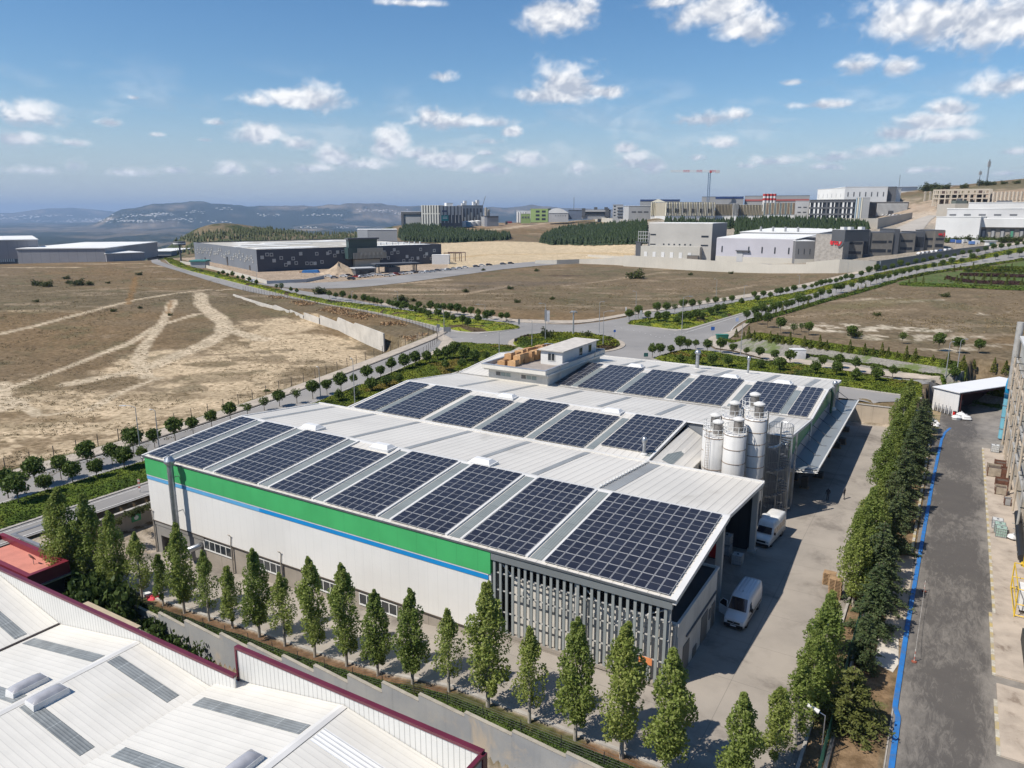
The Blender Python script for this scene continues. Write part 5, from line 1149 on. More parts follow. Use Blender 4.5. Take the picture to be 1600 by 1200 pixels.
# round-crowned street trees: pixel position of each foot -> place on the terrain
BT = {
 'near median of the left road': [(13,779,0),(30,792,1),(56,761,1),(72,776,1),(96,750,1),(115,760,0),(138,734,1),(152,751,0),(176,727,1),(195,738,0),(210,714,1),(223,722,2),(242,700,0)],
 'left road just past the front roof': [(274,689,0),(302,679,0),(331,668,0),(360,658,0),(387,650,3),(413,642,3),(437,636,0)],
 'kerb side of the left road median': [(464,631,3),(489,624,0),(511,617,1),(533,614,0),(553,604,2),(574,598,0),(595,592,0),(612,586,2),(632,582,0),(649,576,0),(667,572,0),(684,567,2),(699,565,0),(711,564,1),(726,568,1),(742,571,0),(760,567,2)],
 'green slope behind the middle roof': [(530,632,2),(555,630,2),(581,617,0),(605,609,0),(625,603,2),(696,583,2),(722,581,2)],
 'shrub island behind the rear shed': [(1019,560,2),(1031,559,1),(1048,556,0),(1062,552,1),(1074,549,1),(1087,546,2),(1105,551,0),(1126,552,0),(1145,554,1),(1166,558,2),(1187,562,0),(1210,567,1),(1234,570,0),(1284,577,1),(1310,577,0),(1336,583,2),(1365,587,3),(1394,593,2)],
 'lower edge of the rear shrub island': [(1063,570,2),(1087,574,1),(1112,578,1),(1137,578,1),(1188,580,0),(1217,584,0),(1273,590,2),(1306,592,1),(1336,601,2),(1370,600,0)],
 'far kerb of the warehouse road': [(569,477,2),(577,477,2),(584,479,2),(590,479,2),(596,480,2),(637,485,2),(655,486,0),(664,488,3),(673,489,0),(684,491,0),(693,490,1),(704,492,0),(715,493,0),(725,496,0),(736,497,1),(747,498,2),(769,500,2),(783,503,0),(792,504,2)],
 'pointed shrub island left of the roundabout': [(608,482,2),(614,484,2),(621,487,0),(627,488,2),(632,489,0),(643,490,0),(650,492,0),(657,494,0),(664,496,2),(670,499,0),(685,500,1),(698,504,0),(708,507,2),(723,511,1),(731,514,2),(761,507,1),(747,510,2)],
 'verge where the warehouse road branches off': [(432,454,3),(440,456,3),(455,459,2),(464,461,2),(515,467,2),(525,469,2),(536,470,0),(547,471,2),(555,473,2),(342,431,2),(349,432,2),(356,434,2),(364,436,2),(372,438,2),(380,440,2),(390,443,2),(401,447,2)],
 'upper edge of the boulevard median': [(983,502,0),(997,498,1),(1012,503,1),(1026,492,0),(1041,491,0),(1054,489,3),(1067,487,1),(1081,485,0),(1093,482,3),(1106,479,3),(1118,478,0),(1131,476,3),(1143,475,0),(1178,468,0),(1192,467,0),(1213,463,2),(1219,464,0),(1229,462,2),(1240,459,0),(1256,456,1),(1268,453,2),(1275,452,2),(1282,451,0),(1289,448,2),(1296,447,2),(1306,445,0),(1313,443,2),(1321,441,2),(1330,440,0)],
 'middle of the boulevard median': [(1028,506,0),(1040,508,1),(1057,511,1),(1066,509,1),(1078,505,0),(1088,502,0),(1097,503,2),(1110,497,1),(1121,493,0),(1130,491,2),(1158,480,2),(1183,475,1),(1203,469,2)],
 'near kerb of the boulevard': [(1166,503,1),(1180,500,1),(1190,497,1),(1201,494,0),(1208,492,1),(1217,488,0),(1229,486,0),(1237,483,0),(1247,480,1),(1256,478,1),(1264,474,0),(1274,472,1),(1282,468,1),(1295,464,0),(1306,459,1),(1314,458,0),(1330,454,1),(1345,450,1),(1360,446,0),(1369,444,1),(1378,441,1),(1388,439,1),(1398,437,1),(1409,434,1),(1420,431,1),(1432,428,0),(1444,425,1),(1458,422,1),(1472,420,1),(1486,417,1),(1502,414,1),(1518,411,1),(1535,409,1),(1555,407,1),(1575,404,1),(1592,402,1)],
 'rubble field behind the bank': [(1219,521,1),(1252,519,3),(1263,524,0),(1330,529,0),(1409,537,3),(1466,549,1),(1496,552,1),(1529,552,0),(1199,512,1),(1183,507,1),(1240,523,3),(1490,598,2)],
}
_far = [(u, v) for u, v in zip(np.linspace(1345,1600,22), np.interp(np.linspace(1345,1600,22),[1345,1450,1550,1600],[435,411.5,394,386]))]
BT['far stretch of the boulevard median'] = [(u, v, 1 if i % 3 else 0) for i, (u, v) in enumerate(_far)]
for place, L in BT.items():
 P = hits([(u, v) for u, v, _ in L])
 for i, (p, (u, v, k)) in enumerate(zip(P, L)):
  s = random.uniform(.78,1.2) * (1.0 if v > 520 else 1.12)
  if 'left road' in place or 'kerb side' in place: s *= 1.12
  side = 'left'; t = ('small round tree' if k == 2 else 'sparse round tree' if k == 3 else 'round-crowned tree')
  pl = place if place[0] not in 's' or place.startswith('shrub') else place
  lab = '%s, %s from the left, %s %s' % (t, nth(i), 'on the', place)
  plant('globe_tree', BALL[k], tuple(p), lab, 'tree', 'round trees on the ' + place.split(',')[0],(s, s, s * random.uniform(.92,1.1)))
# conifers on the bank
CY = [(1150,527),(1162,529),(1169,530),(1178,533),(1187,533),(1203,536),(1214,537),(1223,538),(1234,539),(1256,543),(1266,545),(1280,546),(1291,548),(1315,551),(1327,552),(1350,555),(1364,556),(1377,557),(1387,559),(1401,561),(1415,563),(1429,565),(1457,568),(1480,572),(1504,576),(1521,577),(1552,582),(1570,585)]
for i, (p, (u, v)) in enumerate(zip(hits(CY), CY)):
 plant('cypress_tree', CYP[(i * 7) % 3], tuple(p), 'small yellow-green cypress on the stone bank, %s from the left' % nth(i), 'cypress', 'cypresses on the stone bank', random.uniform(.85,1.1))
CY2 = [(1183,500),(1196,497),(1203,496),(1212,493),(1222,491),(1240,487),(1254,483),(1262,480),(1300,467),(1340,457),(1352,452),(1420,443),(1430,441),(1442,443)] + [(u, 437 - (u - 1480) * .09 + (i % 3) * 4) for i, u in enumerate(range(1476,1600,9))] + [(u, 446 - (i % 2) * 6) for i, u in enumerate(range(1500,1600,12))] + [(u, 425 - (i % 2) * 3) for i, u in enumerate(range(1490,1600,10))]
for i, (p, (u, v)) in enumerate(zip(hits(CY2), CY2)):
 pl = 'near kerb of the boulevard' if i < 11 else 'park lawn at the right'
 plant('cypress_tree', CYP[(i * 5) % 3], tuple(p), 'small conifer at the %s, %s in its planting from the left' % (pl, nth(i if i < 11 else i - 11)), 'conifer', 'conifers at the ' + pl, random.uniform(.7,1.1) * (1 if i < 11 else 1.15))
# wild bushes in the fields
WB = [(995,435,5.2,1, 'large dark bush alone in the middle field'),(500,460,3.6,1, 'dark tree beside the warehouse road'),(628,472,3.2,1, 'low dark bush at the edge of the middle field'),(646,471,1.6,1, 'small bush right of the low dark bush'),
   (56,446,3.0,1, 'bush at the left end of the field thicket'),(75,448,3.2,1, 'second bush of the field thicket'),(105,436,2.0,1, 'bush above the field thicket'),(124,446,3.6,1, 'widest bush of the field thicket'),(140,446,2.4,1, 'right bush of the field thicket'),(107,443,1.8,1, 'small bush inside the field thicket'),
   (219,430,2.0,1, 'bush in the far left field by the orange track'),(176,487,1.3,1, 'dark bush on the upper dirt track'),(58,472,1.2,1, 'lone bush in the left field'),(265,493,1.0,1, 'bush by the fork of the dirt tracks'),(219,482,1.0,1, 'small bush above the fork'),(170,443,1.2,1, 'bush right of the thicket'),
   (796,452,1.8,1, 'bush in the middle field before the grey patch'),(728,457,1.8,1, 'low green bush in the middle field'),(838,424,1.8,1, 'bush right of the pale plain'),(755,423,1.6,1, 'green bush near the parked cars'),(807,473,1.6,1, 'bush above the junction'),(863,468,1.4,1, 'bush in the middle field, below the mound'),(1079,430,1.6,1, 'yellowish bush below the concrete wall'),(1143,428,1.6,1, 'second yellowish bush below the concrete wall'),
   (213,689,1.0,0, 'bush at the fence line of the left field'),(378,636,.9,0, 'bush by the fence, left of the front roof'),(416,612,.9,0, 'green bush at the foot of the fence'),(1334,526,2.0,1, 'dark bush in the rubble field'),(1372,494,1.5,1, 'green bush in the rubble field'),(1478,464,1.8,1, 'bush below the park edge'),(38,410,1.6,1, 'bush before the grey hall'),(93,409,1.8,1, 'bush at the foot of the long grey wall'),(92,404,1.8,0, 'bush against the long grey wall'),(220,404,1.8,1, 'bush by the end of the long grey wall')]
for (u, v, r, k, lb), p in zip(WB, hits([(w[0], w[1]) for w in WB])):
 s = r / 1.45; plant('wild_bush', BUSH[k], tuple(p), lb, 'bush', None, (s, s, s * .9), parts=('stems', 'crown'))
# planted cover on the islands: low mounds with leaves, nobody could count the plants
def cover(pa, pb, hmax, n, m, px, name='ground_cover', mat=COVL, nleaf=9000, seed=1, lsz=.2, dark=0.15, edge=.06):
 P = loft_arr(pa, pb, n, m, 0.12, px); t = np.linspace(0,1, m)[None, :]; s = np.linspace(0,1, n)[:, None]
 e = np.clip(np.minimum(np.minimum(t, 1 - t) / edge * .5, np.minimum(s, 1 - s) / .01),0,1)
 x, y = P[..., 0], P[..., 1]; nn = fbm(x / 2.3, y / 2.3, seed, 4,.6)
 P[..., 2] += e * hmax * (0.35 + 1.1 * nn)
 idx = np.arange(n * m).reshape(n, m); F = np.stack([idx[:-1, :-1], idx[1:, :-1], idx[1:, 1:], idx[:-1,1:]],-1).reshape(-1,4)
 V = P.reshape(-1,3)
 rg = np.random.default_rng(seed); i = rg.integers(0, n - 1, nleaf); j = rg.integers(0, m - 1, nleaf); fu = rg.random((nleaf, 1)); fv = rg.random((nleaf, 1))
 L = P[i, j] * (1 - fu) * (1 - fv) + P[i + 1, j] * fu * (1 - fv) + P[i, j + 1] * (1 - fu) * fv + P[i + 1, j + 1] * fu * fv; L[:, 2] += rg.uniform(0,.12, nleaf)
 LV, LF = quads(L, lsz, flat_=.5, rg=rg)
 # orientation
 a = V[F[0,1]] - V[F[0,0]]; b = V[F[0,3]] - V[F[0,0]]
 if a[0] * b[1] - a[1] * b[0] < 0: F = F[:, ::-1]
 me = fastmesh(name, np.concatenate([V, LV]), np.concatenate([F, LF + len(V)]), mat); o = link(name, me); tag(o, kind='stuff'); return o
def shrink(pa, pb, f=.06):
 pa, pb = np.array(pa, float), np.array(pb, float); n = max(len(pa), len(pb)); a = resample(pa, 12); b = resample(pb, 12); return a + (b - a) * f, b + (a - b) * f
def islandcover(pa, pb, h, n, m, px, **k):
 A = np.array(hits(pa))[:, :2] if px else np.array(pa, float); B = np.array(hits(pb))[:, :2] if px else np.array(pb, float)
 A = resample(chaikin(A, 1),60); B = resample(chaikin(B, 1),60); A2 = A + (B - A) * .05; B2 = B + (A - B) * .05; return cover(A2, B2, h, n, m, False, **k)
def covermat(name, cols, rough=.95):
 m, nt, b, out = _nt(name); co = _co(nt); b.inputs['Roughness'].default_value = rough; b.inputs['Specular IOR Level'].default_value = .15
 geo = nt.nodes.new('ShaderNodeNewGeometry')
 c = _mix(nt, _ramp(nt, _noise(nt, co, .22,4,.6),.42,.58), cols[0], cols[1]); c = _mix(nt, _ramp(nt, _noise(nt, co, .13,3,.5,.5),.54,.62), c, cols[2])
 c = _mix(nt, _val(nt, 'MULTIPLY', _ramp(nt, _noise(nt, co, .1,3,.5,1.0,(1,1,3)),.60,.66),.9), c, cols[3])
 c = _mix(nt, 1.0, c, _mix(nt, geo.outputs['Random Per Island'],(.7,.7,.7),(1.35,1.3,1.2)), 'MULTIPLY'); c = _mix(nt, 1.0, c, _mix(nt, _ramp(nt, _noise(nt, co, 1.3,5,.7),.3,.7),(.6,.62,.6),(1.3,1.3,1.25)), 'MULTIPLY')
 nt.links.new(c, b.inputs['Base Color']); _mats[name] = m; return m
CV1 = covermat('median_shrubs', ((0.080,0.110,0.018),(0.125,0.150,0.022),(0.045,0.068,0.014),(0.14,0.11,0.03)))
CV2 = covermat('median_grass_dark', ((0.060,0.095,0.016),(0.085,0.120,0.020),(0.045,0.075,0.014),(0.09,0.105,0.02)))
CV3 = covermat('island_shrubs', ((0.085,0.115,0.016),(0.150,0.165,0.020),(0.045,0.070,0.014),(0.055,0.035,0.028)))
islandcover(abp(medA_t[:2] + [(-87.6,30)]), abp(medA_b[:2] + [(-78.0,30)]),.45,180,22, False, mat=CV2, nleaf=34000, seed=3, lsz=.13)
islandcover(abp([(-87.6,30)] + medA_t[1:]), abp([(-78.0,30)] + medA_b[1:]),.6,170,26, False, mat=CV1, nleaf=26000, seed=4, lsz=.17)
cover(abp([(-76.9,45),(-75.5,70),(-74.5,100)]), abp([(-71,30),(-70,60),(-60,93)]),.5,60,16, False, mat=CV1, nleaf=9000, seed=5)
islandcover(medB_t, medB_b, .8,260,14, True, mat=CV3, nleaf=16000, seed=6, lsz=.26)
islandcover(blv_mt, blv_mb, .8,260,14, True, mat=CV3, nleaf=18000, seed=7, lsz=.28)
islandcover(r2_mt, r2_mb, .6,180,20, True, mat=CV1, nleaf=20000, seed=8, lsz=.2)
# roundabout planting: radial mound
def disc_cover(cx, cy, z, r, hmax, seed, mat):
 nr_, na_ = 26,90; rr = np.linspace(0, r, nr_)[:, None]; aa = np.linspace(0,2 * np.pi, na_)[None, :]
 x = cx + rr * np.cos(aa); y = cy + rr * np.sin(aa); e = np.clip((r - rr) / .8,0,1) + 0 * aa
 zz = z + e * (hmax * (.3 + 1.1 * fbm(x / 2.2, y / 2.2, seed, 4)) + .5 * (1 - (rr / r) ** 2))
 P = np.stack([x + 0 * rr, y, zz],-1); idx = np.arange(nr_ * na_).reshape(nr_, na_); F = np.stack([idx[:-1, :-1], idx[1:, :-1], idx[1:, 1:], idx[:-1,1:]],-1).reshape(-1,4)
 rg = np.random.default_rng(seed); n = 9000; i = (np.sqrt(rg.random(n)) * (nr_ - 1.01)).astype(int); j = rg.integers(0, na_ - 1, n); L = P[i, j] + rg.uniform(-.25,.25,(n, 3)) * [1,1,.3] + [0,0,.1]
 LV, LF = quads(L, .24, flat_=.5, rg=rg); me = fastmesh('ground_cover', np.concatenate([P.reshape(-1,3), LV]), np.concatenate([F, LF + P.shape[0] * P.shape[1]]), mat); tag(link('ground_cover', me), kind='stuff')
disc_cover(RC[0], RC[1],4.2, RR0 - 1.3,.7,9, CV3)
P = hit(852,534); plant('palm_like_tree', BUSH[1],(P[0], P[1],4.6), 'spiky young tree on the roundabout, left of the mast', 'tree', None, (1.2,1.2,2.2), parts=('stems', 'crown'))
P = hit(918,533); plant('palm_like_tree', BUSH[1],(P[0], P[1],4.6), 'spiky young tree on the roundabout, right of the mast', 'tree', None, (1.3,1.3,1.5), parts=('stems', 'crown'))
# hedge under the front poplars, grass and shrubs beside the lot wall
cover([ab2w(-57,-10.35), ab2w(-20,-10.35), ab2w(9,-10.35)],[ab2w(-57,-9.75), ab2w(-20,-9.6), ab2w(9,-9.4)],.5,300,8, False, name='hedge_plants', mat=covermat('hedge_leaves', ((.045,.075,.016),(.06,.09,.02),(.03,.05,.014),(.10,.07,.03))), nleaf=26000, seed=12, lsz=.11, edge=.3)
# climbing plants and thicket on the neighbour's side of the wall at the left
TH = [(-63.5,-11.4,2.3),(-60.5,-11.8,2.5),(-57.5,-12.0,2.6),(-55.2,-12.2,2.6),(-53,-12.4,2.4),(-50.6,-12.3,2.4),(-48.4,-12.2,2.2),(-46.4,-12.6,2.0),(-44.4,-13.0,1.7),(-42.6,-12.7,1.6),(-40.6,-13.0,1.5),(-38.8,-13.4,1.5),(-37,-13.8,1.4),(-58.8,-14.4,2.2),(-48.6,-14.2,1.8),(-44.6,-14.6,1.4)]
for i, (a, b, r) in enumerate(TH):
 x, y, z = gz(a, b); s = r / 1.3; plant('climber_bush', BUSH[3],(x, y, z + .2), 'dark leafy thicket beyond the maroon parapet, %s from the left' % nth(i), 'bush', 'thicket beside the grey lot wall', (s * 1.1, s * 1.1, s * 1.9), parts=('stems', 'crown'))
for i, (u, v) in enumerate([(205,800),(216,795),(228,790),(183,812)]):
 x, y, z = flat(u, v, 0.0); plant('planter_bush', BUSH[1],(x, y, -.6), 'bushy plant above the gate wall, %s from the left' % nth([1,2,3,0][i]), 'bush', 'plants above the gate wall', .62, parts=('stems', 'crown'))
# woods: dense plantations far away, one mass each
def woods(poly, n, h, seed, mat, name='forest', rowsn=None):
 rg = np.random.default_rng(seed); poly = np.array(poly, float); lo = poly.min(0); hi = poly.max(0); pts = []
 while len(pts) < n:
  q = lo + rg.random((4000,2)) * (hi - lo); ins = np.zeros(len(q), bool)
  for i in range(len(poly)):
   a, b = poly[i], poly[(i + 1) % len(poly)]; c = ((a[1] > q[:, 1]) != (b[1] > q[:, 1])) & (q[:, 0] < (b[0] - a[0]) * (q[:, 1] - a[1]) / (b[1] - a[1] + 1e-9) + a[0]); ins ^= c
  pts.extend(q[ins].tolist())
 W = np.array(hits(pts[:n])); W = W[np.hypot(W[:, 0], W[:, 1]) < 1500]
 V = []; F = []; k = 7
 for p in W:
  hh = h * rg.uniform(.75,1.2); r = hh * rg.uniform(.24,.34); lx, ly = rg.normal(0,.2,2)
  for (z0, z1, rs) in ((.05,.6,1.0),(.35,.85,.72),(.6,1.05,.45)):
   b0 = len(V); an = np.arange(k) * 2 * np.pi / k + rg.random() * 6; rj = r * rs * rg.uniform(.75,1.25, k)
   for a_, q in zip(an, rj): V.append((p[0] + q * math.cos(a_), p[1] + q * math.sin(a_), p[2] + hh * z0 + rg.uniform(-.04,.06) * hh))
   V.append((p[0] + lx, p[1] + ly, p[2] + hh * z1))
   for i in range(k): F.append((b0 + i, b0 + (i + 1) % k, b0 + k))
 me = fastmesh(name, V, F, mat); tag(link(name, me), kind='stuff')
FORM = leafmat('plantation', (0.009,0.020,0.006),(0.014,0.028,0.007),(0.024,0.042,0.011),.05,.05)
woods([(622,371),(645,362),(700,362),(760,367),(798,370),(796,375),(740,378),(690,380),(630,377)],1700,6.5,1, FORM)
woods([(624,362),(650,353),(690,358),(690,365),(625,372)],700,7,4, FORM)
woods([(844,379),(850,371),(880,360),(930,356),(1010,353),(1010,381),(930,384),(860,383)],2500,7,2, FORM)
woods([(1150,352),(1200,350),(1290,352),(1345,358),(1356,364),(1300,372),(1150,372)],1200,7.5,3, FORM)
woods([(1040,349),(1100,350),(1150,352),(1150,358),(1040,356)],150,7,5, FORM)
SCRUB = leafmat('scrub', (0.035,0.05,0.02),(0.05,0.065,0.025),(0.08,0.09,0.035),.05,.05)
woods([(40,398),(150,400),(230,396),(300,385),(420,372),(610,370),(610,378),(420,382),(300,398)],500,4.5,6, SCRUB, 'scrub')
woods([(330,365),(370,359),(450,357),(560,361),(610,368),(450,366)],420,4.5,9, SCRUB, 'scrub')
woods([(200,382),(260,372),(330,364),(450,362),(600,366),(600,372),(430,370),(300,380)],500,5,8, SCRUB, 'scrub')
# dry scrub speckles over the fields
def tufts(poly, n, seed, mat, size, name='dry_grass'):
 rg = np.random.default_rng(seed); poly = np.array(poly, float); lo = poly.min(0); hi = poly.max(0); q = lo + rg.random((n * 3,2)) * (hi - lo); ins = np.zeros(len(q), bool)
 for i in range(len(poly)):
  a, b = poly[i], poly[(i + 1) % len(poly)]; ins ^= ((a[1] > q[:, 1]) != (b[1] > q[:, 1])) & (q[:, 0] < (b[0] - a[0]) * (q[:, 1] - a[1]) / (b[1] - a[1] + 1e-9) + a[0])
 q = q[ins][:n]; d = np.array([ray(u, v) for u, v in q]); t = (2.0 - CAMZ) / d[:, 2]; X = d[:, 0] * t; Y = d[:, 1] * t; m = fbm(X / 9, Y / 9, seed, 4) > .47; X = X[m]; Y = Y[m]
 Z = height(X, Y); L = [];
 for i in range(7): L.append(np.stack([X + rg.normal(0, size, len(X)), Y + rg.normal(0, size, len(X)), Z + rg.uniform(.02, size * .9, len(X))],1))
 V, F = quads(np.concatenate(L), size * .45, rg=rg); tag(link(name, fastmesh(name, V, F, mat)), kind='stuff')
TUF = leafmat('dry_tuft', (0.17,0.13,0.072),(0.14,0.115,0.058),(0.26,0.20,0.11),.1,.05)
tufts([(0,560),(0,745),(230,680),(560,575),(600,556),(455,494),(200,500)],3800,5, TUF, .24)
tufts([(0,440),(0,560),(200,500),(455,480),(350,445),(200,420)],2500,6, TUF, .32)
tufts([(1180,510),(1260,480),(1420,448),(1600,455),(1600,560),(1400,540)],2500,7, TUF, .32)
tufts([(560,455),(1250,440),(1000,485),(860,500),(700,480)],2500,8, TUF, .35)
EMB = leafmat('straw_grass', (0.25,0.165,0.085),(0.20,0.13,0.065),(0.33,0.235,0.13),.1,.05)
tufts([(400,462),(500,492),(600,520),(642,545),(676,530),(600,508),(480,475)],3000,9, EMB, .7)
# ---------------------------------------------------------------- neighbour's hall in the foreground
NROOF = M('white_ribbed_roof', (0.60,0.58,0.53),0.45,0.04,0.25, lines=(('Y', 0.5,0.05,0.88,0.014),('Y', 0.25,0.03,0.96,0)), dirt=((0.56,0.53,0.46),0.25,0.55,0.85))
NCLAD = M('white_ribbed_cladding', (0.60,0.595,0.57),0.45,0.03,0.3, lines=(('X', 0.42,0.06,0.6,0.0),))
MAROON = M('maroon_capping', (0.115,0.016,0.030),0.35,0.08,0.5)
nh = Thing('neighbour_hall', 'white ribbed-roof hall with maroon capping filling the bottom left corner', 'hall', (-35,-30,-3.5), FB)
S1 = [(-74,1.6),(-60.5,3.7),(-49.0,1.35),(-37.0,3.55),(-27.7,2.55)]; S2 = [(-27.68,3.05),(-15.5,5.35),(-4.9,3.7)]
for prof, y1 in ((S1,-20.65),(S2,-19.75)):
 for (x0, z0),(x1, z1) in zip(prof[:-1], prof[1:]):
  mb = MB(); mb.add([(x0,-48, z0),(x1,-48, z1),(x1, y1, z1),(x0, y1, z0),(x0,-48, z0 - .12),(x1,-48, z1 - .12),(x1, y1, z1 - .12),(x0, y1, z0 - .12)], HY); nh.part('roof', mb, NROOF)
for x, z, y1 in ((-60.5,3.7,-20.7),(-37.0,3.55,-20.7),(-15.5,5.35,-19.8)):
 mb = MB(); mb.prism([(x - .35, z - .05),(x, z + .05),(x + .35, z - .05),(x + .35, z - .07),(x - .35, z - .07)],-48, y1); nh.part('ridge_cap', mb, ROOFTRIM)
 mb = MB(); mb.box(x + .33, x + .37,-48, y1, z - .09, z - .03); nh.part('ridge_shadow_strip', mb, M('ridge_shadow_dark', (.12,.12,.12),.8))  # solid dark strip paints the shadow line along one side of the cap
mb = MB(); mb.box(-49.12,-48.88,-48,-20.7,1.38,1.46); nh.part('valley_gutter', mb, M('gutter_black', (0.03,0.022,0.022),0.8))
mb = MB(); mb.box(-27.95,-27.69,-48,-20.7,2.45,2.62); nh.part('valley_gutter', mb, NROOF)
def para(x0, z0, x1, z1, y, zb):
 mb = MB(); mb.add([(x0, y, zb),(x1, y, zb),(x1, y, z1),(x0, y, z0),(x0, y + .12, zb),(x1, y + .12, zb),(x1, y + .12, z1),(x0, y + .12, z0)],[(0,1,2,3),(7,6,5,4),(0,4,5,1),(1,5,6,2),(3,2,6,7),(3,7,4,0)]); nh.part('parapet', mb, NCLAD)
 mb = MB(); mb.add([(x0, y - .1, z0),(x1, y - .1, z1),(x1, y + .26, z1),(x0, y + .26, z0),(x0, y - .1, z0 + .2),(x1, y - .1, z1 + .2),(x1, y + .26, z1 + .2),(x0, y + .26, z0 + .2)], HX); nh.part('capping', mb, MAROON)
para(-74,3.75,-25.4,4.35,-20.6,-3.6); para(-26.05,5.98,-4.55,6.2,-19.7,-3.6)
mb = MB(); mb.box(-26.2,-26.05,-19.8,-19.45,3.0,6.18); mb.box(-4.7,-4.4,-19.85,-19.4,-3.6,6.2); nh.part('corner_capping', mb, MAROON)
mb = MB(); mb.box(-4.7,-4.4,-48,-19.85,6.1,6.3); nh.part('capping', mb, MAROON); mb = MB(); mb.box(-4.6,-4.5,-48,-19.7,-3.6,6.1); nh.part('side_wall', mb, NCLAD); mb = MB(); mb.box(-74,-73.8,-48,-20.6,-3.6,3.7); nh.part('side_wall', mb, NCLAD)
RSK = M('grey_translucent_panel', (0.22,0.235,0.235),0.4,0.12,0.8, lines=(('Y', 0.22,0.04,0.7,0.03),('X', 2.1,0.06,1.6,0)))
def seg(prof, x):
 for (x0, z0),(x1, z1) in zip(prof[:-1], prof[1:]):
  if x0 <= x <= x1: return z0 + (z1 - z0) * (x - x0) / (x1 - x0)
def rstrip(prof, x0, x1, y, w=1.0, mat=RSK):
 z0, z1 = seg(prof, x0) + .03, seg(prof, x1) + .03
 mb = MB(); mb.add([(x0, y - w / 2, z0),(x1, y - w / 2, z1),(x1, y + w / 2, z1),(x0, y + w / 2, z0),(x0, y - w / 2, z0 - .02),(x1, y - w / 2, z1 - .02),(x1, y + w / 2, z1 - .02),(x0, y + w / 2, z0 - .02)], HY); nh.part('skylight_strip', mb, mat)
for y in (-23.6,-29.3,-35): rstrip(S1,-48.4,-37.5, y); rstrip(S1,-36.5,-29.2, y + (0.55 if y > -25 else 0)); rstrip(S1,-60,-49.6, y)
rstrip(S2,-26.8,-16.0,-22.7); rstrip(S2,-26.8,-16.0,-28.6); rstrip(S2,-15.0,-6.5,-22.6,1.3, M('white_translucent_panel', (0.72,0.72,0.70),0.3,0.03,1, lines=(('Y', 0.3,0.07,0.7,0.05),)))
DOME = M('smoke_dome', (0.36,0.36,0.38),0.18,0.1,1.0, spec=0.8);
def dome(x, y, z, lx, ly, lab):
 t = Thing('roof_skylight', lab, 'skylight', (x, y, z), FB, 'domed skylights on the neighbour hall roof')
 mb = MB(); mb.add([(x - lx / 2, y - ly / 2, z - .3),(x + lx / 2, y - ly / 2, z - .3),(x + lx / 2, y + ly / 2, z - .3),(x - lx / 2, y + ly / 2, z - .3),(x - lx * .44, y - ly * .46, z + .38),(x + lx * .44, y - ly * .46, z + .38),(x + lx * .44, y + ly * .46, z + .38),(x - lx * .44, y + ly * .46, z + .38)], HX); t.part('kerb', mb, M('vent_white', (0.62,) * 3))
 P = np.array([[(x + lx * .42 * u, y + ly * .44 * v, z + .385 + .26 * (1 - u * u) ** .5 * (1 - v ** 4) ** .5) for v in np.linspace(-1,1,11)] for u in np.linspace(-1,1,9)]); mb = MB(); mb.grid(P); o = t.part('dome', mb, DOME, smooth=True)
 if o.data.polygons[20].normal.z < 0: o.data.flip_normals()
dome(-38.6,-28.2,3.35,1.2,2.6, 'grey domed skylight left of the ridge on the foreground roof'); dome(-35.9,-28.2,3.45,1.3,2.6, 'grey domed skylight right of the ridge on the foreground roof'); dome(-16.7,-26.9,5.2,1.2,2.4, 'domed skylight cut by the bottom edge of the picture')
# lot wall with stepped top, fence posts above it
LW = M('lot_wall_concrete', (0.335,0.335,0.33),0.85,0.14,0.25, col2=(0.26,0.27,0.285), dirt=((0.42,0.36,0.29),0.18,0.55,0.7), streak=0.35)
LWT = M('lot_wall_coping', (0.36,0.33,0.28),0.9,0.1,1)
lw = Thing('lot_wall', 'long grey concrete retaining wall with a stepped top below the row of poplars', 'wall', (-20,-10.6,-3.4), FB)
steps = [-57,-50.5,-46.2,-40.8,-36.8,-32.2,-28.2,-24.2,-20.4,-16.6,-12.2,-8.0,-3.6,.8,5.4,10.4]
for i, (x0, x1) in enumerate(zip(steps[:-1], steps[1:])):
 z0, z1 = float(yard_z(x0 + .01)) + .55, float(yard_z(x1)) + .28
 z1 = float(yard_z(x1)) - .02; z0 = z1 + .28
 mb = MB(); mb.add([(x0,-10.65,-7),(x1,-10.65,-7),(x1,-10.4,-7),(x0,-10.4,-7),(x0,-10.65, z0),(x1,-10.65, z1),(x1,-10.4, z1),(x0,-10.4, z0)], HX); lw.part('wall_bay', mb, LW)
 mb = MB(); mb.add([(x0,-10.68, z0),(x1,-10.68, z1),(x1,-10.37, z1),(x0,-10.37, z0),(x0,-10.68, z0 + .05),(x1,-10.68, z1 + .05),(x1,-10.37, z1 + .05),(x0,-10.37, z0 + .05)], HX); lw.part('coping', mb, LWT)
FENCED = M('fence_dark', (0.03,0.035,0.035),0.6)
def postfence(name, label, pts, h, r, mat, wires=3, meshmat=None, group=None, px=False, every=None, wirer=.012, step=None):
 """posts and wires along world points (x, y)"""
 P = [(p[0], p[1], hz(p[0], p[1])) for p in pts]; t = Thing(name, label, 'fence', P[0], None, group)
 for p in P[:100]: mb = MB(); mb.tube([(p[0], p[1], p[2] - .2),(p[0], p[1], p[2] + h)], r, 5); t.part('post', mb, mat)
 mb = MB()
 for p, q in zip(P[:-1], P[1:]):
  for k in range(wires): z = h * (k + 1) / wires - .05; mb.bar((p[0], p[1], p[2] + z),(q[0], q[1], q[2] + z), wirer)
 t.part('wires', mb, mat); return t
def along(pts, step):
 P = np.array(pts, float); L = np.hypot(*(P[1:] - P[:-1]).T).sum(); n = max(2, int(L / step)); return resample(P, n)
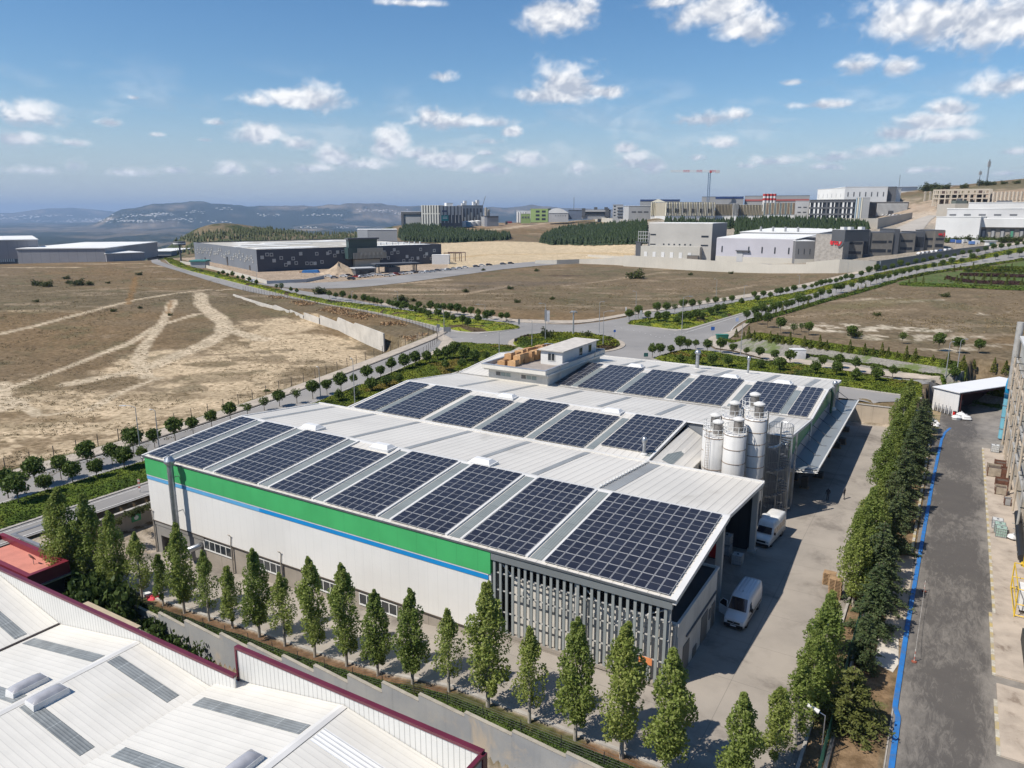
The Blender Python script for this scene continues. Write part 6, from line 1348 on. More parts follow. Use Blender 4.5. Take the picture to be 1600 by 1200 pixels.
postfence('wire_fence', 'dark wire fence on thin posts between the poplars and the grey lot wall', along([ab2w(-57,-10.2), ab2w(9,-10.2)],3.1),1.25,.035, FENCED, 6)
# fence of the left field and of the warehouse road
FP = M('fence_post_brown', (0.075,0.062,0.052),0.8)
postfence('field_fence', 'long wire fence on leaning brown posts between the left field and the pavement', along([ab2w(a - .3, b) for a, b in FENCE_A[:-1]] + [ab2w(-108.5,116)],3.4),2.0,.065, FP, 5, wirer=.008)
postfence('road_fence', 'dark railing fence on the embankment along the warehouse road', along([tuple(p[:2]) for p in hits([(682,522),(635,505),(560,488),(480,472),(380,454)])],2.6),2.0,.05, FP, 6, wirer=.014)
postfence('corner_fence', 'dark fence rounding the field corner beside the pavement', along([tuple(p[:2]) for p in hits([(683,523),(684,535),(665,553),(625,572)])],2.2),1.9,.05, FP, 5)
# white retaining wall in the field, stepped
WW = M('white_wall_concrete', (0.50,0.47,0.42),0.85,0.08,0.3, streak=0.3, lines=(('X', 3.0,.06,.85,0),))
wt = Thing('field_wall', 'long pale stepped retaining wall in the left field below the road embankment', 'wall', tuple(WALL_W[2]))
WT = [(364,459.5),(385,466),(405,472),(427,478),(430,476.5),(452,486),(454,484),(474,493),(476,488.5),(499,497),(501,493),(527,503),(529,496),(553,507),(555,502.5),(580,512),(600,521),(637,539)]
import bisect
def wall_pt(u):
 """foot line point for a pixel column"""
 us = [w[0] for w in WALL_PX] + [637]; ws = [p for p in WALL_W] + [WALL_W[-1] + (WALL_W[-1] - WALL_W[-2]) * .0]
 best = None
 for k in np.linspace(0,1,200):
  P = resample(np.array([p[:2] for p in WALL_W]),200)
 return None
foot = resample(np.array([p[:2] for p in WALL_W]),400); fu = np.array([800 + FPX * x / (y * CP - (-CAMZ) * SP) for x, y in foot])
tops = []
for (u, v) in WT[:-1]:
 k = int(np.argmin(np.abs(fu - min(u, 617)))); x, y = foot[k]; d = ray(u, v); tops.append((x, y, min(CAMZ + d[2] * y / d[1],5.2)))
for p, q in zip(tops[:-1], tops[1:]):
 if math.hypot(p[0] - q[0], p[1] - q[1]) < 1.0: continue
 dx, dy = q[0] - p[0], q[1] - p[1]; L = math.hypot(dx, dy); nx, ny = -dy / L * .4, dx / L * .4
 mb = MB(); z0 = min(hz(p[0], p[1]), hz(q[0], q[1])) - 2
 mb.add([(p[0], p[1], z0),(q[0], q[1], z0),(q[0] + nx, q[1] + ny, z0),(p[0] + nx, p[1] + ny, z0),(p[0], p[1], p[2]),(q[0], q[1], q[2]),(q[0] + nx, q[1] + ny, q[2]),(p[0] + nx, p[1] + ny, p[2])], HX); wt.part('wall_bay', mb, WW)
# yard boundary walls
yw = Thing('yard_wall', 'stained beige retaining wall closing the yard below the rear road', 'wall', (5,92.2,0), FB)
mb = MB(); mb.box(-4,15,92.2,92.55,-.3,3.45); yw.part('wall', mb, M('stained_beige_wall', (0.43,0.36,0.28),0.9,0.08,0.3, streak=0.7)); mb = MB(); mb.box(-4,15,92.1,92.65,3.45,3.55); yw.part('coping', mb, KERB)
gw = Thing('gate_wall', 'low beige wall with a small green sign beside the factory forecourt', 'wall', (-72.8,0,-3.4), FB)
mb = MB(); mb.box(-73.0,-72.7,-3.5,22,-5,-.55); mb.box(-73.15,-72.6,-6.0,-5.4,-5,-.2); mb.box(-73.0,-72.7,-12,-6.0,-5,-1.1); gw.part('wall', mb, M('gate_wall_render', (0.36,0.31,0.25),0.9,0.08,0.5, streak=.3)); mb = MB(); mb.box(-73.1,-72.6,-3.5,22,-.55,-.45); gw.part('coping', mb, KERB)
sg = Thing('wall_sign', 'small green sign with a white round emblem on the gate wall', 'sign', (-72.6,1.2,-2.4), FB)
mb = MB(); mb.box(-72.69,-72.64,.6,1.9,-2.3,-1.3); sg.part('board', mb, M('sign_green', (0.04,0.26,0.10),.5)); mb = MB(); mb.prism([(1.25 + .3 * math.cos(t),-1.8 + .3 * math.sin(t)) for t in np.linspace(0,6.283,20, endpoint=False)],-72.638,-72.62, 'x'); sg.part('emblem', mb, M('sign_white', (.7,.7,.68),.5))
# roadside kiosks at the far left
kb = Thing('maroon_kiosk', 'flat-roofed kiosk with a maroon parapet and pink roof at the left edge', 'kiosk', (-70,-14,-3), FB)
mb = MB(); x0, x1, y0, y1 = -76.5,-62.6,-16.8,-12.6
mb.box(x0 + .5, x1 - .5, y0 + .5, y1 - .5,-5,-.8); kb.part('wall', mb, M('kiosk_dark_glass', (.03,.03,.035),.2, lines=(('X', 1.6,.12,3.0,0),)))
mb = MB(); mb.box(x0, x1, y0, y0 + .5,-.8,.55); mb.box(x0, x1, y1 - .5, y1,-.8,.55); mb.box(x0, x0 + .5, y0 + .5, y1 - .5,-.8,.55); mb.box(x1 - .5, x1, y0 + .5, y1 - .5,-.8,.55); kb.part('parapet', mb, M('kiosk_maroon', (0.16,0.018,0.03),.4,.05,.5)); mb = MB(); mb.box(x0 + .5, x1 - .5, y0 + .5, y1 - .5,-.8,-.15); kb.part('roof', mb, M('pink_roof', (.52,.20,.15),.85,.08,.6))
mb = MB(); mb.box(x0, x1 + .3, y0 - .1, y1 + .1,-.95,-.802); kb.part('fascia', mb, STEEL)
dsh = Thing('satellite_dish', 'small satellite dish on the pink kiosk roof', 'satellite dish', (-66.5,-14.3,-.15), FB)
mb = MB(); mb.tube([(-66.5,-14.3,-.15),(-66.5,-14.3,.6)],.04,6); dsh.part('mast', mb, STEEL)
P = np.array([[(-66.5 + r * .5 * math.cos(t),-14.35 - .18 * (1 - r * r) - .25 * r * math.sin(t),.75 + r * .45 * math.sin(t)) for t in np.linspace(0,6.283,17)] for r in (0.01,.35,.7,1)]); mb = MB(); mb.grid(P); dsh.part('dish', mb, M('dish_brown', (.22,.13,.11),.5), smooth=True)
kg = Thing('grey_kiosk', 'grey flat roof with a stained deck behind the maroon kiosk', 'kiosk', (-70,-9,-3), FB)
x0, x1, y0, y1 = -76.5,-66.3,-11.9,-8.3
mb = MB(); mb.box(x0 + .3, x1 - .3, y0 + .3, y1 - .3,-5,-.9); kg.part('wall', mb, M('kiosk_grey_wall', (.3,.29,.27),.8, streak=.4)); mb = MB(); mb.box(x0, x1, y0, y0 + .45,-.9,.1); mb.box(x0, x1, y1 - .45, y1,-.9,.1); mb.box(x0, x0 + .45, y0 + .45, y1 - .45,-.9,.1); mb.box(x1 - .45, x1, y0 + .45, y1 - .45,-.9,.1); kg.part('parapet', mb, M('kiosk_grey', (.17,.18,.20),.6)); mb = MB(); mb.box(x0 + .45, x1 - .45, y0 + .45, y1 - .45,-.9,-.4); kg.part('roof', mb, M('stained_deck', (.34,.29,.22),.95,.1,.5, dirt=((.10,.085,.07),.35,.5,.56)))
for (x0, x1, y0, y1, c, lb) in ((-52.2,-44.0,-18.3,-16.5,(.40,.33,.23), 'long beige flat roof between the maroon parapet and the thicket'),(-43.4,-36.0,-18.5,-16.9,(.50,.47,.41), 'long pale flat roof beside the thicket, right of the beige one')):
 t = Thing('side_shed', lb, 'shed', ((x0 + x1) / 2,(y0 + y1) / 2,-3.5), FB); mb = MB(); mb.box(x0, x1, y0, y1,-5,.4); t.part('wall', mb, M('shed_wall', (.3,.28,.25),.8)); mb = MB(); mb.box(x0 - .15, x1 + .15, y0 - .15, y1 + .15,.4,.55); t.part('roof', mb, M('shed_roof_' + lb[5:8], c, .85,.06,.5))
tb = Thing('red_parasol', 'red and white folded cloth under the poplars by the lot wall', 'parasol', (-55.2,-8.1,-4), FB)
mb = MB(); mb.lathe([(0,.9),(.4,.75),(.7,.45),(.72,.4),(0,.6)],-55.2,-8.1,10);
for i in range(len(mb.v)): mb.v[i] = (mb.v[i][0], mb.v[i][1], mb.v[i][2] - 4.3)
tb.part('canopy', mb, M('red_cloth', (.62,.02,.05),.6)); mb = MB(); mb.box(-56.7,-56.0,-8.5,-7.8,-4.4,-3.6); tb.part('bundle', mb, M('white_cloth', (.6,.6,.6),.8))
# ---------------------------------------------------------------- vans
VW = M('van_white', (0.62,0.63,0.645),0.25,0.02,0.5); VG = M('van_glass', (0.012,0.016,0.026),0.06,.1,1, spec=.9); VB = M('black_plastic', (0.018,0.018,0.02),0.5); TY = M('tyre_rubber', (0.02,0.02,0.02),0.85); RIM = M('wheel_rim', (0.35,0.35,0.36),0.35, metal=.6); LAMP = M('headlamp_glass', (0.5,0.52,0.55),0.1, spec=.8)
def loftbody(secs):
 """secs: list of (x, [(y,z)...]) right half profiles from bottom to roof centre; mirrored"""
 n = len(secs[0][1]); mb = MB(); P = []
 for x, pr in secs: P.append([(x, y, z) for y, z in pr] + [(x, -y, z) for y, z in reversed(pr)])
 P = np.array(P); mb.grid(P); k = P.shape[1]; mb.add(P[0],[tuple(range(k))]); mb.add(P[-1],[tuple(range(k))[::-1]]); return mb
def fixn(o):
 import bmesh
 bm = bmesh.new(); bm.from_mesh(o.data); bmesh.ops.remove_doubles(bm, verts=bm.verts[:], dist=.0005); bmesh.ops.recalc_face_normals(bm, faces=bm.faces[:]); bm.to_mesh(o.data); bm.free()
def wheel(t, x, y, r=.35, w=.24):
 mb = MB(); s = 1 if y > 0 else -1
 prof = [(-w / 2, r * .6),(-w / 2, r * .92),(-w * .3, r),(w * .3, r),(w / 2, r * .92),(w / 2, r * .6)]; n = 20
 vs = [(x + q * math.cos(2 * math.pi * j / n), y + p, r + q * math.sin(2 * math.pi * j / n)) for p, q in prof for j in range(n)]
 mb.add(vs, [(i * n + j, i * n + (j + 1) % n, (i + 1) * n + (j + 1) % n, (i + 1) * n + j) for i in range(5) for j in range(n)]); wh = t.part('wheel', mb, TY); fixn(wh)
 mb = MB(); mb.add([(x + r * .6 * math.cos(2 * math.pi * j / 12), y + s * w * .38, r + r * .6 * math.sin(2 * math.pi * j / 12)) for j in range(12)] + [(x, y + s * w * .48, r)],[(j, (j + 1) % 12,12) for j in range(12)]); t.part('rim', mb, RIM, wh)
vf = (ab2w(2.15,11.6)[0], ab2w(2.15,11.6)[1], ROTB + math.pi / 2 * 1 + R(-2))
van = Thing('delivery_van', 'white panel van with its side door open, parked in the shade of the open shed', 'van', (2.9,0,0), vf)
def vsec(x, h, w=.99, bot=.38, top=.86, sh=1.15): return (x, [(w * .9, bot),(w, bot + .15),(w, sh),(w * .985,(sh + h) / 2),(w * top, h - .12),(w * top * .8, h - .03),(0.01, h)])
secs = [vsec(0.0,1.0,.84,.32,.85,.75), vsec(.12,1.12,.92,.3,.85,.8), vsec(.55,1.28,.98,.3,.85,1.0), vsec(.95,1.42,.99,.34,.84,1.1), vsec(1.35,2.05,.99,.34,.80,1.2), vsec(1.75,2.52,.99,.34,.82,1.2), vsec(2.3,2.66,.99,.34,.85), vsec(3.2,2.70), vsec(5.4,2.68), vsec(5.85,2.62), vsec(5.93,2.5,.97)]
o = van.part('body', loftbody(secs), VW, smooth=True); fixn(o)
mb = MB(); mb.add([(1.0,-.82,1.50),(1.0,.82,1.50),(1.70,.72,2.42),(1.70,-.72,2.42)],[(0,1,2,3)]); mb.v = [(x - .045, y, z + .03) for x, y, z in mb.v]; van.part('windscreen', mb, VG)
for s in (1,-1): mb = MB(); mb.add([(1.35, s * 1.002,1.35),(2.25, s * 1.002,1.35),(2.25, s * .965,2.05),(1.75, s * .965,2.05)],[(0,1,2,3)]); van.part('side_window', mb, VG)
mb = MB(); mb.box(-.06,.16,-.86,.86,.3,.58); mb.box(5.9,6.02,-.9,.9,.35,.62); van.part('bumper', mb, VB)
mb = MB(); mb.add([(-.035,-.55,.68),(-.035,.55,.68),(.03,.62,.98),(.03,-.62,.98)],[(0,3,2,1)]); mb.box(-.03,.01,-.58,.58,.66,.70); van.part('grille', mb, VB)
mb = MB(); mb.lathe([(0,0),(.09,0)],0,0,14); mb.v = [(-.05, a, .84 + b) for a, b, _ in mb.v]; mb.f = [f for f in mb.f]; van.part('emblem', mb, RIM)
for s in (1,-1): mb = MB(); mb.box(.02,.2, s * .66 - .13, s * .66 + .13,.78,.98); van.part('headlight', mb, LAMP)
for s in (1,-1): mb = MB(); mb.box(1.55,1.75, s * 1.16 - .1, s * 1.16 + .1,1.35,1.68); mb.bar((1.65, s * .98,1.4),(1.65, s * 1.1,1.45),.03); van.part('mirror', mb, VB)
mb = MB(); mb.box(-.075,-.061,-.26,.26,.42,.54); van.part('number_plate', mb, M('plate_white', (.7,.7,.7),.4))
mb = MB(); mb.box(1.3,5.6,.99,1.015,.75,.85); mb.box(1.3,5.6,-1.015,-.99,.75,.85); van.part('side_moulding', mb, VB)
mb = MB(); mb.box(2.5,2.54,-.02,.02,2.65,2.85); van.part('aerial', mb, VB)
for y in np.linspace(-.6,.6,5): mb = MB(); mb.box(2.6,5.6, y - .03, y + .03,2.66,2.712); van.part('roof_rib', mb, VW)
for x in (1.05,4.85):
 for s in (.86,-.86): wheel(van, x, s)
mb = MB(); mb.box(0,1.0,-.03,.03,.45,1.32); mb.box(0,.06,-.03,.03,1.32,2.05); mb.box(.94,1.0,-.03,.03,1.32,1.5); mb.bar((.05,0,2.05),(.6,0,2.02),.035); mb.bar((.6,0,2.02),(.97,0,1.5),.035)
od = link('open_door', mb.mesh('open_door', VW), van.e, None); od.location = (1.3 - 2.9,1.0,0); od.rotation_euler.z = R(62)
mb = MB(); mb.add([(.06,0,1.33),(.94,0,1.33),(.94,0,1.5),(.6,0,2.0),(.06,0,2.0)],[(0,1,2,3,4)]); link('door_glass', mb.mesh('door_glass', VG), od)
mf = (ab2w(.35,30.3)[0], ab2w(.35,30.3)[1], ROTB + math.pi / 2 + R(-6))
mbn = Thing('minibus', 'white minibus with dark side windows parked at the corner of the open shed', 'minibus', (2.9,0,0), mf)
secs = [vsec(0.0,1.05,.84,.32,.85,.75), vsec(.1,1.2,.92,.3,.85,.8), vsec(.5,1.3,.95,.3,.85,1.0), vsec(.8,1.42,.96,.34,.84,1.1), vsec(1.3,2.25,.96,.34,.86,1.2), vsec(1.42,2.72,.96,.34,.88,1.2), vsec(1.6,2.80,.96,.34,.9), vsec(5.4,2.80,.96,.34,.9), vsec(5.75,2.74,.96,.34,.9), vsec(5.8,2.6,.93)]
o = mbn.part('body', loftbody(secs), M('cream_white', (.70,.69,.66),.3), smooth=True); fixn(o)
mb = MB(); mb.add([(.82,-.84,1.5),(.82,.84,1.5),(1.25,.76,2.15),(1.25,-.76,2.15)],[(0,1,2,3)]); mb.v = [(x - .05, y, z + .03) for x, y, z in mb.v]; mbn.part('windscreen', mb, VG)
for s in (1,-1):
 for x0, x1 in ((1.25,1.95),(2.1,3.0),(3.1,4.1),(4.2,5.3)): mb = MB(); mb.add([(x0, s * .975,1.3),(x1, s * .975,1.3),(x1, s * .945,2.0),(x0 + (.25 if x0 < 2 else 0), s * .945,2.0)],[(0,1,2,3)]); mbn.part('side_window', mb, VG)
mb = MB(); mb.box(-.06,.14,-.84,.84,.3,.55); mbn.part('bumper', mb, VB); mb = MB(); mb.box(-.03,.02,-.5,.5,.7,.92); mbn.part('grille', mb, VB)
for s in (1,-1): mb = MB(); mb.box(-.02,.12, s * .68 - .12, s * .68 + .12,.72,.92); mbn.part('headlight', mb, LAMP); mb = MB(); mb.box(1.2,1.3, s * 1.1 - .08, s * 1.1 + .08,1.4,1.7); mbn.part('mirror', mb, VB)
for x in (1.0,4.5):
 for s in (.84,-.84): wheel(mbn, x, s)
# ---------------------------------------------------------------- things in the yards
IW = M('ibc_plastic', (.55,.56,.55),.4,.05,2); IG = M('ibc_green_water', (.30,.42,.36),.4,.05,2); CG = M('cage_steel', (.4,.41,.42),.4, metal=.5)
WOODP = M('pallet_wood', (.36,.235,.13),.85,.12,3)
def ibc(a, b, z, label, mat=IW, frame=FB, group='caged liquid containers'):
 t = Thing('caged_tank', label, 'container', (a, b, z), frame, group); mb = MB(); mb.box(a - .5, a + .5, b - .5, b + .5, z + .16, z + 1.12); t.part('tank', mb, mat)
 mb = MB()
 for i in range(6):
  q = -.55 + i * .22
  for p0, p1 in (((a + q, b - .55),1),((a + q, b + .55),1),((a - .55, b + q),1),((a + .55, b + q),1)): mb.bar((p0[0], p0[1], z + .14),(p0[0], p0[1], z + 1.15),.014)
 for zz in (.16,.5,.85,1.15):
  for s in (-.55,.55): mb.bar((a - .55, b + s, z + zz),(a + .55, b + s, z + zz),.016); mb.bar((a + s, b - .55, z + zz),(a + s, b + .55, z + zz),.016)
 t.part('cage', mb, CG); mb = MB(); mb.cyl(a, b, z + 1.12, z + 1.2,.12, n=10); t.part('lid', mb, M('lid_dark', (.12,.12,.13),.5)); mb = MB()
 for s in (-.45,0,.45): mb.box(a - .55, a + .55, b + s - .05, b + s + .05, z, z + .14)
 t.part('pallet', mb, CG)
ibc(-2.6,26.6,0, 'lower of two stacked caged containers under the open shed'); ibc(-2.6,26.6,1.25, 'upper of two stacked caged containers under the open shed'); ibc(-.9,25.0,0, 'single caged container at the edge of the open shed')
ibc(23.5,50.2,.17, 'furthest of three caged containers beside the right-hand building'); ibc(23.7,48.9,.17, 'middle one of three caged containers beside the right-hand building', IG); ibc(23.8,47.6,.17, 'nearest of three caged containers beside the right-hand building', IG)
ibc(24.2,84.5,.17, 'caged container by the foot of the blue pipe')
for i, (a, b, c, lb) in enumerate([(-3.6,25.2,(.55,.02,.02), 'red cabinet inside the open shed, beside the containers'),(-1.7,16.9,(.5,.02,.03), 'red bundle next to the van door')]):
 t = Thing('red_cabinet', lb, 'cabinet', (a, b, 0), FB); mb = MB(); mb.box(a - .4, a + .4, b - .3, b + .3,.1,1.5); t.part('case', mb, M('red_paint', c, .5)); mb = MB(); mb.box(a - .42, a + .42, b - .32, b + .32,0,.1); t.part('base', mb, VB)
def pallets(a, b, n, label):
 for k in range(n):
  t = Thing('wooden_pallet', label % nth(k, 'bottom'), 'pallet', (a, b, k * .15), FB, 'stacked wooden pallets by the green fence'); mb = MB(); dx = random.uniform(-.04,.04); z = k * .15
  for i in range(5): mb.box(a - .6 + dx, a + .6 + dx, b - .4 + i * .19, b - .28 + i * .19, z + .12, z + .142)
  t.part('deck', mb, WOODP); mb = MB()
  for s in (-.52,0,.52): mb.box(a + s - .05 + dx, a + s + .05 + dx, b - .4, b + .48, z, z + .118)
  t.part('bearer', mb, WOODP)
pallets(8.3,25.2,9, 'wooden pallet in the shorter stack by the yard edge, %s from the ground'); pallets(9.2,22.6,14, 'wooden pallet in the tall stack by the yard edge, %s from the ground')
# clutter, two workers under the canopy
def worker(a, b, rz, col, lb):
 t = Thing('person', lb, 'person', (a, b, 0), FB)
 pts = [(0,0,.95),(0,0,1.2),(0,0,1.42),(0,0,1.55),(0,0.01,1.66),(.09,0,.9),(.1,.03,.5),(.1,0,.08),(.1,.12,.03),(-.09,0,.9),(-.1,-.06,.5),(-.12,-.16,.1),(-.12,-.04,.03),(.2,0,1.4),(.26,.03,1.12),(.24,.14,.88),(-.2,0,1.4),(-.26,-.02,1.12),(-.25,.06,.87)]
 ed = [(0,1),(1,2),(2,3),(3,4),(0,5),(5,6),(6,7),(7,8),(0,9),(9,10),(10,11),(11,12),(2,13),(13,14),(14,15),(2,16),(16,17),(17,18)]
 rad = [.15,.13,.15,.06,.095,.09,.065,.045,.04,.09,.065,.045,.04,.06,.045,.035,.06,.045,.035]
 me = bpy.data.meshes.new('person_body'); me.from_pydata(pts, ed, []); o = link('body', me, t.e); o.location = (0,0,0); o.rotation_euler.z = rz
 sk = o.modifiers.new('skin', 'SKIN');
 for i, r_ in enumerate(rad): me.skin_vertices[0].data[i].radius = (r_, r_)
 me.skin_vertices[0].data[0].use_root = True; ss = o.modifiers.new('ss', 'SUBSURF'); ss.levels = 1; ss.render_levels = 1; me.materials.append(M('cloth_%s' % lb[7:11], col, .9))
worker(4.6,49.5,.3,(.03,.035,.05), 'person in dark work clothes standing under the grey canopy'); worker(6.4,51.0,1.2,(.05,.05,.06), 'person in grey walking at the outer edge of the canopy shade')
random.seed(3)
for i in range(14):
 a, b = random.uniform(-2,3),50 + i * 2.7; w, d, h = random.uniform(.8,1.2), random.uniform(.8,1.2), random.uniform(.7,1.8)
 t = Thing('stacked_goods', 'dark wrapped pallet load in the shade of the canopy, %s from the stair' % nth(i, 'nearest'), 'pallet load', (a, b, 0), FB, 'pallet loads under the canopy'); mb = MB(); mb.box(a - w / 2, a + w / 2, b - d / 2, b + d / 2,.14, h); t.part('load', mb, M('load_%d' % (i % 3),((.07,.065,.06),(.12,.10,.08),(.05,.06,.07))[i % 3],.8,.1,2)); mb = MB(); mb.box(a - .6, a + .6, b - .5, b + .5,0,.138); t.part('pallet', mb, WOODP)
# white bag heaps, hangar, right building
BAGM = M('white_sack', (.62,.62,.62),.7,.06,2)
def sack(a, b, z, s, lb, mat=BAGM, seed=0):
 rg = np.random.default_rng(seed + 100); n, m = 8,14; P = []
 for i in range(n):
  ph = math.pi * i / (n - 1); row = []
  for j in range(m):
   th = 2 * math.pi * j / (m - 1); rr = s * (1 + .13 * math.sin(3 * th + seed) + .1 * math.sin(5 * ph + seed * 2)); row.append((a + rr * math.sin(ph) * math.cos(th), b + rr * .8 * math.sin(ph) * math.sin(th), z + s * .62 * (1 + math.cos(ph) * (1 if i < n / 2 else .9))))
  P.append(row)
 t = Thing('sack', lb, 'sack', (a, b, z), FB, 'white sacks beside the blue line'); mb = MB(); mb.grid(np.array(P)); o = t.part('bag', mb, mat, smooth=False); fixn(o); mb = MB(); mb.tube([(a, b, z + s * 1.15),(a + .08, b, z + s * 1.45)],.07,6,.14); t.part('neck', mb, mat)
for i, (a, b, z, s) in enumerate([(13.9,98.0,0,.7),(15.1,98.8,0,.7),(14.4,96.6,0,.6),(15.6,97.4,0,.65),(13.6,95.6,0,.5),(14.6,97.8,.7,.6),(15.7,95.9,0,.5)]):
 x, y = ab2w(a, b); sack(a, b, hz(x, y) + z, s, 'white sack in the left heap by the hangar, %s' % ['at the back left', 'at the back right', 'in the middle', 'at the right', 'lowest left', 'on top', 'rightmost and lowest'][i], seed=i)
for i, (a, b, z, s) in enumerate([(18.7,103.0,0,.85),(20.2,103.6,0,.9),(19.4,104.0,.55,.75)]):
 x, y = ab2w(a, b); sack(a, b, hz(x, y) + z, s, 'large white sack before the dark hangar mouth, %s' % ['left one', 'right one', 'upper one between the others'][i], seed=i + 20)
# ---------------------------------------------------------------- right side: hangar at the end of the road, tall building
# the facility road ends at yard level: flatten it with its own apron up to the hangar
hg0 = flat(1454,641,0.4); hg1 = flat(1495,650,0.4); hg2 = flat(1573,641,0.4)
mb = MB(); mb.grid(np.array([[(x, y, 0.05 + .3 * (y - 92) / 20) for y in np.linspace(92,125,12)] for x in np.linspace(16.2,30,8)])); o = abobj('road', mb, TW)
if o.data.polygons[0].normal.z < 0: o.data.flip_normals()
mb = MB(); mb.grid(np.array([[(x, y, 0.02 + .3 * (y - 86) / 26) for y in np.linspace(84,120,12)] for x in np.linspace(12.5,16.19,4)])); o = abobj('verge', mb, M('verge_soil', (.26,.20,.12),.95,.12,.8, dirt=((.12,.13,.05),.6,.5,.65)))
if o.data.polygons[0].normal.z < 0: o.data.flip_normals()
dx, dy = hg2[0] - hg1[0], hg2[1] - hg1[1]; HFr = (hg1[0], hg1[1], math.atan2(dy, dx)); HL = math.hypot(dx, dy)
hb = Thing('open_hangar', 'white open-fronted hangar with a dark red interior at the end of the blue-lined road', 'hangar', (HL / 2,4,.4), HFr)
HD = 5.5; HW = M('hangar_white', (.62,.62,.62),.5,.03,.3, lines=(('Y', 1.0,.04,.8,0),)); DRED = M('dark_red_sheet', (.045,.012,.012),.7,.15,.5, lines=(('X', .8,.08,.5,0),))
Lh = HL + 4
mb = MB(); mb.box(0,.15,0, HD, .2,4.7); hb.part('side_wall', mb, HW); mb = MB(); mb.box(Lh - .15, Lh, 0, HD, .2,5.4); hb.part('side_wall', mb, HW)
mb = MB(); mb.box(.15, Lh - .15, HD - .2, HD, .2,4.75); hb.part('rear_wall', mb, DRED)
mb = MB(); mb.add([(-.3,-.2,4.9),(Lh + .3,-.2,5.6),(Lh + .3, HD + .2,5.5),(-.3, HD + .2,4.8),(-.3,-.2,4.76),(Lh + .3,-.2,5.46),(Lh + .3, HD + .2,5.36),(-.3, HD + .2,4.66)], HY); hb.part('roof', mb, M('hangar_roof', (.66,.66,.66),.5,.02,.3))
mb = MB(); mb.bar((.2,-.1,4.5),(Lh, -.1,5.2),.09);
for i in range(7): x = .3 + i * (Lh - .6) / 6; mb.bar((x, -.2,.2),(x, -.2,4.5 if i in (0,6) else .3),.08); mb.bar((x, 0,4.6),(x, HD, 4.6),.06)
hb.part('frame', mb, M('frame_rust_red', (.07,.02,.018),.6))
for i, (x, y, h, w, c, lb) in enumerate([(3.2,4,1.4,1.6,(.10,.02,.02), 'dark red machine inside the hangar'),(6.2,5,1.2,1.2,(.08,.07,.07), 'dark machine deeper inside the hangar')]):
 t = Thing('machine', lb, 'machine', (x, y, .4), HFr); mb = MB(); mb.box(x, x + w, y, y + 1,.4,.4 + h); t.part('body', mb, M('machine_%d' % i, c, .6)); mb = MB(); mb.cyl(x + w / 2, y + .5,.4 + h, .9 + h, .2, n=10); t.part('hopper', mb, STEEL)
for i in range(5):
 t = Thing('gas_bottle', 'grey gas bottle against the hangar side wall, %s from its front corner' % nth(i, 'nearest'), 'gas bottle', (-.5,1.2 + i * .8,.4), HFr, 'gas bottles beside the hangar'); mb = MB(); mb.lathe([(0,.4),(.14,.4),(.15,1.5),(.06,1.75),(.05,1.85),(0,1.86)],-.5,1.2 + i * .8,10); t.part('cylinder', mb, M('bottle_grey', (.3,.31,.33),.5), smooth=True); mb = MB(); mb.cyl(-.5,1.2 + i * .8,1.82,1.95,.07, n=8); t.part('cap', mb, VB)
t = Thing('fire_point', 'red fire extinguisher box at the hangar corner', 'fire point', (-.3,.3,.4), HFr); mb = MB(); mb.box(-.5,-.1,.1,.5,.4,1.2); t.part('box', mb, M('red_paint', (.5,.02,.03),.5)); mb = MB(); mb.box(-.52,-.08,.08,.52,1.2,1.28); t.part('lid', mb, VB)
# tall building cut by the right edge
RB = Thing('tall_building', 'tall white industrial building with pipes, cut by the right edge', 'building', (32,60,0), FB)
BX = 26.0; by0, by1 = 0,91.5
mb = MB(); mb.box(BX, BX + 14, by0, by1,0,17.5); RB.part('wall', mb, M('old_white_cladding', (.52,.50,.455),.6,.06,.25, lines=(('Y', 1.0,.05,.8,0),), streak=.4))
mb = MB(); mb.box(BX - .05, BX - .002, by0,70,1.6,3.2); RB.part('cladding_band', mb, M('cream_band', (.5,.43,.33),.7,.05,.3)); mb = MB(); mb.box(BX - .12, BX - .052,28,66,4.2,4.7); RB.part('blue_stripe', mb, M('faded_blue', (.12,.22,.45),.6))
mb = MB(); mb.box(BX - .4, BX + 14, by0, by1 + .2,17.5,17.9); RB.part('roof', mb, ROOFTRIM)
PB = M('pipe_beige_old', (.45,.38,.30),.6,.1,1, streak=.4); PG = M('pipe_grey', (.36,.35,.33),.5,.1,1)
for i, (y, z, r, m_) in enumerate([(0,14.5,.16, PG),(0,13.2,.2, PB),(0,11.4,.13, PB),(0,9.6,.18, PG),(0,7.6,.14, PB),(0,5.8,.2, PG)]):
 mb = MB(); mb.tube([(BX - .45 - .18 * (i % 2),30, z),(BX - .45 - .18 * (i % 2),91.2, z)], r, 8); RB.part('wall_pipe', mb, m_)
for y in (48,56,64,70,73,77,79.5,82,88):
 mb = MB(); mb.tube([(BX - .75, y, 15),(BX - .75, y, .6)],.09 if y % 2 else .14,8); RB.part('riser_pipe', mb, PB if y % 3 else PG)
for z in (15,12.4,10.4,8.5,6.6,4.6): mb = MB(); [mb.box(BX - .95, BX, y - .06, y + .06, z - .06, z + .06) for y in np.arange(34,91,6)]; RB.part('pipe_brackets', mb, FENCED)
mb = MB(); mb.tube([(BX - .5,92.6,20),(BX - .5,92.6,9.0)],.5,14); RB.part('stack', mb, PG)
bp_ = Thing('blue_pipe', 'large light blue duct bending into the wall of the right-hand building', 'duct', (25.3,93.4,0), FB)
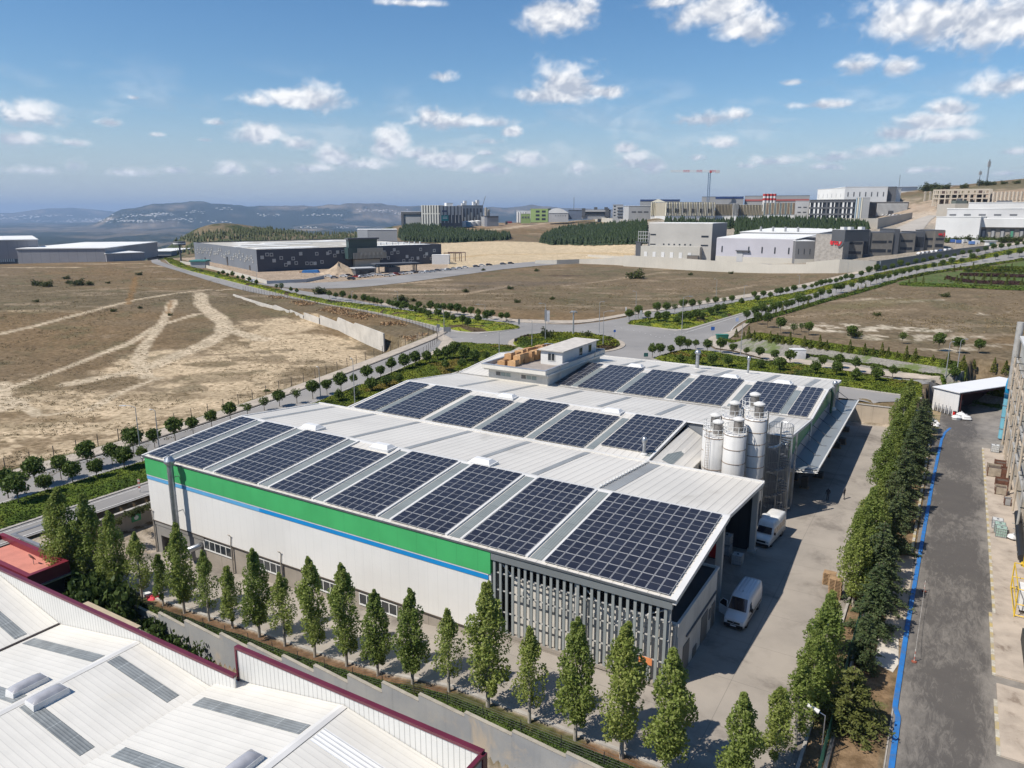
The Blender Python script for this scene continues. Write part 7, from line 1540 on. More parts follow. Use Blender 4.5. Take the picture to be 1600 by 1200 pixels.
mb = MB(); mb.tube([(25.35,93.2,.3),(25.35,93.2,7.2)],.5,18); bp_.part('duct', mb, M('light_blue_duct', (.16,.40,.50),.4,.06,1)); mb = MB(); mb.tube([(25.35,93.2,7.2),(25.35,93.2,9.6),(25.45,93.2,10.4),(25.9,93.2,11.0),(26.8,93.2,11.2)],.52,18); bp_.part('elbow', mb, M('bright_blue_duct', (.01,.30,.58),.4,.04,1), smooth=True)
for z in (2,4,6,8): mb = MB(); mb.lathe([(.5, z - .05),(.56, z - .05),(.56, z + .05),(.5, z + .05)],25.35,93.2,18); bp_.part('flange', mb, STEEL)
# crates and rusty bins along the wall
RU = M('rusty_steel', (.12,.05,.03),.85,.2,2); WG = M('weathered_wood', (.32,.27,.21),.9,.12,2)
for i, (a, b, w, d, h, m_, lb) in enumerate([(24.6,75.5,1.4,1.8,1.1, RU, 'dark rusty bin by the foot of the pipes'),(23.8,72,1.8,2.4,1.3, WG, 'weathered slatted crate with a rusty rim'),(24.9,70.8,.8,1.6,1.6, RU, 'narrow rusty frame beside the slatted crate'),(24.5,66.5,1.5,1.8,1.2, RU, 'brown rusty box, second bin along the wall'),(24.3,63.8,1.3,1.5,1.0, WG, 'low weathered crate nearest the camera in the bin row'),(24.9,59.5,.7,.9,.9, CG, 'small grey cage beside the wall')]):
 t = Thing('storage_crate', lb, 'crate', (a, b, .17), FB, 'crates along the right-hand wall'); mb = MB(); x0, x1, y0, y1 = a - w / 2, a + w / 2, b - d / 2, b + d / 2
 for (p0, p1, q0, q1) in ((x0, x1, y0, y0 + .06),(x0, x1, y1 - .06, y1),(x0, x0 + .06, y0 + .06, y1 - .06),(x1 - .06, x1, y0 + .06, y1 - .06)): mb.box(p0, p1, q0, q1,.3,.17 + h)
 mb.box(x0, x1, y0, y1,.25,.298); t.part('panels', mb, m_); mb = MB()
 for x in (x0, x1):
  for y in (y0, y1): mb.box(x - .05, x + .05, y - .05, y + .05,.17,.22 + h)
 t.part('frame', mb, RU); mb = MB(); mb.box(x0 + .07, x1 - .07, y0 + .07, y1 - .07,.3,.17 + h * .8); t.part('contents', mb, M('scrap', (.10,.075,.06),.9,.2,3))
sack(24.9,47.2,.17,.55, 'white sack slumped beside the green containers', seed=31)
t = Thing('dark_duct', 'black corrugated duct lying upright against the right-hand wall', 'duct', (25.4,44,.2), FB); mb = MB(); mb.tube([(25.4,51,2.2),(25.45,46,1.2),(25.4,40.5,.8)],.38,10); t.part('tube', mb, VB); mb = MB()
for i in range(6): y = 41.5 + i * 1.8; mb.tube([(24.95, y, 1.0),(25.85, y, 1.0)],.05,5)
t.part('clamp', mb, CG)
YP = M('safety_yellow', (.62,.42,.03),.5,.08,1)
yf = Thing('yellow_filling_station', 'yellow frame holding a white big bag below a thick yellow pipe', 'filling station', (24.9,29,.2), FB)
mb = MB(); mb.tube([(25.35,33.8,2.9),(25.5,34.6,9.5)],.48,16); mb.lathe([(.65,2.75),(.65,2.95),(.2,2.96)],25.35,33.8,16); yf.part('pipe', mb, YP)
mb = MB()
for x in (24.2,26.0):
 for y in (27.2,33.4): mb.bar((x, y, .17),(x, y, 3.0),.06)
for z in (.35,1.5,3.0):
 for y in (27.2,33.4): mb.bar((24.2, y, z),(26.0, y, z),.05)
 for x in (24.2,26.0): mb.bar((x, 27.2, z),(x, 33.4, z),.05)
yf.part('frame', mb, YP)
mb = MB(); mb.box(24.5,25.7,28.2,30.4,.5,2.4); o = yf.part('big_bag', mb, BAGM)
rk = Thing('round_hatch', 'round grey tank lid in a steel frame beside the yellow station', 'tank', (25.6,19,.2), FB); mb = MB(); mb.cyl(25.7,20.4,.2,1.1,.9, n=20); rk.part('tank', mb, STEEL); mb = MB(); mb.box(24.5,24.62,17,23,.17,1.3); mb.box(24.5,25.6,16.9,17,.17,1.3); rk.part('frame', mb, FENCED)
# poles with a chain between, on the road edge
for (a, b, lb) in ((16.75,28.5, 'red and white striped post with a round base, further one beside the blue line'),(16.6,14.5, 'red and white striped post with a round base, nearer one beside the blue line')):
 t = Thing('barrier_post', lb, 'post', (a, b, .05), FB, 'striped posts beside the blue line'); mb = MB(); mb.tube([(a, b, .05),(a, b, 1.2)],.035,8); t.part('pole', mb, checker('post_stripes', (.6,.08,.05),(.65,.65,.62),.5, 'Z')); mb = MB(); mb.lathe([(0,.05),(.22,.05),(.2,.12),(.05,.16),(0,.16)], a, b, 14); t.part('base', mb, M('rust_base', (.25,.07,.04),.8))
t = Thing('chain', 'thin chain hung between the two striped posts', 'chain', (16.7,21,.9), FB); mb = MB(); mb.tube([(16.75 - .15 * s, 28.5 - 14 * s, 1.12 - .35 * math.sin(math.pi * s)) for s in np.linspace(0,1,14)],.014,5); t.part('links', mb, M('chain_grey', (.5,.48,.46),.5))
# green mesh fence with pipe along the yard edge
GF = M('fence_green', (.012,.075,.05),.5)
P = along([ab2w(11.9,-10), ab2w(11.9,91)],2.6); postfence('green_fence', 'green mesh fence between the yard poplars and the cedars', P, 1.9,.045, GF, 10, wirer=.016)
t = Thing('fence_pipe', 'grey pipe running on the ground along the green fence', 'pipe', (11.2,0,.2), FB); mb = MB(); mb.tube([(12.15,-14,.3),(12.15,12,.3),(12.15,36,.35),(12.2,60,.3)],.14,8); t.part('pipe', mb, STEEL); mb = MB(); [mb.box(12.0,12.3, y - .1, y + .1,-.05,.2) for y in np.arange(-12,60,6)]; t.part('supports', mb, KERB)
t = Thing('floodlight', 'white floodlight head on the green fence at the bottom of the picture', 'floodlight', (11.6,-1.6,0), FB); mb = MB(); mb.tube([(11.7,-1.6,0),(11.7,-1.6,3.4),(11.1,-1.6,3.6)],.04,6); t.part('arm', mb, STEEL); mb = MB(); mb.tube([(11.3,-1.7,3.6),(10.5,-1.6,3.8)],.16,8,.12); t.part('head', mb, WFRAME)
# litter patches of pavement beside the blue line
mb = MB(); mb.poly([(13.6,17.5),(15.2,17.8),(15.5,13.5),(15.2,12.0),(13.8,12.6)],-.05,.05); abobj('pavement', mb, M('pale_slab', (.52,.48,.42),.9,.1,1))
mb = MB(); mb.poly([(13.4,36),(15.45,37),(15.55,17.9),(14.2,17.6),(13.3,27)],-.05,.046); abobj('pavement', mb, M('beige_slab', (.40,.34,.27),.9,.1,.6))
mb = MB(); mb.poly([(15.52,-30),(15.58,-30),(15.62,12),(15.55,12)],-.05,.09); abobj('kerb', mb, KERB)
# stone-faced bank
STONE = M('stone_pitching', (.25,.235,.205),.9,.16,2.2, col2=(.15,.14,.125), bump=.12, bs=3.5, dirt=((.10,.13,.04),.12,.5,.6))
A_ = np.array([BANK[0][0], BANK[0][1]]); B_ = np.array([BANK[1][0], BANK[1][1]]); T_ = (B_ - A_) / np.hypot(*(B_ - A_)); N_ = np.array([-T_[1], T_[0]]); LB = np.hypot(*(B_ - A_))
rows_ = []
for s in np.linspace(-6, LB + 8,120):
 row = []
 for d in np.linspace(.3,6.6,8): q = A_ + T_ * s + N_ * d; row.append((q[0], q[1], hz(q[0], q[1]) + .10 + .05 * math.sin(s * 3 + d * 2)))
 rows_.append(row)
mb = MB(); mb.grid(np.array(rows_)); me = mb.mesh('stone_bank', STONE)
if me.polygons[0].normal.z < 0: me.flip_normals()
tag(link('stone_bank', me), kind='structure')
q0 = [A_ + T_ * s + N_ * 6.2 for s in np.linspace(-4, LB + 6,20)]; q1 = [A_ + T_ * s + N_ * 9.5 for s in np.linspace(-4, LB + 6,20)]; cover(q0, q1,.5,160,8, False, mat=CV1, nleaf=9000, seed=15, edge=.25)
q0 = [A_ + T_ * s + N_ * 3.0 for s in np.linspace(20, LB + 6,20)]; q1 = [A_ + T_ * s + N_ * (3.6 + .8 * math.sin(s)) for s in np.linspace(20, LB + 6,20)]; cover(q0, q1,.4,160,5, False, mat=CV2, nleaf=4000, seed=16, edge=.3)
# white cabin parked at the foot of the bank
P = hit(1245,561); cb = Thing('white_cabin', 'white box cabin on the pavement at the foot of the stone bank', 'cabin', tuple(P)); mb = MB(); mb.box(P[0] - 1.6, P[0] + 1.6, P[1] - 1.1, P[1] + 1.1, P[2] + .1, P[2] + 2.3); cb.part('box', mb, M('cabin_white', (.68,.68,.68),.5)); mb = MB(); mb.box(P[0] + 1.65, P[0] + 2.5, P[1] - .8, P[1] + .5, P[2], P[2] + 1.1); cb.part('drawbar', mb, VB); mb = MB(); mb.box(P[0] - 1.66, P[0] + 1.66, P[1] - 1.16, P[1] + 1.16, P[2] + 2.3, P[2] + 2.4); cb.part('roof', mb, WFRAME)
P = hit(1128,531); cb = Thing('green_container', 'dark green refuse container at the corner of the bank', 'container', tuple(P)); mb = MB(); mb.prism([(P[0] - 1.3, P[2] + .2),(P[0] + 1.3, P[2] + .2),(P[0] + 1.6, P[2] + 1.4),(P[0] - 1.6, P[2] + 1.4)], P[1] - .8, P[1] + .8); cb.part('body', mb, M('container_green', (.02,.13,.09),.5)); mb = MB(); mb.box(P[0] - 1.65, P[0] + 1.65, P[1] - .85, P[1] + .85, P[2] + 1.4, P[2] + 1.5); cb.part('lid', mb, M('container_lid', (.03,.16,.11),.5))
# ---------------------------------------------------------------- street lamps, signs, mast
LP = M('lamp_post', (.38,.39,.40),.4,.05,1, metal=.4)
def lamp(u, v, vt, arm, lb, z=None):
 P = hit(u, v) if z is None else flat(u, v, z); h = zat(u, vt, P[0], P[1]) - P[2]; h = max(5, min(h, 12.5)); t = Thing('street_lamp', lb, 'street lamp', tuple(P), None, 'street lamps'); x, y, z0 = P
 mb = MB(); mb.tube([(x, y, z0),(x, y, z0 + h * .97)],.11,8,.05); t.part('pole', mb, LP); mb = MB(); mb.tube([(x, y, z0 + h * .97),(x + arm * .5, y, z0 + h),(x + arm, y, z0 + h)],.04,6); t.part('arm', mb, LP); mb = MB(); mb.tube([(x + arm * .9, y, z0 + h),(x + arm * 1.5, y, z0 + h + .02)],.11,6,.06); t.part('lamp_head', mb, LP)
for a in [(852,538,474,-1.2, 'tall street lamp left of the roundabout mast, arm to the left'),(831,546,500,-.6, 'thin lamp post at the left edge of the roundabout'),(936,520,471,.9, 'street lamp behind the roundabout, right of the mast'),(942,545,486,1.8, 'street lamp in front of the roundabout, arm to the right'),
    (780,556,519,-.2, 'bare pole on the junction, left of the office'),(993,498,455,-.8, 'street lamp by the tip of the boulevard median'),(1065,521,463,1.8, 'street lamp inside the boulevard median near its tip'),(1118,477,436,-.8, 'street lamp on the far pavement of the boulevard'),(1162,468,446,.8, 'thin lamp on the far pavement, right of the taller one'),(1248,452,430,-.8, 'street lamp above the start of the long boulevard'),
    (1157,555,505,.3, 'pole beside the green container'),(694,516,483,-1.2, 'street lamp on the left shrub island'),(758,500,480,-2, 'lamp with two arms beyond the left shrub island'),(622,476,455,-.8, 'lamp post by the low dark bush'),(550,476,457,.5, 'distant lamp post on the warehouse road'),(402,443,414,.5, 'lamp post at the junction before the warehouse'),
    (221,718,634,-1.6, 'street lamp on the left road median, nearest the front roof'),(249,702,640,-.6, 'second lamp on the left road median, beside the first'),(501,622,573,-.3, 'lamp post on the left road above the ridge of the front roof'),(555,640,560,-.3, 'lamp post rising from the green slope behind the front roof'),
    (1477,592,534,.6, 'thin lamp on the stone bank, left of a pair'),(1493,596,530,.9, 'thin lamp on the stone bank, right of a pair'),(1464,420,402,-.8, 'lamp on the long boulevard wall'),(1401,418,401,-.8, 'lamp before the office with the red sign'),(1504,395,377,.5, 'lamp near the guard house'),(1324,430,410,-.5, 'lamp by the corner of the high concrete wall')]: lamp(*a)
P = hit(895.5,528); t = Thing('light_mast', 'tall grey mast with a ring of floodlights in the middle of the roundabout', 'light mast', (P[0], P[1],4.2)); h = zat(895,487, P[0], P[1]) - 4.2
mb = MB(); mb.tube([(P[0], P[1],4),(P[0], P[1],4.2 + h)],.28,12,.18); t.part('mast', mb, LP); mb = MB(); mb.lathe([(.25,4.1 + h),(.8,4.15 + h),(.8,4.35 + h),(.2,4.4 + h)], P[0], P[1],10); t.part('ring', mb, LP);
for i in range(4): a = i * 1.57; mb = MB(); mb.box(P[0] + .8 * math.cos(a) - .25, P[0] + .8 * math.cos(a) + .25, P[1] + .8 * math.sin(a) - .2, P[1] + .8 * math.sin(a) + .2,3.9 + h, 4.15 + h); t.part('floodlight', mb, STEEL)
SBL = M('sign_blue', (.02,.10,.35),.5); SBK = M('sign_back_grey', (.17,.18,.19),.6)
def sign(u, v, h, w, hh, mat, lb, legs=1, rnd=False):
 P = hit(u, v); x, y, z = P; t = Thing('road_sign', lb, 'road sign', (x, y, z));
 for k in range(legs): xx = x + (0 if legs == 1 else (k - .5) * w * .7); mb = MB(); mb.tube([(xx, y, z),(xx, y, z + h)],.045,6); t.part('post', mb, LP)
 mb = MB()
 if rnd: mb.prism([(x + w / 2 * math.cos(q), z + h - hh / 2 + hh / 2 * math.sin(q)) for q in np.linspace(0,6.283,16, endpoint=False)], y - .09, y - .05)
 else: mb.box(x - w / 2, x + w / 2, y - .09, y - .05, z + h - hh, z + h)
 t.part('plate', mb, mat)
sign(960,530,2.6,.7,.7, SBL, 'round blue sign on the right rim of the roundabout', rnd=True); sign(1113,525,2.6,1.0,1.0, SBL, 'square blue sign on the near boulevard pavement'); sign(1151,510,2.6,.9,1.1, M('sign_white_blue', (.35,.42,.6),.5), 'white and blue sign beside the boulevard kerb'); sign(685,522,2.8,.9,1.0, SBK, 'back of a grey square sign by the fence corner'); sign(699,528,3.0,2.0,1.3, SBK, 'back of a wide grey direction sign on two legs', 2)
sign(852.5,505,4.2,.7,3.6, M('pillar_grey', (.22,.23,.25),.5), 'grey totem beside the junction'); sign(856.5,505.5,4.0,.9,3.4, M('pillar_white', (.5,.5,.5),.5), 'pale totem beside the grey one'); sign(811,511,2.4,.6,1.6, SBK, 'dark marker at the tip of the left shrub island'); sign(1001,502,3.4,.7,3.2, M('pillar_white', (.5,) * 3), 'white pillar at the tip of the boulevard median'); sign(1009,560.5,1.4,1,.9, M('box_green', (.02,.09,.08),.5), 'dark box at the edge of the rear roof'); sign(806,538,1.6,.7,1.2, VB, 'black marker panel on the left rim of the roundabout'); sign(978,487,1.6,.5,1.3, WFRAME, 'small white marker post on the far pavement'); sign(1371,424,5.0,2.2,4.6, M('kiosk_grey2', (.36,.37,.38),.5), 'grey transformer kiosk by the end of the concrete wall'); sign(1488,414,4.5,2.0,2.6, M('pillar_white2', (.7,.7,.7),.5), 'white box on the boulevard median')
sign(219,770,2.0,.3,1.6, checker('bollard_red', (.6,.05,.03),(.7,.7,.7),.6, 'Z'), 'red and white marker on the left road by the factory corner')
# ---------------------------------------------------------------- the industrial district behind
class Blk:
 """a building from the pixel columns of its front foot; front face runs from P0 to P1, depth goes away from the camera"""
 def __init__(s, name, label, cat, p0, p1, vt, depth, group=None, D=None, skew=0.0):
  if D is None:
   y0, y1 = [math.hypot(*hit(*p)[:2]) for p in (p0, p1)]
   lt = .3 * abs(p1[0] - p0[0]) / FPX * min(y0, y1)
   if y1 > y0 + lt: y1 = y0 + lt
   if y0 > y1 + lt: y0 = y1 + lt
   if min(y0, y1) > 1250: y0 = y1 = 1020
   D = (y0, y1)
  if D is not None:
   if not isinstance(D, tuple): D = (D, D)
   P0 = ray(*p0); P0 = np.array([P0[0], P0[1],0]) * (D[0] / math.hypot(*P0[:2])); P1 = ray(*p1); P1 = np.array([P1[0], P1[1],0]) * (D[1] / math.hypot(*P1[:2])); P0[2] = zat(p0[0], p0[1], P0[0], P0[1]); P1[2] = zat(p1[0], p1[1], P1[0], P1[1])
  s.P0 = P0; d = P1 - P0; s.L = math.hypot(d[0], d[1]); s.ang = math.atan2(d[1], d[0]); s.z0 = min(P0[2], P1[2]) - 2.5; s.zb = (P0[2] + P1[2]) / 2
  s.fr = (P0[0], P0[1], s.ang); s.dep = depth
  mx_, my_ = (P0[0] + P1[0]) / 2,(P0[1] + P1[1]) / 2
  s.h = zat((p0[0] + p1[0]) / 2, vt, mx_, my_); s.t = Thing(name, label, cat, (s.L / 2, depth / 2, s.zb), s.fr, group)
 def walls(s, mat, name='wall', z1=None, x0=0, x1=None, y0=0, y1=None, z0=None):
  mb = MB(); mb.box(x0, s.L if x1 is None else x1, y0, s.dep if y1 is None else y1, s.z0 if z0 is None else z0, s.h if z1 is None else z1); return s.t.part(name, mb, mat)
 def Z(s, t): return s.zb + (s.h - s.zb) * t
 def front(s, name, x0, x1, t0, t1, mat, out=.12, parent=None):
  """fractions of the front face"""
  mb = MB(); mb.box(s.L * x0, s.L * x1,-out, -.02, s.Z(t0), s.Z(t1)); return s.t.part(name, mb, mat, parent)
 def side(s, name, y0, y1, t0, t1, mat, right=False, out=.12):
  mb = MB();
  if right: mb.box(s.L + .02, s.L + out, s.dep * y0, s.dep * y1, s.Z(t0), s.Z(t1))
  else: mb.box(-out, -.02, s.dep * y0, s.dep * y1, s.Z(t0), s.Z(t1))
  return s.t.part(name, mb, mat)
 def roof(s, mat, over=.3, th=.4, name='roof', z=None, x0=None, x1=None, y0=None, y1=None, rise=0):
  z = s.h if z is None else z; x0 = -over if x0 is None else x0; x1 = s.L + over if x1 is None else x1; y0 = -over if y0 is None else y0; y1 = s.dep + over if y1 is None else y1
  mb = MB(); mb.add([(x0, y0, z + .003),(x1, y0, z + .003),(x1, y1, z + rise),(x0, y1, z + rise),(x0, y0, z + th),(x1, y0, z + th),(x1, y1, z + th + rise),(x0, y1, z + th + rise)], HX); return s.t.part(name, mb, mat)
def C_(n, c, **k): return M('b_' + n, c, k.pop('rough', .7), k.pop('var', .05), k.pop('vs', .05), **k)
BW = C_('white', (.62,.62,.61)); BR = C_('white_roof', (.70,.70,.68)); BG = C_('grey', (.30,.305,.31)); BDG = C_('dark_grey', (.085,.09,.10)); BWIN = C_('window_dark', (.03,.035,.045), rough=.2); BCON = C_('concrete', (.40,.37,.32), streak=.3); BLG = C_('light_grey', (.42,.42,.42))
BLAV = C_('lavender_grey', (.45,.44,.48)); BROOFB = C_('beige_roof', (.42,.395,.34), dirt=((.62,.61,.58),.03,.52,.6))
# dark warehouse with scattered square frames
def quadbox(name, label, cat, C, Rr, Lf, vt, mats, group=None):
 """footprint from the near corner C, right end and left end of its two visible faces"""
 Pc, Pr, Pl = hit(*C), hit(*Rr), hit(*Lf); P4 = Pr + Pl - Pc; z0 = min(Pc[2], Pr[2], Pl[2]) - 2; h = zat(C[0], vt, Pc[0], Pc[1]); t = Thing(name, label, cat, tuple(Pc), None, group)
 pts = [Pc, Pr, P4, Pl]; mb = MB()
 mb.mi = 0; mb.add([(Pc[0], Pc[1], z0),(Pr[0], Pr[1], z0),(Pr[0], Pr[1], h),(Pc[0], Pc[1], h)],[(0,1,2,3)]); mb.mi = 1; mb.add([(Pl[0], Pl[1], z0),(Pc[0], Pc[1], z0),(Pc[0], Pc[1], h),(Pl[0], Pl[1], h)],[(0,1,2,3)])
 mb.mi = 0; mb.add([(Pr[0], Pr[1], z0),(P4[0], P4[1], z0),(P4[0], P4[1], h),(Pr[0], Pr[1], h),(Pl[0], Pl[1], z0),(Pl[0], Pl[1], h)],[(0,1,2,3),(1,4,5,2)])
 t.part('wall', mb, mats[:2]); mb = MB(); mb.add([(p[0], p[1], h - .6) for p in pts] + [(Pc[0], Pc[1], h - .6)],[(0,1,2,3)]); t.part('roof', mb, mats[2]); return t, pts, h, z0
def onface(t, name, A, B, s0, s1, z0, z1, mat, out=.2, parent=None, frame=None):
 d = B - A; L = math.hypot(d[0], d[1]); tx, ty = d[0] / L, d[1] / L; nx, ny = ty, -tx
 if (A[0] + nx) ** 2 + (A[1] + ny) ** 2 > A[0] ** 2 + A[1] ** 2: nx, ny = -nx, -ny
 def q(s, o): return (A[0] + tx * s + nx * o, A[1] + ty * s + ny * o)
 mb = MB(); a, b, c, e = q(s0,.03), q(s1,.03), q(s1, out), q(s0, out)
 vs = [(a[0], a[1], z0),(b[0], b[1], z0),(c[0], c[1], z0),(e[0], e[1], z0),(a[0], a[1], z1),(b[0], b[1], z1),(c[0], c[1], z1),(e[0], e[1], z1)]
 mb.add(vs, HX); return t.part(name, mb, mat, parent)
SQ = C_('square_frame', (.42,.42,.40)); WD = C_('warehouse_dark', (.058,.062,.078)); WL = C_('warehouse_slate', (.155,.17,.195))
wt_, pts, hh, zz = quadbox('warehouse', 'large dark warehouse with scattered square frames on its walls, left of the centre', 'warehouse', (403,425),(690,411),(305,406),390,[WD, WL, BROOFB])
Pc, Pr, P4, Pl = pts; Lr = math.hypot(*(Pr - Pc)[:2]); Ll = math.hypot(*(Pl - Pc)[:2]); zb = Pc[2]; random.seed(5)
for i in range(46):
 s = Lr * (.015 + .97 * (i + random.uniform(0,.7)) / 46)
 if Lr * .43 < s < Lr * .62: continue
 z = zb + (hh - zb) * random.uniform(.2,.8); w = 1.0
 f = onface(wt_, 'square_window', Pc, Pr, s - w, s + w, z - w, z + w, SQ, .25); onface(wt_, 'pane', Pc, Pr, s - w * .6, s + w * .6, z - w * .6, z + w * .6, WD if i % 3 else BLG, .3, f)
for i in range(40):
 s = Ll * (.04 + .94 * (i + random.uniform(0,.6)) / 40); z = zb + (hh - zb) * random.uniform(.42,.78); w = 1.0
 f = onface(wt_, 'square_window', Pc, Pl, s - w, s + w, z - w, z + w, SQ, .25)
 onface(wt_, 'pane', Pc, Pl, s - w * .45, s + w * .9, z - w * .3, z + w * .8, WL, .3, f)
for s, w, h_ in ((Ll * .1,1,3),(Ll * .42,1.2,6),(Ll * .8,1,3)): onface(wt_, 'door', Pc, Pl, s - w, s + w, zb - 1, zb + h_, BWIN, .2)
# its glazed entrance block
GL = C_('green_glass', (.05,.085,.085), rough=.2); FIN = C_('fin_beige', (.42,.40,.34))
s0, s1 = Lr * .445, Lr * .60; onface(wt_, 'entrance_glazing', Pc, Pr, s0, s1, hh - .5, hh + 4.5, GL, 3.5); onface(wt_, 'entrance_roof', Pc, Pr, s0 - 1, s1 + 1, hh + 4.5, hh + 5.4, BDG, 4.5)
onface(wt_, 'entrance_block', Pc, Pr, s0 - 1.5, s1 + 3, zb + 5.5, hh - .5, GL, 5);
for k, (z0, z1, a, b) in enumerate(((hh - 5.2, hh - .8, s0 + 5, s1 + 2.5),(zb + 5.4, zb + 9.2, s0 + 2, s1 + 5))):
 n = 26
 for i in range(n): s = a + (b - a) * i / (n - 1); onface(wt_, 'fin', Pc, Pr, s - .22, s + .22, z0, z1, FIN, 5.6)
onface(wt_, 'entrance_base', Pc, Pr, s0 + 4, s1 + 2, zb - 1, zb + 4.8, BCON, 2.5)
# roof plant on the warehouse: white strips
d1 = (Pr - Pc) / Lr; d2 = (Pl - Pc) / Ll
for i, (a0, a1, b0, b1) in enumerate([(.05,.36,.12,.22),(.02,.3,.34,.4),(.55,.97,.06,.12),(.6,.98,.3,.36),(.1,.5,.5,.56),(.3,.98,.7,.76)]):
 mb = MB(); c = [Pc + d1 * Lr * a + d2 * Ll * b for a, b in ((a0, b0),(a1, b0),(a1, b1),(a0, b1))]; mb.add([(p[0], p[1], hh - .55) for p in c] + [(p[0], p[1], hh - .3) for p in c],[(4,5,6,7),(0,1,5,4),(1,2,6,5),(2,3,7,6),(3,0,4,7)]); wt_.part('roof_light', mb, BR)
for i in range(8): p = Pc + d1 * Lr * (.72 + .035 * i) + d2 * Ll * .15; mb = MB(); mb.cyl(p[0], p[1], hh - .6, hh + 1.2,.5, n=8); wt_.part('roof_fan', mb, BW)
# a pile of earth, tarps, gate building, canopy
def mound(u, v, w, h, mat, lb, seed=1):
 P = hit(u, v); n = 24; t = Thing('earth_heap', lb, 'earth heap', tuple(P)); mb = MB(); Pn = []
 for r in np.linspace(0,1,8):
  Pn.append([(P[0] + w * r * math.cos(a), P[1] + w * .5 * r * math.sin(a), P[2] - .3 + h * (1 - r) ** 1.1 * (1 + .25 * math.sin(3 * a + seed) + .1 * math.sin(9 * a))) for a in np.linspace(0,6.2832, n)])
 mb.grid(np.array(Pn)); o = t.part('heap', mb, mat, smooth=True); fixn(o); mb = MB(); rg = np.random.default_rng(seed)
 for i in range(12): a = rg.uniform(0,6.28); x, y = P[0] + w * math.cos(a), P[1] + w * .5 * math.sin(a); mb.cbox(x, y, P[2] - .1,.8,.8,.5)
 t.part('clods', mb, mat)
mound(530,428,14,5.5, M('heap_soil', (.40,.31,.22),.95,.15,.3, bump=.3, bs=.6), 'pale earth heap in front of the dark warehouse')
t = Thing('blue_tarpaulin', 'blue tarpaulin over goods before the dark warehouse', 'tarpaulin', tuple(hit(486,426))); P = hit(486,426); mb = MB(); mb.prism([(P[0] - 5, P[2]),(P[0] + 5, P[2]),(P[0] + 4, P[2] + 1.6),(P[0] - 4.4, P[2] + 1.3)], P[1] - 1.5, P[1] + 1.5); t.part('sheet', mb, C_('tarp', (.03,.16,.42))); mb = MB(); mb.box(P[0] - 6.4, P[0] - 5.1, P[1] - 1, P[1] + 1, P[2] - .2, P[2] + .8); t.part('pallets', mb, WOODP)
gb = Blk('gate_house', 'dark flat-roofed gate house before the warehouse entrance', 'gate house', (556,430),(586,428),420,8); gb.walls(BDG); gb.roof(BLG, .8,.5); gb.front('window', .2,.95,.15,.7, BWIN)
cpy = Blk('entrance_canopy', 'long thin canopy on dark columns right of the gate house', 'canopy', (588,427),(655,421),413,8); cpy.roof(BDG, .5,.6)
for x in (.02,.1,.3,.36,.42,.9,.94,.98): mb = MB(); mb.box(cpy.L * x - .25, cpy.L * x + .25,3,3.5, cpy.z0, cpy.h); cpy.t.part('column', mb, BDG)
cpy.walls(BDG, x0=cpy.L * .28, x1=cpy.L * .55, z1=cpy.Z(.6), name='booth')
ct = Blk('white_cabin', 'white site cabin at the right end of the dark warehouse', 'cabin', (675,413),(702,413),399,8); ct.walls(BW); ct.roof(BR, .1,.2)
fr_ = Blk('steel_frame', 'open dark steel frame right of the white site cabin', 'steel frame', (694,404),(721,409),396,10)
for x in (0,.33,.66,1):
 for y in (0,10): mb = MB(); mb.box(fr_.L * x - .2, fr_.L * x + .2, y - .2, y + .2, fr_.z0, fr_.h); fr_.t.part('column', mb, C_('rust_steel', (.10,.06,.05)))
for y in (0,10): mb = MB(); mb.box(-.2, fr_.L + .2, y - .25, y + .25, fr_.h, fr_.h + .5); fr_.t.part('beam', mb, C_('rust_steel', (.1,) * 3))
ks = Blk('teal_kiosk', 'small kiosk with a teal roof beside the warehouse road', 'kiosk', (298,417),(321,419),409,8); ks.walls(BLG); ks.roof(C_('teal', (.05,.22,.20)),.6,.8)
wlp = [(282,412),(318,418),(360,428),(417,444)]
def wallrun(pts, h, mat, label, name='boundary_wall', th=.4, vt=None):
 W = hits([p[:2] for p in pts]); t = Thing(name, label, 'wall', tuple(W[0]))
 for i, (p, q) in enumerate(zip(W[:-1], W[1:])):
  d = q - p; L = math.hypot(d[0], d[1]) + 1e-6; nx, ny = -d[1] / L * th, d[0] / L * th; zz0 = min(p[2], q[2]) - 2
  hp = h if len(pts[i]) < 3 else zat(pts[i][0], pts[i][2], p[0], p[1]) - p[2]; hq = h if len(pts[i + 1]) < 3 else zat(pts[i + 1][0], pts[i + 1][2], q[0], q[1]) - q[2]
  mb = MB(); mb.add([(p[0], p[1], zz0),(q[0], q[1], zz0),(q[0] + nx, q[1] + ny, zz0),(p[0] + nx, p[1] + ny, zz0),(p[0], p[1], p[2] + hp),(q[0], q[1], q[2] + hq),(q[0] + nx, q[1] + ny, q[2] + hq),(p[0] + nx, p[1] + ny, p[2] + hp)], HX); o = t.part('wall_bay', mb, mat); fixn(o)
 return t
PALE = C_('pale_wall', (.50,.47,.41), streak=.3)
wallrun(wlp, 1.8, PALE, 'low pale wall between the warehouse and its road'); wallrun([(417,444),(478,441),(507,435)],1.6, BLG, 'low grey wall at the warehouse corner, facing the junction')
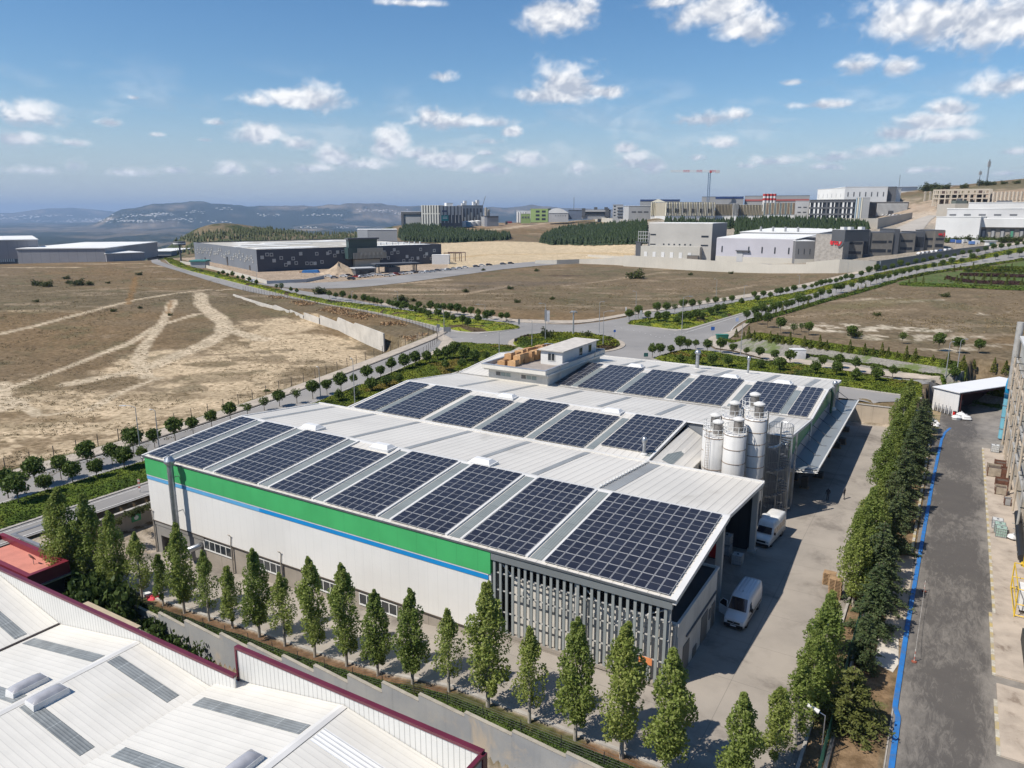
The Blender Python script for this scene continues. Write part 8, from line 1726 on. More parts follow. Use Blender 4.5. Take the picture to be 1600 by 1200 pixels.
# cars parked along the gate road: a small car built once and copied with its parts
CARC = [(.62,.62,.62),(.03,.03,.035),(.35,.36,.38),(.10,.11,.13),(.30,.03,.03),(.5,.5,.48),(.06,.09,.18)]
_cars = {}
def make_car(ci):
 e = bpy.data.objects.new('parked_car', None); COL.objects.link(e)
 prof = [(-2.1,.35),(2.1,.35),(2.15,.75),(1.2,.95),(.55,1.42),(-1.15,1.45),(-1.9,1.0),(-2.15,.9)]
 mb = MB(); mb.prism(prof, -.86,.86); link('body', mb.mesh('body', M('car_paint_%d' % ci, CARC[ci],.25,.02)), e)
 mb = MB(); mb.prism([(1.12,1.0),(.52,1.40),(-1.12,1.43),(-1.75,1.03)],-.875,.875); link('windows', mb.mesh('windows', VG), e)
 for x in (-1.3,1.3):
  for y in (-.8,.8): mb = MB(); mb.tube([(x, y - .1,.33),(x, y + .1,.33)],.33,10); link('wheel', mb.mesh('wheel', TY), e)
 return e
CARN = ['white', 'black', 'silver', 'dark grey', 'dark red', 'light grey', 'dark blue']
def car(u, v, ci, rz, lb, group='cars parked by the gate road'):
 P = hit(u, v)
 if ci not in _cars: e = _cars[ci] = make_car(ci); e.location = P; e.rotation_euler.z = rz
 else: e = tree_copy(_cars[ci], tuple(P), rz)
 tag(e, lb, 'car', group)
gr_ = np.array([(513,433),(522,435),(537,433),(545,432),(549,437),(557,434),(566,434),(572,433),(578,432),(584,430),(594,431),(605,432),(612,431),(620,430),(628,429),(640,428),(646,426),(652,427),(660,427),(668,426),(676,425.5),(684,424),(692,423.5),(700,422.5),(709,421.5),(718,420.5),(727,419),(744,417.5),(753,416),(764,415),(786,413.5),(798,412.5)])
cs = [0,2,0,1,1,4,0,2,0,0,0,5,0,4,2,0,3,1,0,0,2,3,0,5,2,0,0,3,0,1,3,1]
random.seed(8)
for i, ((u, v), c) in enumerate(zip(gr_, cs)):
 car(u, v, c, random.uniform(-.2,.5), '%s car parked on the gate road before the dark warehouse, %s from the left' % (CARN[c], nth(i)))
for i, u in enumerate([1437,1443,1450,1457,1464,1471,1478,1485]): car(u, 398 - i * .9,[0,0,2,0,0,6,0,2][i],.6, '%s car in the car park of the red-sign office, %s from the left' % (CARN[[0,0,2,0,0,6,0,2][i]], nth(i)), 'cars in the office car park')
for i, (u, v) in enumerate([(389,439),(395,441),(398,443)]): car(u, v, [0,2,0][i],-.8, '%s car on the road beside the warehouse corner, %s from the left' % (CARN[[0,2,0][i]], nth(i)), 'cars by the warehouse corner')
for i in range(9): car(1376 + i * 5.5,337.5,[0,0,5,0,0,2,0,0,5][i],.1, '%s car on the plateau before the striped hall, %s from the left' % (CARN[[0,0,5,0,0,2,0,0,5][i]], nth(i)), 'cars on the plateau')
# halls at the far left
HG = C_('hall_slate', (.30,.30,.32), lines=(('X', 6.0,.4,.85,0),))
h1 = Blk('slate_hall', 'long low slate-grey hall with a white roof at the far left', 'hall', (29,409),(166,409),389,120); h1.walls(HG); h1.roof(BR, .5,.6)
h2 = Blk('slate_hall', 'slate-grey wing with a recessed glazed side, right of the long low hall', 'hall', (167,409),(226,407),396,90); h2.walls(HG); h2.roof(BR, .5,.5); h2.walls(BLG, 'upper_storey', z1=h1.h, x0=0, x1=h2.L * .62, y0=30, y1=90, z0=h2.h + .5); h2.roof(BR, .3,.5, z=h1.h, x0=-.2, x1=h2.L * .62, y0=29, y1=90)
h3 = Blk('slate_hall', 'sloping slate wing at the bend of the road, rightmost of the far-left halls', 'hall', (228,405),(268,401),393,60); h3.walls(HG, z0=h3.Z(.35)); h3.walls(BWIN, 'glazing', z1=h3.Z(.349), x0=1, x1=h3.L - 1, y0=.5, y1=50); h3.roof(BR, .8,.5)
h4 = Blk('slate_hall', 'white-roofed hall behind, at the left edge of the picture', 'hall', (-60,400),(62,398),376,110, D=640); h4.walls(HG); h4.roof(BR, .5,.6)
h5 = Blk('dark_annex', 'dark low annex with a row of white doors at the left edge', 'annex', (-40,411),(28,410),395,30); h5.walls(BDG); h5.roof(BDG, .3,.3)
for i in range(8): h5.front('door', .55 + i * .05,.575 + i * .05,.05,.35, BW)
P = hit(283,408); t = Thing('round_tower_sign', 'round dark sign drum on a tall post by the road bend', 'sign', tuple(P)); mb = MB(); mb.tube([(P[0], P[1], P[2]),(P[0], P[1], P[2] + 11)],.6,8); t.part('post', mb, BDG); mb = MB(); mb.cyl(P[0], P[1], P[2] + 11, P[2] + 13.5,4.0, n=18); t.part('drum', mb, BDG); mb = MB(); mb.cyl(P[0], P[1], P[2] + 11.8, P[2] + 12.6,4.1, n=18); t.part('band', mb, BW)
hb2 = Blk('plain_box_hall', 'plain grey box hall with a white end behind the dark warehouse', 'hall', (559,383),(621,381),359,30, D=690); hb2.walls(BLG); hb2.front('white_end', 0,.26,-.1,1.0, BW); hb2.roof(BR, .2,.3)
# factory complex on the left hill
f1 = Blk('framed_hall', 'hall with a dark portal frame around a grey wall, left of the striped factory', 'hall', (628,358),(658,356),331,40); f1.walls(BG); f1.front('portal', 0,.13,-.1,1, BDG, 1.5); f1.front('portal', .13,1,.86,1, BDG, 1.5); f1.roof(BR, .4,.4)
CREAM = C_('cream', (.64,.62,.55));
f2 = Blk('striped_factory', 'tall cream and dark striped factory with a teal banner on the left hill', 'factory', (659,356),(688,358),321,40)
f2.walls(BDG); f2.front('cladding', 0,1,.0,.2, CREAM)
for i in range(7): f2.front('strip', i / 7 + (.0 if i else 0), i / 7 + .075,.2,1.0, CREAM, .4)
f2.front('upper_band', 0,1,.62,.66, CREAM, .3); f2.roof(BR, .2,.3)
f3 = Blk('striped_factory', 'dark and grey panelled factory block with white rooftop boxes, carrying the teal banner', 'factory', (688.5,358),(722,352),322,40); f3.walls(BDG); f3.roof(BR, .2,.3)
for i in range(6): f3.front('strip', i / 6 + .01, i / 6 + .12,.58,1.0, BLG, .4); f3.front('strip', i / 6 + .01, i / 6 + .03,.2,.58, BW, .4)
bn = f3.front('banner', .05,.36,.3,.56, C_('teal_banner', (.02,.22,.22)),.7)
for k in range(2): f3.front('banner_text', .1,.31,.41 + .06 * k, .435 + .06 * k, BW, .75, bn)
f3.front('sign', .08,.3,.72,.80, C_('sign_navy', (.05,.06,.12)),.6); f3.walls(BW, 'rooftop_box', z1=f3.h + 4, x0=f3.L * .32, x1=f3.L * .62, y0=3, y1=12, z0=f3.h + .3)
f4 = Blk('process_plant', 'process plant with white upper floors, tanks and pipes on the left hill', 'plant', (722.5,352),(755,350),321,25); f4.walls(BG); f4.roof(BLG, .2,.3)
for i in range(6): f4.front('opening', .04 + i * .16,.13 + i * .16,.1,.85, BDG)
for i, (x, z) in enumerate(((.02,3),(.12,6),(.55,5),(.72,7))): f4.walls(BW, 'rooftop_box', z1=f4.h + z, x0=f4.L * x, x1=f4.L * (x + .12), y0=2, y1=8, z0=f4.h + .3)
for i in range(6): mb = MB(); x = f4.L * (.1 + i * .15); mb.cyl(x, -4, f4.z0, f4.Z(.4 + .12 * (i % 3)),1.2, n=10); f4.t.part('column_vessel', mb, STEEL)
mb = MB(); mb.bar((f4.L * .95,0, f4.h - 3),(f4.L * 1.12,0, f4.h + 12),.35); f4.t.part('jib', mb, BDG)
mb = MB(); mb.cyl(f4.L + 4,0, f4.z0, f4.Z(.9),2, n=10); mb.cyl(f4.L + 9,3, f4.z0, f4.Z(.8),1.6, n=10); f4.t.part('tower', mb, BCON)
f5 = Blk('grey_block', 'low grey block with a white edge right of the process plant', 'block', (757,354),(779,352),338,15); f5.walls(BG); f5.front('white_edge', 0,.2,-.1,.95, BW); f5.front('frame', .2,.97,.88,1, BDG, .5); f5.roof(BDG, .3,.4)
for i, (u, w) in enumerate(((712,7),(722,5),(730,5),(738,4.5),(746,5))):
 P = hit(u, 355 - i * .6); t = Thing('storage_tank', 'white round storage tank before the striped factory, %s from the left' % nth(i), 'tank', tuple(P), None, 'storage tanks before the striped factory'); mb = MB(); mb.cyl(P[0], P[1], P[2] - 1, P[2] + 6, w, n=18); t.part('shell', mb, BW if i != 2 else C_('tank_blue', (.15,.3,.42))); mb = MB(); mb.cyl(P[0], P[1], P[2] + 6, P[2] + 7, w, w * .3, n=18); t.part('roof', mb, BR)
t = Blk('red_truck', 'red and dark truck parked by the low grey block', 'truck', (790,351),(800,350),346,3); t.walls(C_('truck_red', (.4,.05,.07)), 'box', z0=t.Z(.4), x0=t.L * .35); t.walls(BDG, 'cab', x1=t.L * .3)
LG = C_('lime_render', (.24,.33,.12))
g1 = Blk('lime_office', 'lime green three-storey office on the skyline', 'office', (829,346),(856,347),326,16); g1.walls(LG); g1.roof(BLG, .3,.4)
for j in range(3):
 for i in range(2): w = g1.front('window', .30 + i * .35,.52 + i * .35,.12 + j * .29,.28 + j * .29, BWIN)
g1.side('window', .2,.8,.3,.8, BDG, True)
g2 = Blk('lime_annex', 'low lime green annex left of the lime office', 'office', (814,346),(828.5,346),334,10); g2.walls(LG); g2.roof(BW, .2,.3); [g2.front('window', .1 + i * .3,.3 + i * .3,.4,.65, BDG) for i in range(3)]
g3 = Blk('white_hall', 'white hall with tanks behind the lime annex', 'hall', (807,345),(829,344),329,12, D=1080); g3.walls(BW); g3.roof(BR, .2,.3)
for i in range(4): mb = MB(); mb.cyl(2 + i * 3.4,-3, g3.z0, g3.Z(.85),1.5, n=10); g3.t.part('tank', mb, BW)
g4 = Blk('vaulted_hall', 'white hall with a curved roof right of the lime office', 'hall', (857,344),(888,341),333,30); g4.walls(BLG); mb = MB(); n = 12
mb.prism([(0, g4.h)] + [(g4.L * i / n, g4.h + .6 + 6 * math.sin(math.pi * (.12 + .88 * i / n))) for i in range(n + 1)] + [(g4.L, g4.h)],-.5,30); g4.t.part('vault', mb, BR)
for i in range(5): g4.front('window', .35 + i * .12,.38 + i * .12,.5,.65, BWIN)
g5 = Blk('glass_office', 'long blue-grey glass office behind the brown slope', 'office', (888,340),(912,339),329,15, D=1050); g5.walls(C_('blue_glass', (.16,.19,.25), rough=.3)); g5.roof(BDG, .3,.8); mb = MB(); mb.tube([(g5.L * .35,5, g5.h),(g5.L * .35,5, g5.h + 18)],.3,5); g5.t.part('mast', mb, BDG)
g6 = Blk('dark_portal_office', 'office with dark portal towers and a glazed front on the skyline', 'office', (909,339),(954,336),326,18, D=1000); g6.walls(BG, z1=g6.Z(.85)); g6.front('tower', 0,.12,-.1,1.05, BDG, 2); g6.front('tower', .8,.95,-.1,1.05, BDG, 2); g6.front('glazing', .16,.8,.2,.55, BWIN, 1); g6.front('canopy', .12,.95,.58,.8, BLG, 2); [g6.walls(BDG, 'rooftop_box', z1=g6.h + 2, x0=g6.L * x, x1=g6.L * (x + .12), y0=4, y1=8, z0=g6.Z(.85)) for x in (.42,.78)]
g7 = Blk('grey_flats', 'grey concrete block with balconies left of the white box hall', 'block', (957,343),(973,344),320,14, D=900); g7.walls(BLG); g7.roof(BLG, .3,.4)
for j in range(4): g7.front('balcony', .45,1.0,.18 + j * .2,.24 + j * .2, BDG, .8); g7.front('window', .1,.28,.26 + j * .2,.34 + j * .2, BWIN)
g8 = Blk('box_hall', 'white and grey box hall left of the long pleated factory', 'hall', (973.5,343),(1017,341),322,30, D=840); g8.walls(BG); g8.front('white_end', 0,.2,-.1,1, BW); g8.roof(BR, .4,.4); [g8.front('window', .3 + i * .22,.46 + i * .22,.48,.6, BDG) for i in range(3)]
wallrun([(927,341,340),(930,346,339),(975,349,343),(990,350,345)],5, PALE, 'pale stepped wall above the right-hand plantation')
for i, (u, v) in enumerate([(930,340),(934,341),(941,341.5),(946,341),(951,341)]):
 P = hit(u, v); plant('round_bush', BUSH[0], tuple(P), 'round bush on the terrace before the dark portal office, %s from the left' % nth(i), 'bush', 'bushes on the terrace', 2.6, parts=('stems', 'crown'))
# long pleated factory
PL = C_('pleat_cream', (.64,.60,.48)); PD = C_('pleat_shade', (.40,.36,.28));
def pleats(p0, p1, vt, vb2, dep, label, D, cols, n, base=True):
 b = Blk('pleated_factory', label, 'factory', p0, p1, vt, dep, 'bays of the long pleated factory', D=D); b.walls(BW if base else BLG, 'base', z1=b.Z(.34 if base else .1)); b.walls(cols[0], 'wall', z0=b.Z(.341 if base else .101), y0=.4)
 for i in range(n):
  x = b.L * (i + .1) / n; w = b.L / n * (.5 if i % 2 else .62); mb = MB(); mb.prism([(x, .38),(x + w * .5,-.9),(x + w, .38)],0,1);
  mb.v = [(X, Zp, (b.Z(.35 if base else .11) if Y == 0 else b.h)) for X, Y, Zp in mb.v]; o = b.t.part('fin', mb, cols[1 + i % (len(cols) - 1)]); fixn(o)
 b.roof(BLG, .2,.3); return b
pb = pleats((1016,346),(1038,350),316,0,50, 'left gable bay of the long pleated cream factory', 780,[PD, PL],8); mb = MB(); mb.prism([(0, pb.h + .3),(pb.L, pb.h + .3),(pb.L / 2, pb.h + 3.2)],0,1); pb.t.part('gable', mb, PL)
pb = pleats((1038.5,350),(1116,347),316,0,45, 'long cream bay of the pleated factory with small windows below', (745,760),[PD, PL, BLG, PL],30)
for g in range(6):
 for i in range(3): pb.front('window', .03 + g * .165 + i * .028,.037 + g * .165 + i * .028,.08,.22, BWIN); pb.front('window', .04 + g * .165 + i * .026,.046 + g * .165 + i * .026,.5,.7, BWIN, .9)
pb = pleats((1116.5,346),(1143,346),319,0,45, 'brown-ribbed bay of the pleated factory', 770,[C_('pleat_brown', (.16,.14,.12)), PD],12)
pb = pleats((1143.5,346),(1152,346),318,0,45, 'narrow pale bay of the pleated factory', 765,[PL, BLG],4)
pb = pleats((1152.5,346),(1190,345),320,0,45, 'dark-ribbed bay of the pleated factory before the coloured one', 775,[C_('pleat_dark', (.10,.095,.09)), PD, PL],16)
pb = pleats((1191,344),(1240,345),317,0,40, 'bay with pastel coloured ribs at the right end of the pleated factory', 770,[PD, PL, C_('rib_blue', (.34,.44,.52)), PL, C_('rib_salmon', (.52,.36,.26))],24)
gm = Blk('grey_gable_block', 'plain grey block with four windows between the pastel ribs and the dark-framed office', 'block', (1240.5,345),(1262,345),314,30, D=765); gm.walls(BLG); gm.roof(BLG, .2,.3); [gm.front('window', .2 + i * .4,.45 + i * .4,.4 + j * .25,.46 + j * .25, BDG) for i in range(2) for j in range(2)]
df = Blk('dark_frame_office', 'dark framed office with white piers on the plateau', 'office', (1262.5,345),(1333,345),313,25, D=(745,735)); df.walls(BWIN, y0=.8); df.roof(BDG, .6,.8)
for j in range(4): df.front('floor', 0,1,.0 + j * .31 - (.03 if j else 0),.05 + j * .31, BDG, .5)
for i in range(11): df.front('pier', i / 11 + .01, i / 11 + (.05 if i % 3 else .03),0,.93, BW if i not in (4,7) else BDG, .3)
sf = Blk('striped_stair_block', 'narrow block with grey and cream stripes right of the dark-framed office', 'block', (1334,344),(1356,344),309,25, D=735); sf.walls(BG); sf.roof(BLG, .2,.3); [sf.front('strip', .02 + i * .13,.09 + i * .13,.0,1, PL if i % 2 else C_('rib_blue', (.34,.44,.52)),.4) for i in range(4)]
hs_ = Blk('slatted_hall', 'long hall with white slats below the bare slope', 'hall', (1356.5,340),(1418,336),316,30, D=(745,760)); hs_.walls(C_('slat_back', (.20,.18,.16))); hs_.roof(BLG, .4,.4); [hs_.front('slat', .2 + i * .03,.215 + i * .03,.05,.92, BW, .5) for i in range(26)]; hs_.front('glazing', 0,.17,0,.95, BWIN, .4); hs_.front('doorway', .5,.62,-.05,.4, BDG, .7)
wallrun([(1290,351,341),(1370,358,341),(1425,341,332)],6, BCON, 'high plain concrete terrace wall below the dark-framed office', 'terrace_wall')
# behind: blue-topped hall, striped silos, red-banded hall, white hall
k1 = Blk('blue_topped_hall', 'long grey hall with a dark blue roof edge behind the pleated factory', 'hall', (1000,322),(1062,322),312,30, D=950); k1.walls(BG); k1.front('blue_band', 0,1,.8,1.02, C_('navy', (.02,.05,.16)),.4); k1.roof(BDG, .2,.3)
k2 = Blk('blue_topped_hall', 'shorter grey hall with a dark blue roof edge left of the striped silos', 'hall', (1096,322),(1161,322),307.5,30, D=950); k2.walls(BG); k2.front('blue_band', .33,1,.8,1.02, C_('navy', (.02,.05,.16)),.4); k2.roof(BDG, .2,.3)
k3 = Blk('red_banded_hall', 'grey hall with a red band behind the striped silos', 'hall', (1163,320),(1264,320),306,30, D=960); k3.walls(BG); k3.front('red_band', 0,1,.42,.62, C_('red_band', (.36,.09,.08)),.4); k3.roof(BDG, .2,.3)
for i in range(4):
 P = ray(1194 + i * 5.2,316); P = P * (900 / P[1]); zt_ = zat(1200,302.5, P[0], P[1]); zb_ = zat(1200,318, P[0], P[1]); t = Thing('striped_silo', 'red and white striped silo on the skyline, %s from the left' % nth(i), 'silo', (P[0], P[1], zb_), None, 'striped silos on the skyline')
 mb = MB(); mb.cyl(P[0], P[1], zb_ - 14, zt_, 1.85, n=14); t.part('shell', mb, BW); mb = MB()
 for k in range(2): z = zt_ - 1.2 - k * 5; mb.cyl(P[0], P[1], z - 1.6, z + .9,1.95, n=14)
 t.part('stripes', mb, C_('stripe_red', (.42,.03,.03)))
k4 = Blk('big_white_hall', 'big plain white hall with a row of slit windows on the skyline', 'hall', (1319,316),(1385,314),292,60, D=(790,800)); k4.walls(BW); k4.roof(BR, .2,.3); [k4.front('window', .06 + i * .14,.085 + i * .14,.35,.65, BDG) for i in range(7)]
k5 = Blk('white_hall_end', 'bright end wing of the big white hall with faint slits', 'hall', (1276,316),(1318.5,316),295,60, D=(830,792)); k5.walls(BR); k5.roof(BR, .2,.3); [k5.front('window', .06 + i * .16,.075 + i * .16,.35,.62, BLG) for i in range(6)]
k6 = Blk('dark_hall_end', 'dark glazed block at the right end of the big white hall', 'hall', (1385.5,314),(1399,313),292,40, D=805); k6.walls(BDG); k6.roof(BDG, .2,.3)
k7 = Blk('blue_grey_hall', 'blue-grey hall on the skyline right of the dark glazed block', 'hall', (1400,305),(1432,303),292,30, D=1000); k7.walls(C_('blue_grey', (.10,.13,.18))); k7.roof(BLG, .2,.3); mb = MB(); mb.tube([(2,4, k7.h),(2,4, k7.h + 14)],.25,5); k7.t.part('mast', mb, BDG)
k8 = Blk('white_low_hall', 'low white halls on the slope before the blue-grey hall', 'hall', (1400,310),(1442,306),299,20, D=930); k8.walls(BW); k8.roof(BR, .3,.3); [k8.front('window', .05 + i * .12,.1 + i * .12,.3,.6, BLG) for i in range(8)]
k9 = Blk('skyline_villa', 'pale villa among dark trees on the skyline', 'villa', (1468,296),(1500,295),290,14, D=960); k9.walls(BW); k9.roof(BLG, .5,.6); [k9.front('window', .08 + i * .18,.18 + i * .18,.2,.7, BDG) for i in range(5)]
for i, (u, v, s) in enumerate([(1446,299,6),(1452,298,7),(1460,297,6),(1464,300,5),(1478,296,5),(1507,294,4),(1533,288,5),(1543,288,4),(1552,287,3),(1567,286,3),(1590,285,3)]):
 P = hit(u, v) if v > 290 else hit(u, v + 2); plant('dark_tree', BUSH[1], tuple(P), 'dark tree on the right skyline, %s from the left' % nth(i), 'tree', 'dark trees on the right skyline', s * .8, parts=('stems', 'crown'))
def mast(u, v, vt, lb, r=.5, D=None):
 P = hit(u, v); h = zat(u, vt, P[0], P[1]) - P[2]; t = Thing('radio_mast', lb, 'mast', tuple(P)); mb = MB()
 for s in range(3): a = s * 2.09; mb.tube([(P[0] + r * math.cos(a), P[1] + r * math.sin(a), P[2] - 1),(P[0] + r * .4 * math.cos(a), P[1] + r * .4 * math.sin(a), P[2] + h)],.14,4)
 t.part('legs', mb, BDG); mb = MB()
 for z in np.linspace(0, h, 14)[:-1]: mb.bar((P[0] + r, P[1], P[2] + z),(P[0] - r * .5, P[1] + r * .8, P[2] + z + h / 14),.1); mb.bar((P[0] - r * .5, P[1] - r * .8, P[2] + z),(P[0] + r, P[1], P[2] + z + h / 14),.1)
 t.part('bracing', mb, BDG); mb = MB(); mb.cbox(P[0], P[1], P[2] + h * .72,2.4,1.2, h * .2); t.part('antenna', mb, BG)
mast(1541,290,249, 'lattice radio mast on the right hilltop', .8); mast(1529,291,266, 'thin whip mast left of the lattice mast', .25)
# tower crane
P = ray(1106,318); P = P * (900 / P[1]); cz = lambda v, u=1106: zat(u, v, P[0], P[1]); t = Thing('tower_crane', 'red and white tower crane on a blue mast above the factories', 'crane', (P[0], P[1], cz(318))); CRB = C_('crane_blue', (.10,.16,.26)); CRW = C_('crane_white', (.62,.6,.6)); CRR = C_('crane_red', (.5,.06,.05))
mb = MB(); w = 1.1; z0c, z1c = cz(322), cz(269.5)
for a, b in ((-w, -w),(w, -w),(w, w),(-w, w)): mb.bar((P[0] + a, P[1] + b, z0c),(P[0] + a, P[1] + b, z1c),.22)
for i in range(18): z = z0c + (z1c - z0c) * i / 18; dz = (z1c - z0c) / 18; mb.bar((P[0] - w, P[1] - w, z),(P[0] + w, P[1] - w, z + dz),.14); mb.bar((P[0] + w, P[1] - w, z),(P[0] + w, P[1] + w, z + dz),.14)
t.part('mast', mb, CRB); sx = 900 / FPX
def jib(u0, u1, mat, name):
 mb = MB(); x0, x1 = P[0] + (u0 - 1106) * sx, P[0] + (u1 - 1106) * sx; n = max(2, int(abs(x1 - x0) / 2.5)); zc_ = cz(267.5)
 for dy in (-.7,.7): mb.bar((x0, P[1] + dy, zc_ - .8),(x1, P[1] + dy, zc_ - .8),.22)
 mb.bar((x0, P[1], zc_ + 1),(x1, P[1], zc_ + 1),.24)
 for i in range(n): xa, xb = x0 + (x1 - x0) * i / n, x0 + (x1 - x0) * (i + 1) / n; mb.bar((xa, P[1] - .7, zc_ - .8),((xa + xb) / 2, P[1], zc_ + 1),.15); mb.bar(((xa + xb) / 2, P[1], zc_ + 1),(xb, P[1] + .7, zc_ - .8),.15)
 t.part(name, mb, mat)
for u0, u1, m_ in ((1047,1057, CRW),(1057,1066, CRW),(1066,1076, CRR),(1076,1086, CRW),(1086,1095, CRR),(1095,1106, CRW)): jib(u0, u1, m_, 'jib')
jib(1106,1116, CRR, 'counter_jib'); mb = MB(); mb.cbox(P[0] + 12 * sx, P[1], cz(270.5),4.5,2,3.4); t.part('counterweight', mb, CRW); mb = MB(); mb.cbox(P[0] + 1, P[1] - 1, cz(270),2.2,1.6,2); t.part('cab', mb, CRR)
P = hit(1352,300);
# grey and lavender halls, red-sign office
BH = C_('hall_beige_grey', (.42,.405,.375)); BH2 = C_('hall_grey_shade', (.165,.165,.17))  # second grey is darkened to paint shade on walls turned from the sun
q1 = Blk('grey_tall_hall', 'tall beige-grey hall with a white roof behind the long concrete wall', 'hall', (1012,402),(1110,408),349,38); q1.walls(BH); q1.roof(BR, .15,.3, y0=1.2)
q1.front('lower_storey', -.08,.86,-.1,.36, C_('lower_cream', (.46,.44,.39), streak=.2),5.0)
for (x0, x1, a0, a1) in ((.03,.12,.66,.70),(.84,.95,.62,.67),(.03,.12,.39,.42),(.84,.95,.38,.42)):
 w = q1.front('window', x0, x1, a0, a1, BWIN)
for i in range(6): q1.front('small_window', .24 + i * .085,.265 + i * .085,.39,.43, BWIN)
for i in range(6): mb = MB(); mb.box(q1.L * (-.02 + i * .14), q1.L * (.03 + i * .14),-5.2,-5.02, q1.zb, q1.Z(.2)); q1.t.part('dock_door', mb, BW)
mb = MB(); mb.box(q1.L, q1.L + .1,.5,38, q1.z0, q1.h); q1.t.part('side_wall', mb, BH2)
mb = MB()
for z in (.55,.65,.75): mb.box(-q1.L * .16,0,-1,-.8, q1.Z(z), q1.Z(z) + .35);
for i in range(5): x = -q1.L * .16 * i / 4; mb.box(x - .15, x + .15,-1,-.7, q1.Z(.45), q1.Z(.78))
q1.t.part('scaffold', mb, BLG); mb = MB(); mb.box(-q1.L * .18,-q1.L * .10,-3,0, q1.z0, q1.Z(.45)); mb.box(-q1.L * .2,0,-3.2,.2, q1.Z(.45), q1.Z(.47)); q1.t.part('scaffold_base', mb, BDG)
q2 = Blk('lavender_hall', 'lavender-grey hall with five slit windows behind the long concrete wall', 'hall', (1118,405),(1240,411),373,50); q2.walls(BLAV); q2.roof(BR, .1,.3, y0=1, rise=1.5); q2.front('plinth', 0,1,-.1,.18, C_('plinth_cream', (.50,.47,.41)),.3)
for x in (.08,.43,.60,.76,.93): q2.front('window', x - .008, x + .008,.36,.64, BWIN)
q2.front('door', .28,.36,-.05,.42, BLG, .4); q2.front('door_canopy', .27,.45,.43,.47, BDG, 1.5)
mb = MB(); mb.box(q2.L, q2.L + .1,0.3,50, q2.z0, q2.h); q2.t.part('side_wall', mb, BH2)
q3 = Blk('white_roofed_hall', 'low hall with a wide white roof between the grey and lavender halls', 'hall', (1155,382),(1278,380),364,60, D=(560,540)); q3.walls(BLG); q3.roof(BR, .3,.4, rise=2);
for i in range(4): mb = MB(); mb.cyl(q3.L * (.2 + .16 * i),10, q3.h, q3.h + 4,.8, n=8); q3.t.part('roof_pipe', mb, BG)
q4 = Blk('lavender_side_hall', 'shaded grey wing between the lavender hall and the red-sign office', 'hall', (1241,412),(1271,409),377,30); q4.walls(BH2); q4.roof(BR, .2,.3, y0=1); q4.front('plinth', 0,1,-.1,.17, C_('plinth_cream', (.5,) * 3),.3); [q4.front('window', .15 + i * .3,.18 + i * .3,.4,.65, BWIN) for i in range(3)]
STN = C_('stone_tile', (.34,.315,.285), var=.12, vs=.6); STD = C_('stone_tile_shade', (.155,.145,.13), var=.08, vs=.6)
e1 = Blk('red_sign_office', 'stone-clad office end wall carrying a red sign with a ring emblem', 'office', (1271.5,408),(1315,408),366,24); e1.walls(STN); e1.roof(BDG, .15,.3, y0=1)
def text(body, fr, x, y, z, size, mat, name, parent, rz=0, ext=.12, w=None):
 cu = bpy.data.curves.new(name, 'FONT'); cu.body = body; cu.size = size; cu.extrude = ext; cu.align_x = 'LEFT'; cu.resolution_u = 3; cu.offset = size * .035
 cu.materials.append(mat); tmp = bpy.data.objects.new('tmp', cu); COL.objects.link(tmp); dg = bpy.context.evaluated_depsgraph_get(); dg.update(); me = bpy.data.meshes.new_from_object(tmp.evaluated_get(dg)); bpy.data.objects.remove(tmp)
 o = link(name, me, parent); wv = max(v.co.x for v in me.vertices) or 1; sx_ = (w / wv) if w else 1; o.scale = (sx_, 1,1); o.location = (x, y, z); o.rotation_euler = (math.pi / 2,0, rz); return o
RED = C_('sign_red', (.62,.02,.03)); sgn = Thing('wall_lettering', 'red lettering with a dark ring emblem on the stone office end wall', 'sign', (e1.L * .62,0, e1.Z(.72)), e1.fr)
text('erco', e1.fr, -e1.L * .08,-.4,-1.4,5.2, RED, 'letters', sgn.e, w=e1.L * .29)
mb = MB(); cx_, cz_ = e1.L * .855, e1.Z(.74)
def ringarc(mb, r0, r1, a0, a1, y0, y1, cx, cz, n=14):
 for i in range(n):
  t0, t1 = a0 + (a1 - a0) * i / n, a0 + (a1 - a0) * (i + 1) / n; q = [(cx + r * math.cos(t), cz + r * math.sin(t)) for r, t in ((r0, t0),(r1, t0),(r1, t1),(r0, t1))]
  mb.add([(x, y0, z) for x, z in q] + [(x, y1, z) for x, z in q], HY)
ringarc(mb, 2.0,2.6,-1.3,1.3,-.5,-.3, cx_ - 1.2, cz_); sgn.part('ring_red', mb, RED); mb = MB(); ringarc(mb, 2.8,3.7,-1.3,1.3,-.5,-.3, cx_ - 1.2, cz_); sgn.part('ring_grey', mb, BDG)
def officewing(p0, p1, vt, lab, wins, dark=False, D=None):
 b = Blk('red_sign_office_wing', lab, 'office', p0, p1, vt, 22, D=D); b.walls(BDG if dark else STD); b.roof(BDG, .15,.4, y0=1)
 for (x0, x1, a0, a1) in wins: b.front('window', x0, x1, a0, a1, BWIN)
 return b
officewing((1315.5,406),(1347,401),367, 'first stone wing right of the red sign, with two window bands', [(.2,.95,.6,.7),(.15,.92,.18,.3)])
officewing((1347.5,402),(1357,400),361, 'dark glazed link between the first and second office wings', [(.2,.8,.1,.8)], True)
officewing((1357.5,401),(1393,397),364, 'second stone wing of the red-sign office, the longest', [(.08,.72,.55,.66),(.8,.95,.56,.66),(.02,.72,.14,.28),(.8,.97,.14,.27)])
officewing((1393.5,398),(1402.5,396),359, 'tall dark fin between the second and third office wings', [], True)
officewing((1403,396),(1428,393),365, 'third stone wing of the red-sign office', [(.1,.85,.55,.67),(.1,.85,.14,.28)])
officewing((1428.5,393),(1443,391),363, 'recessed dark entrance of the red-sign office', [(.1,.9,.2,.75)], True)
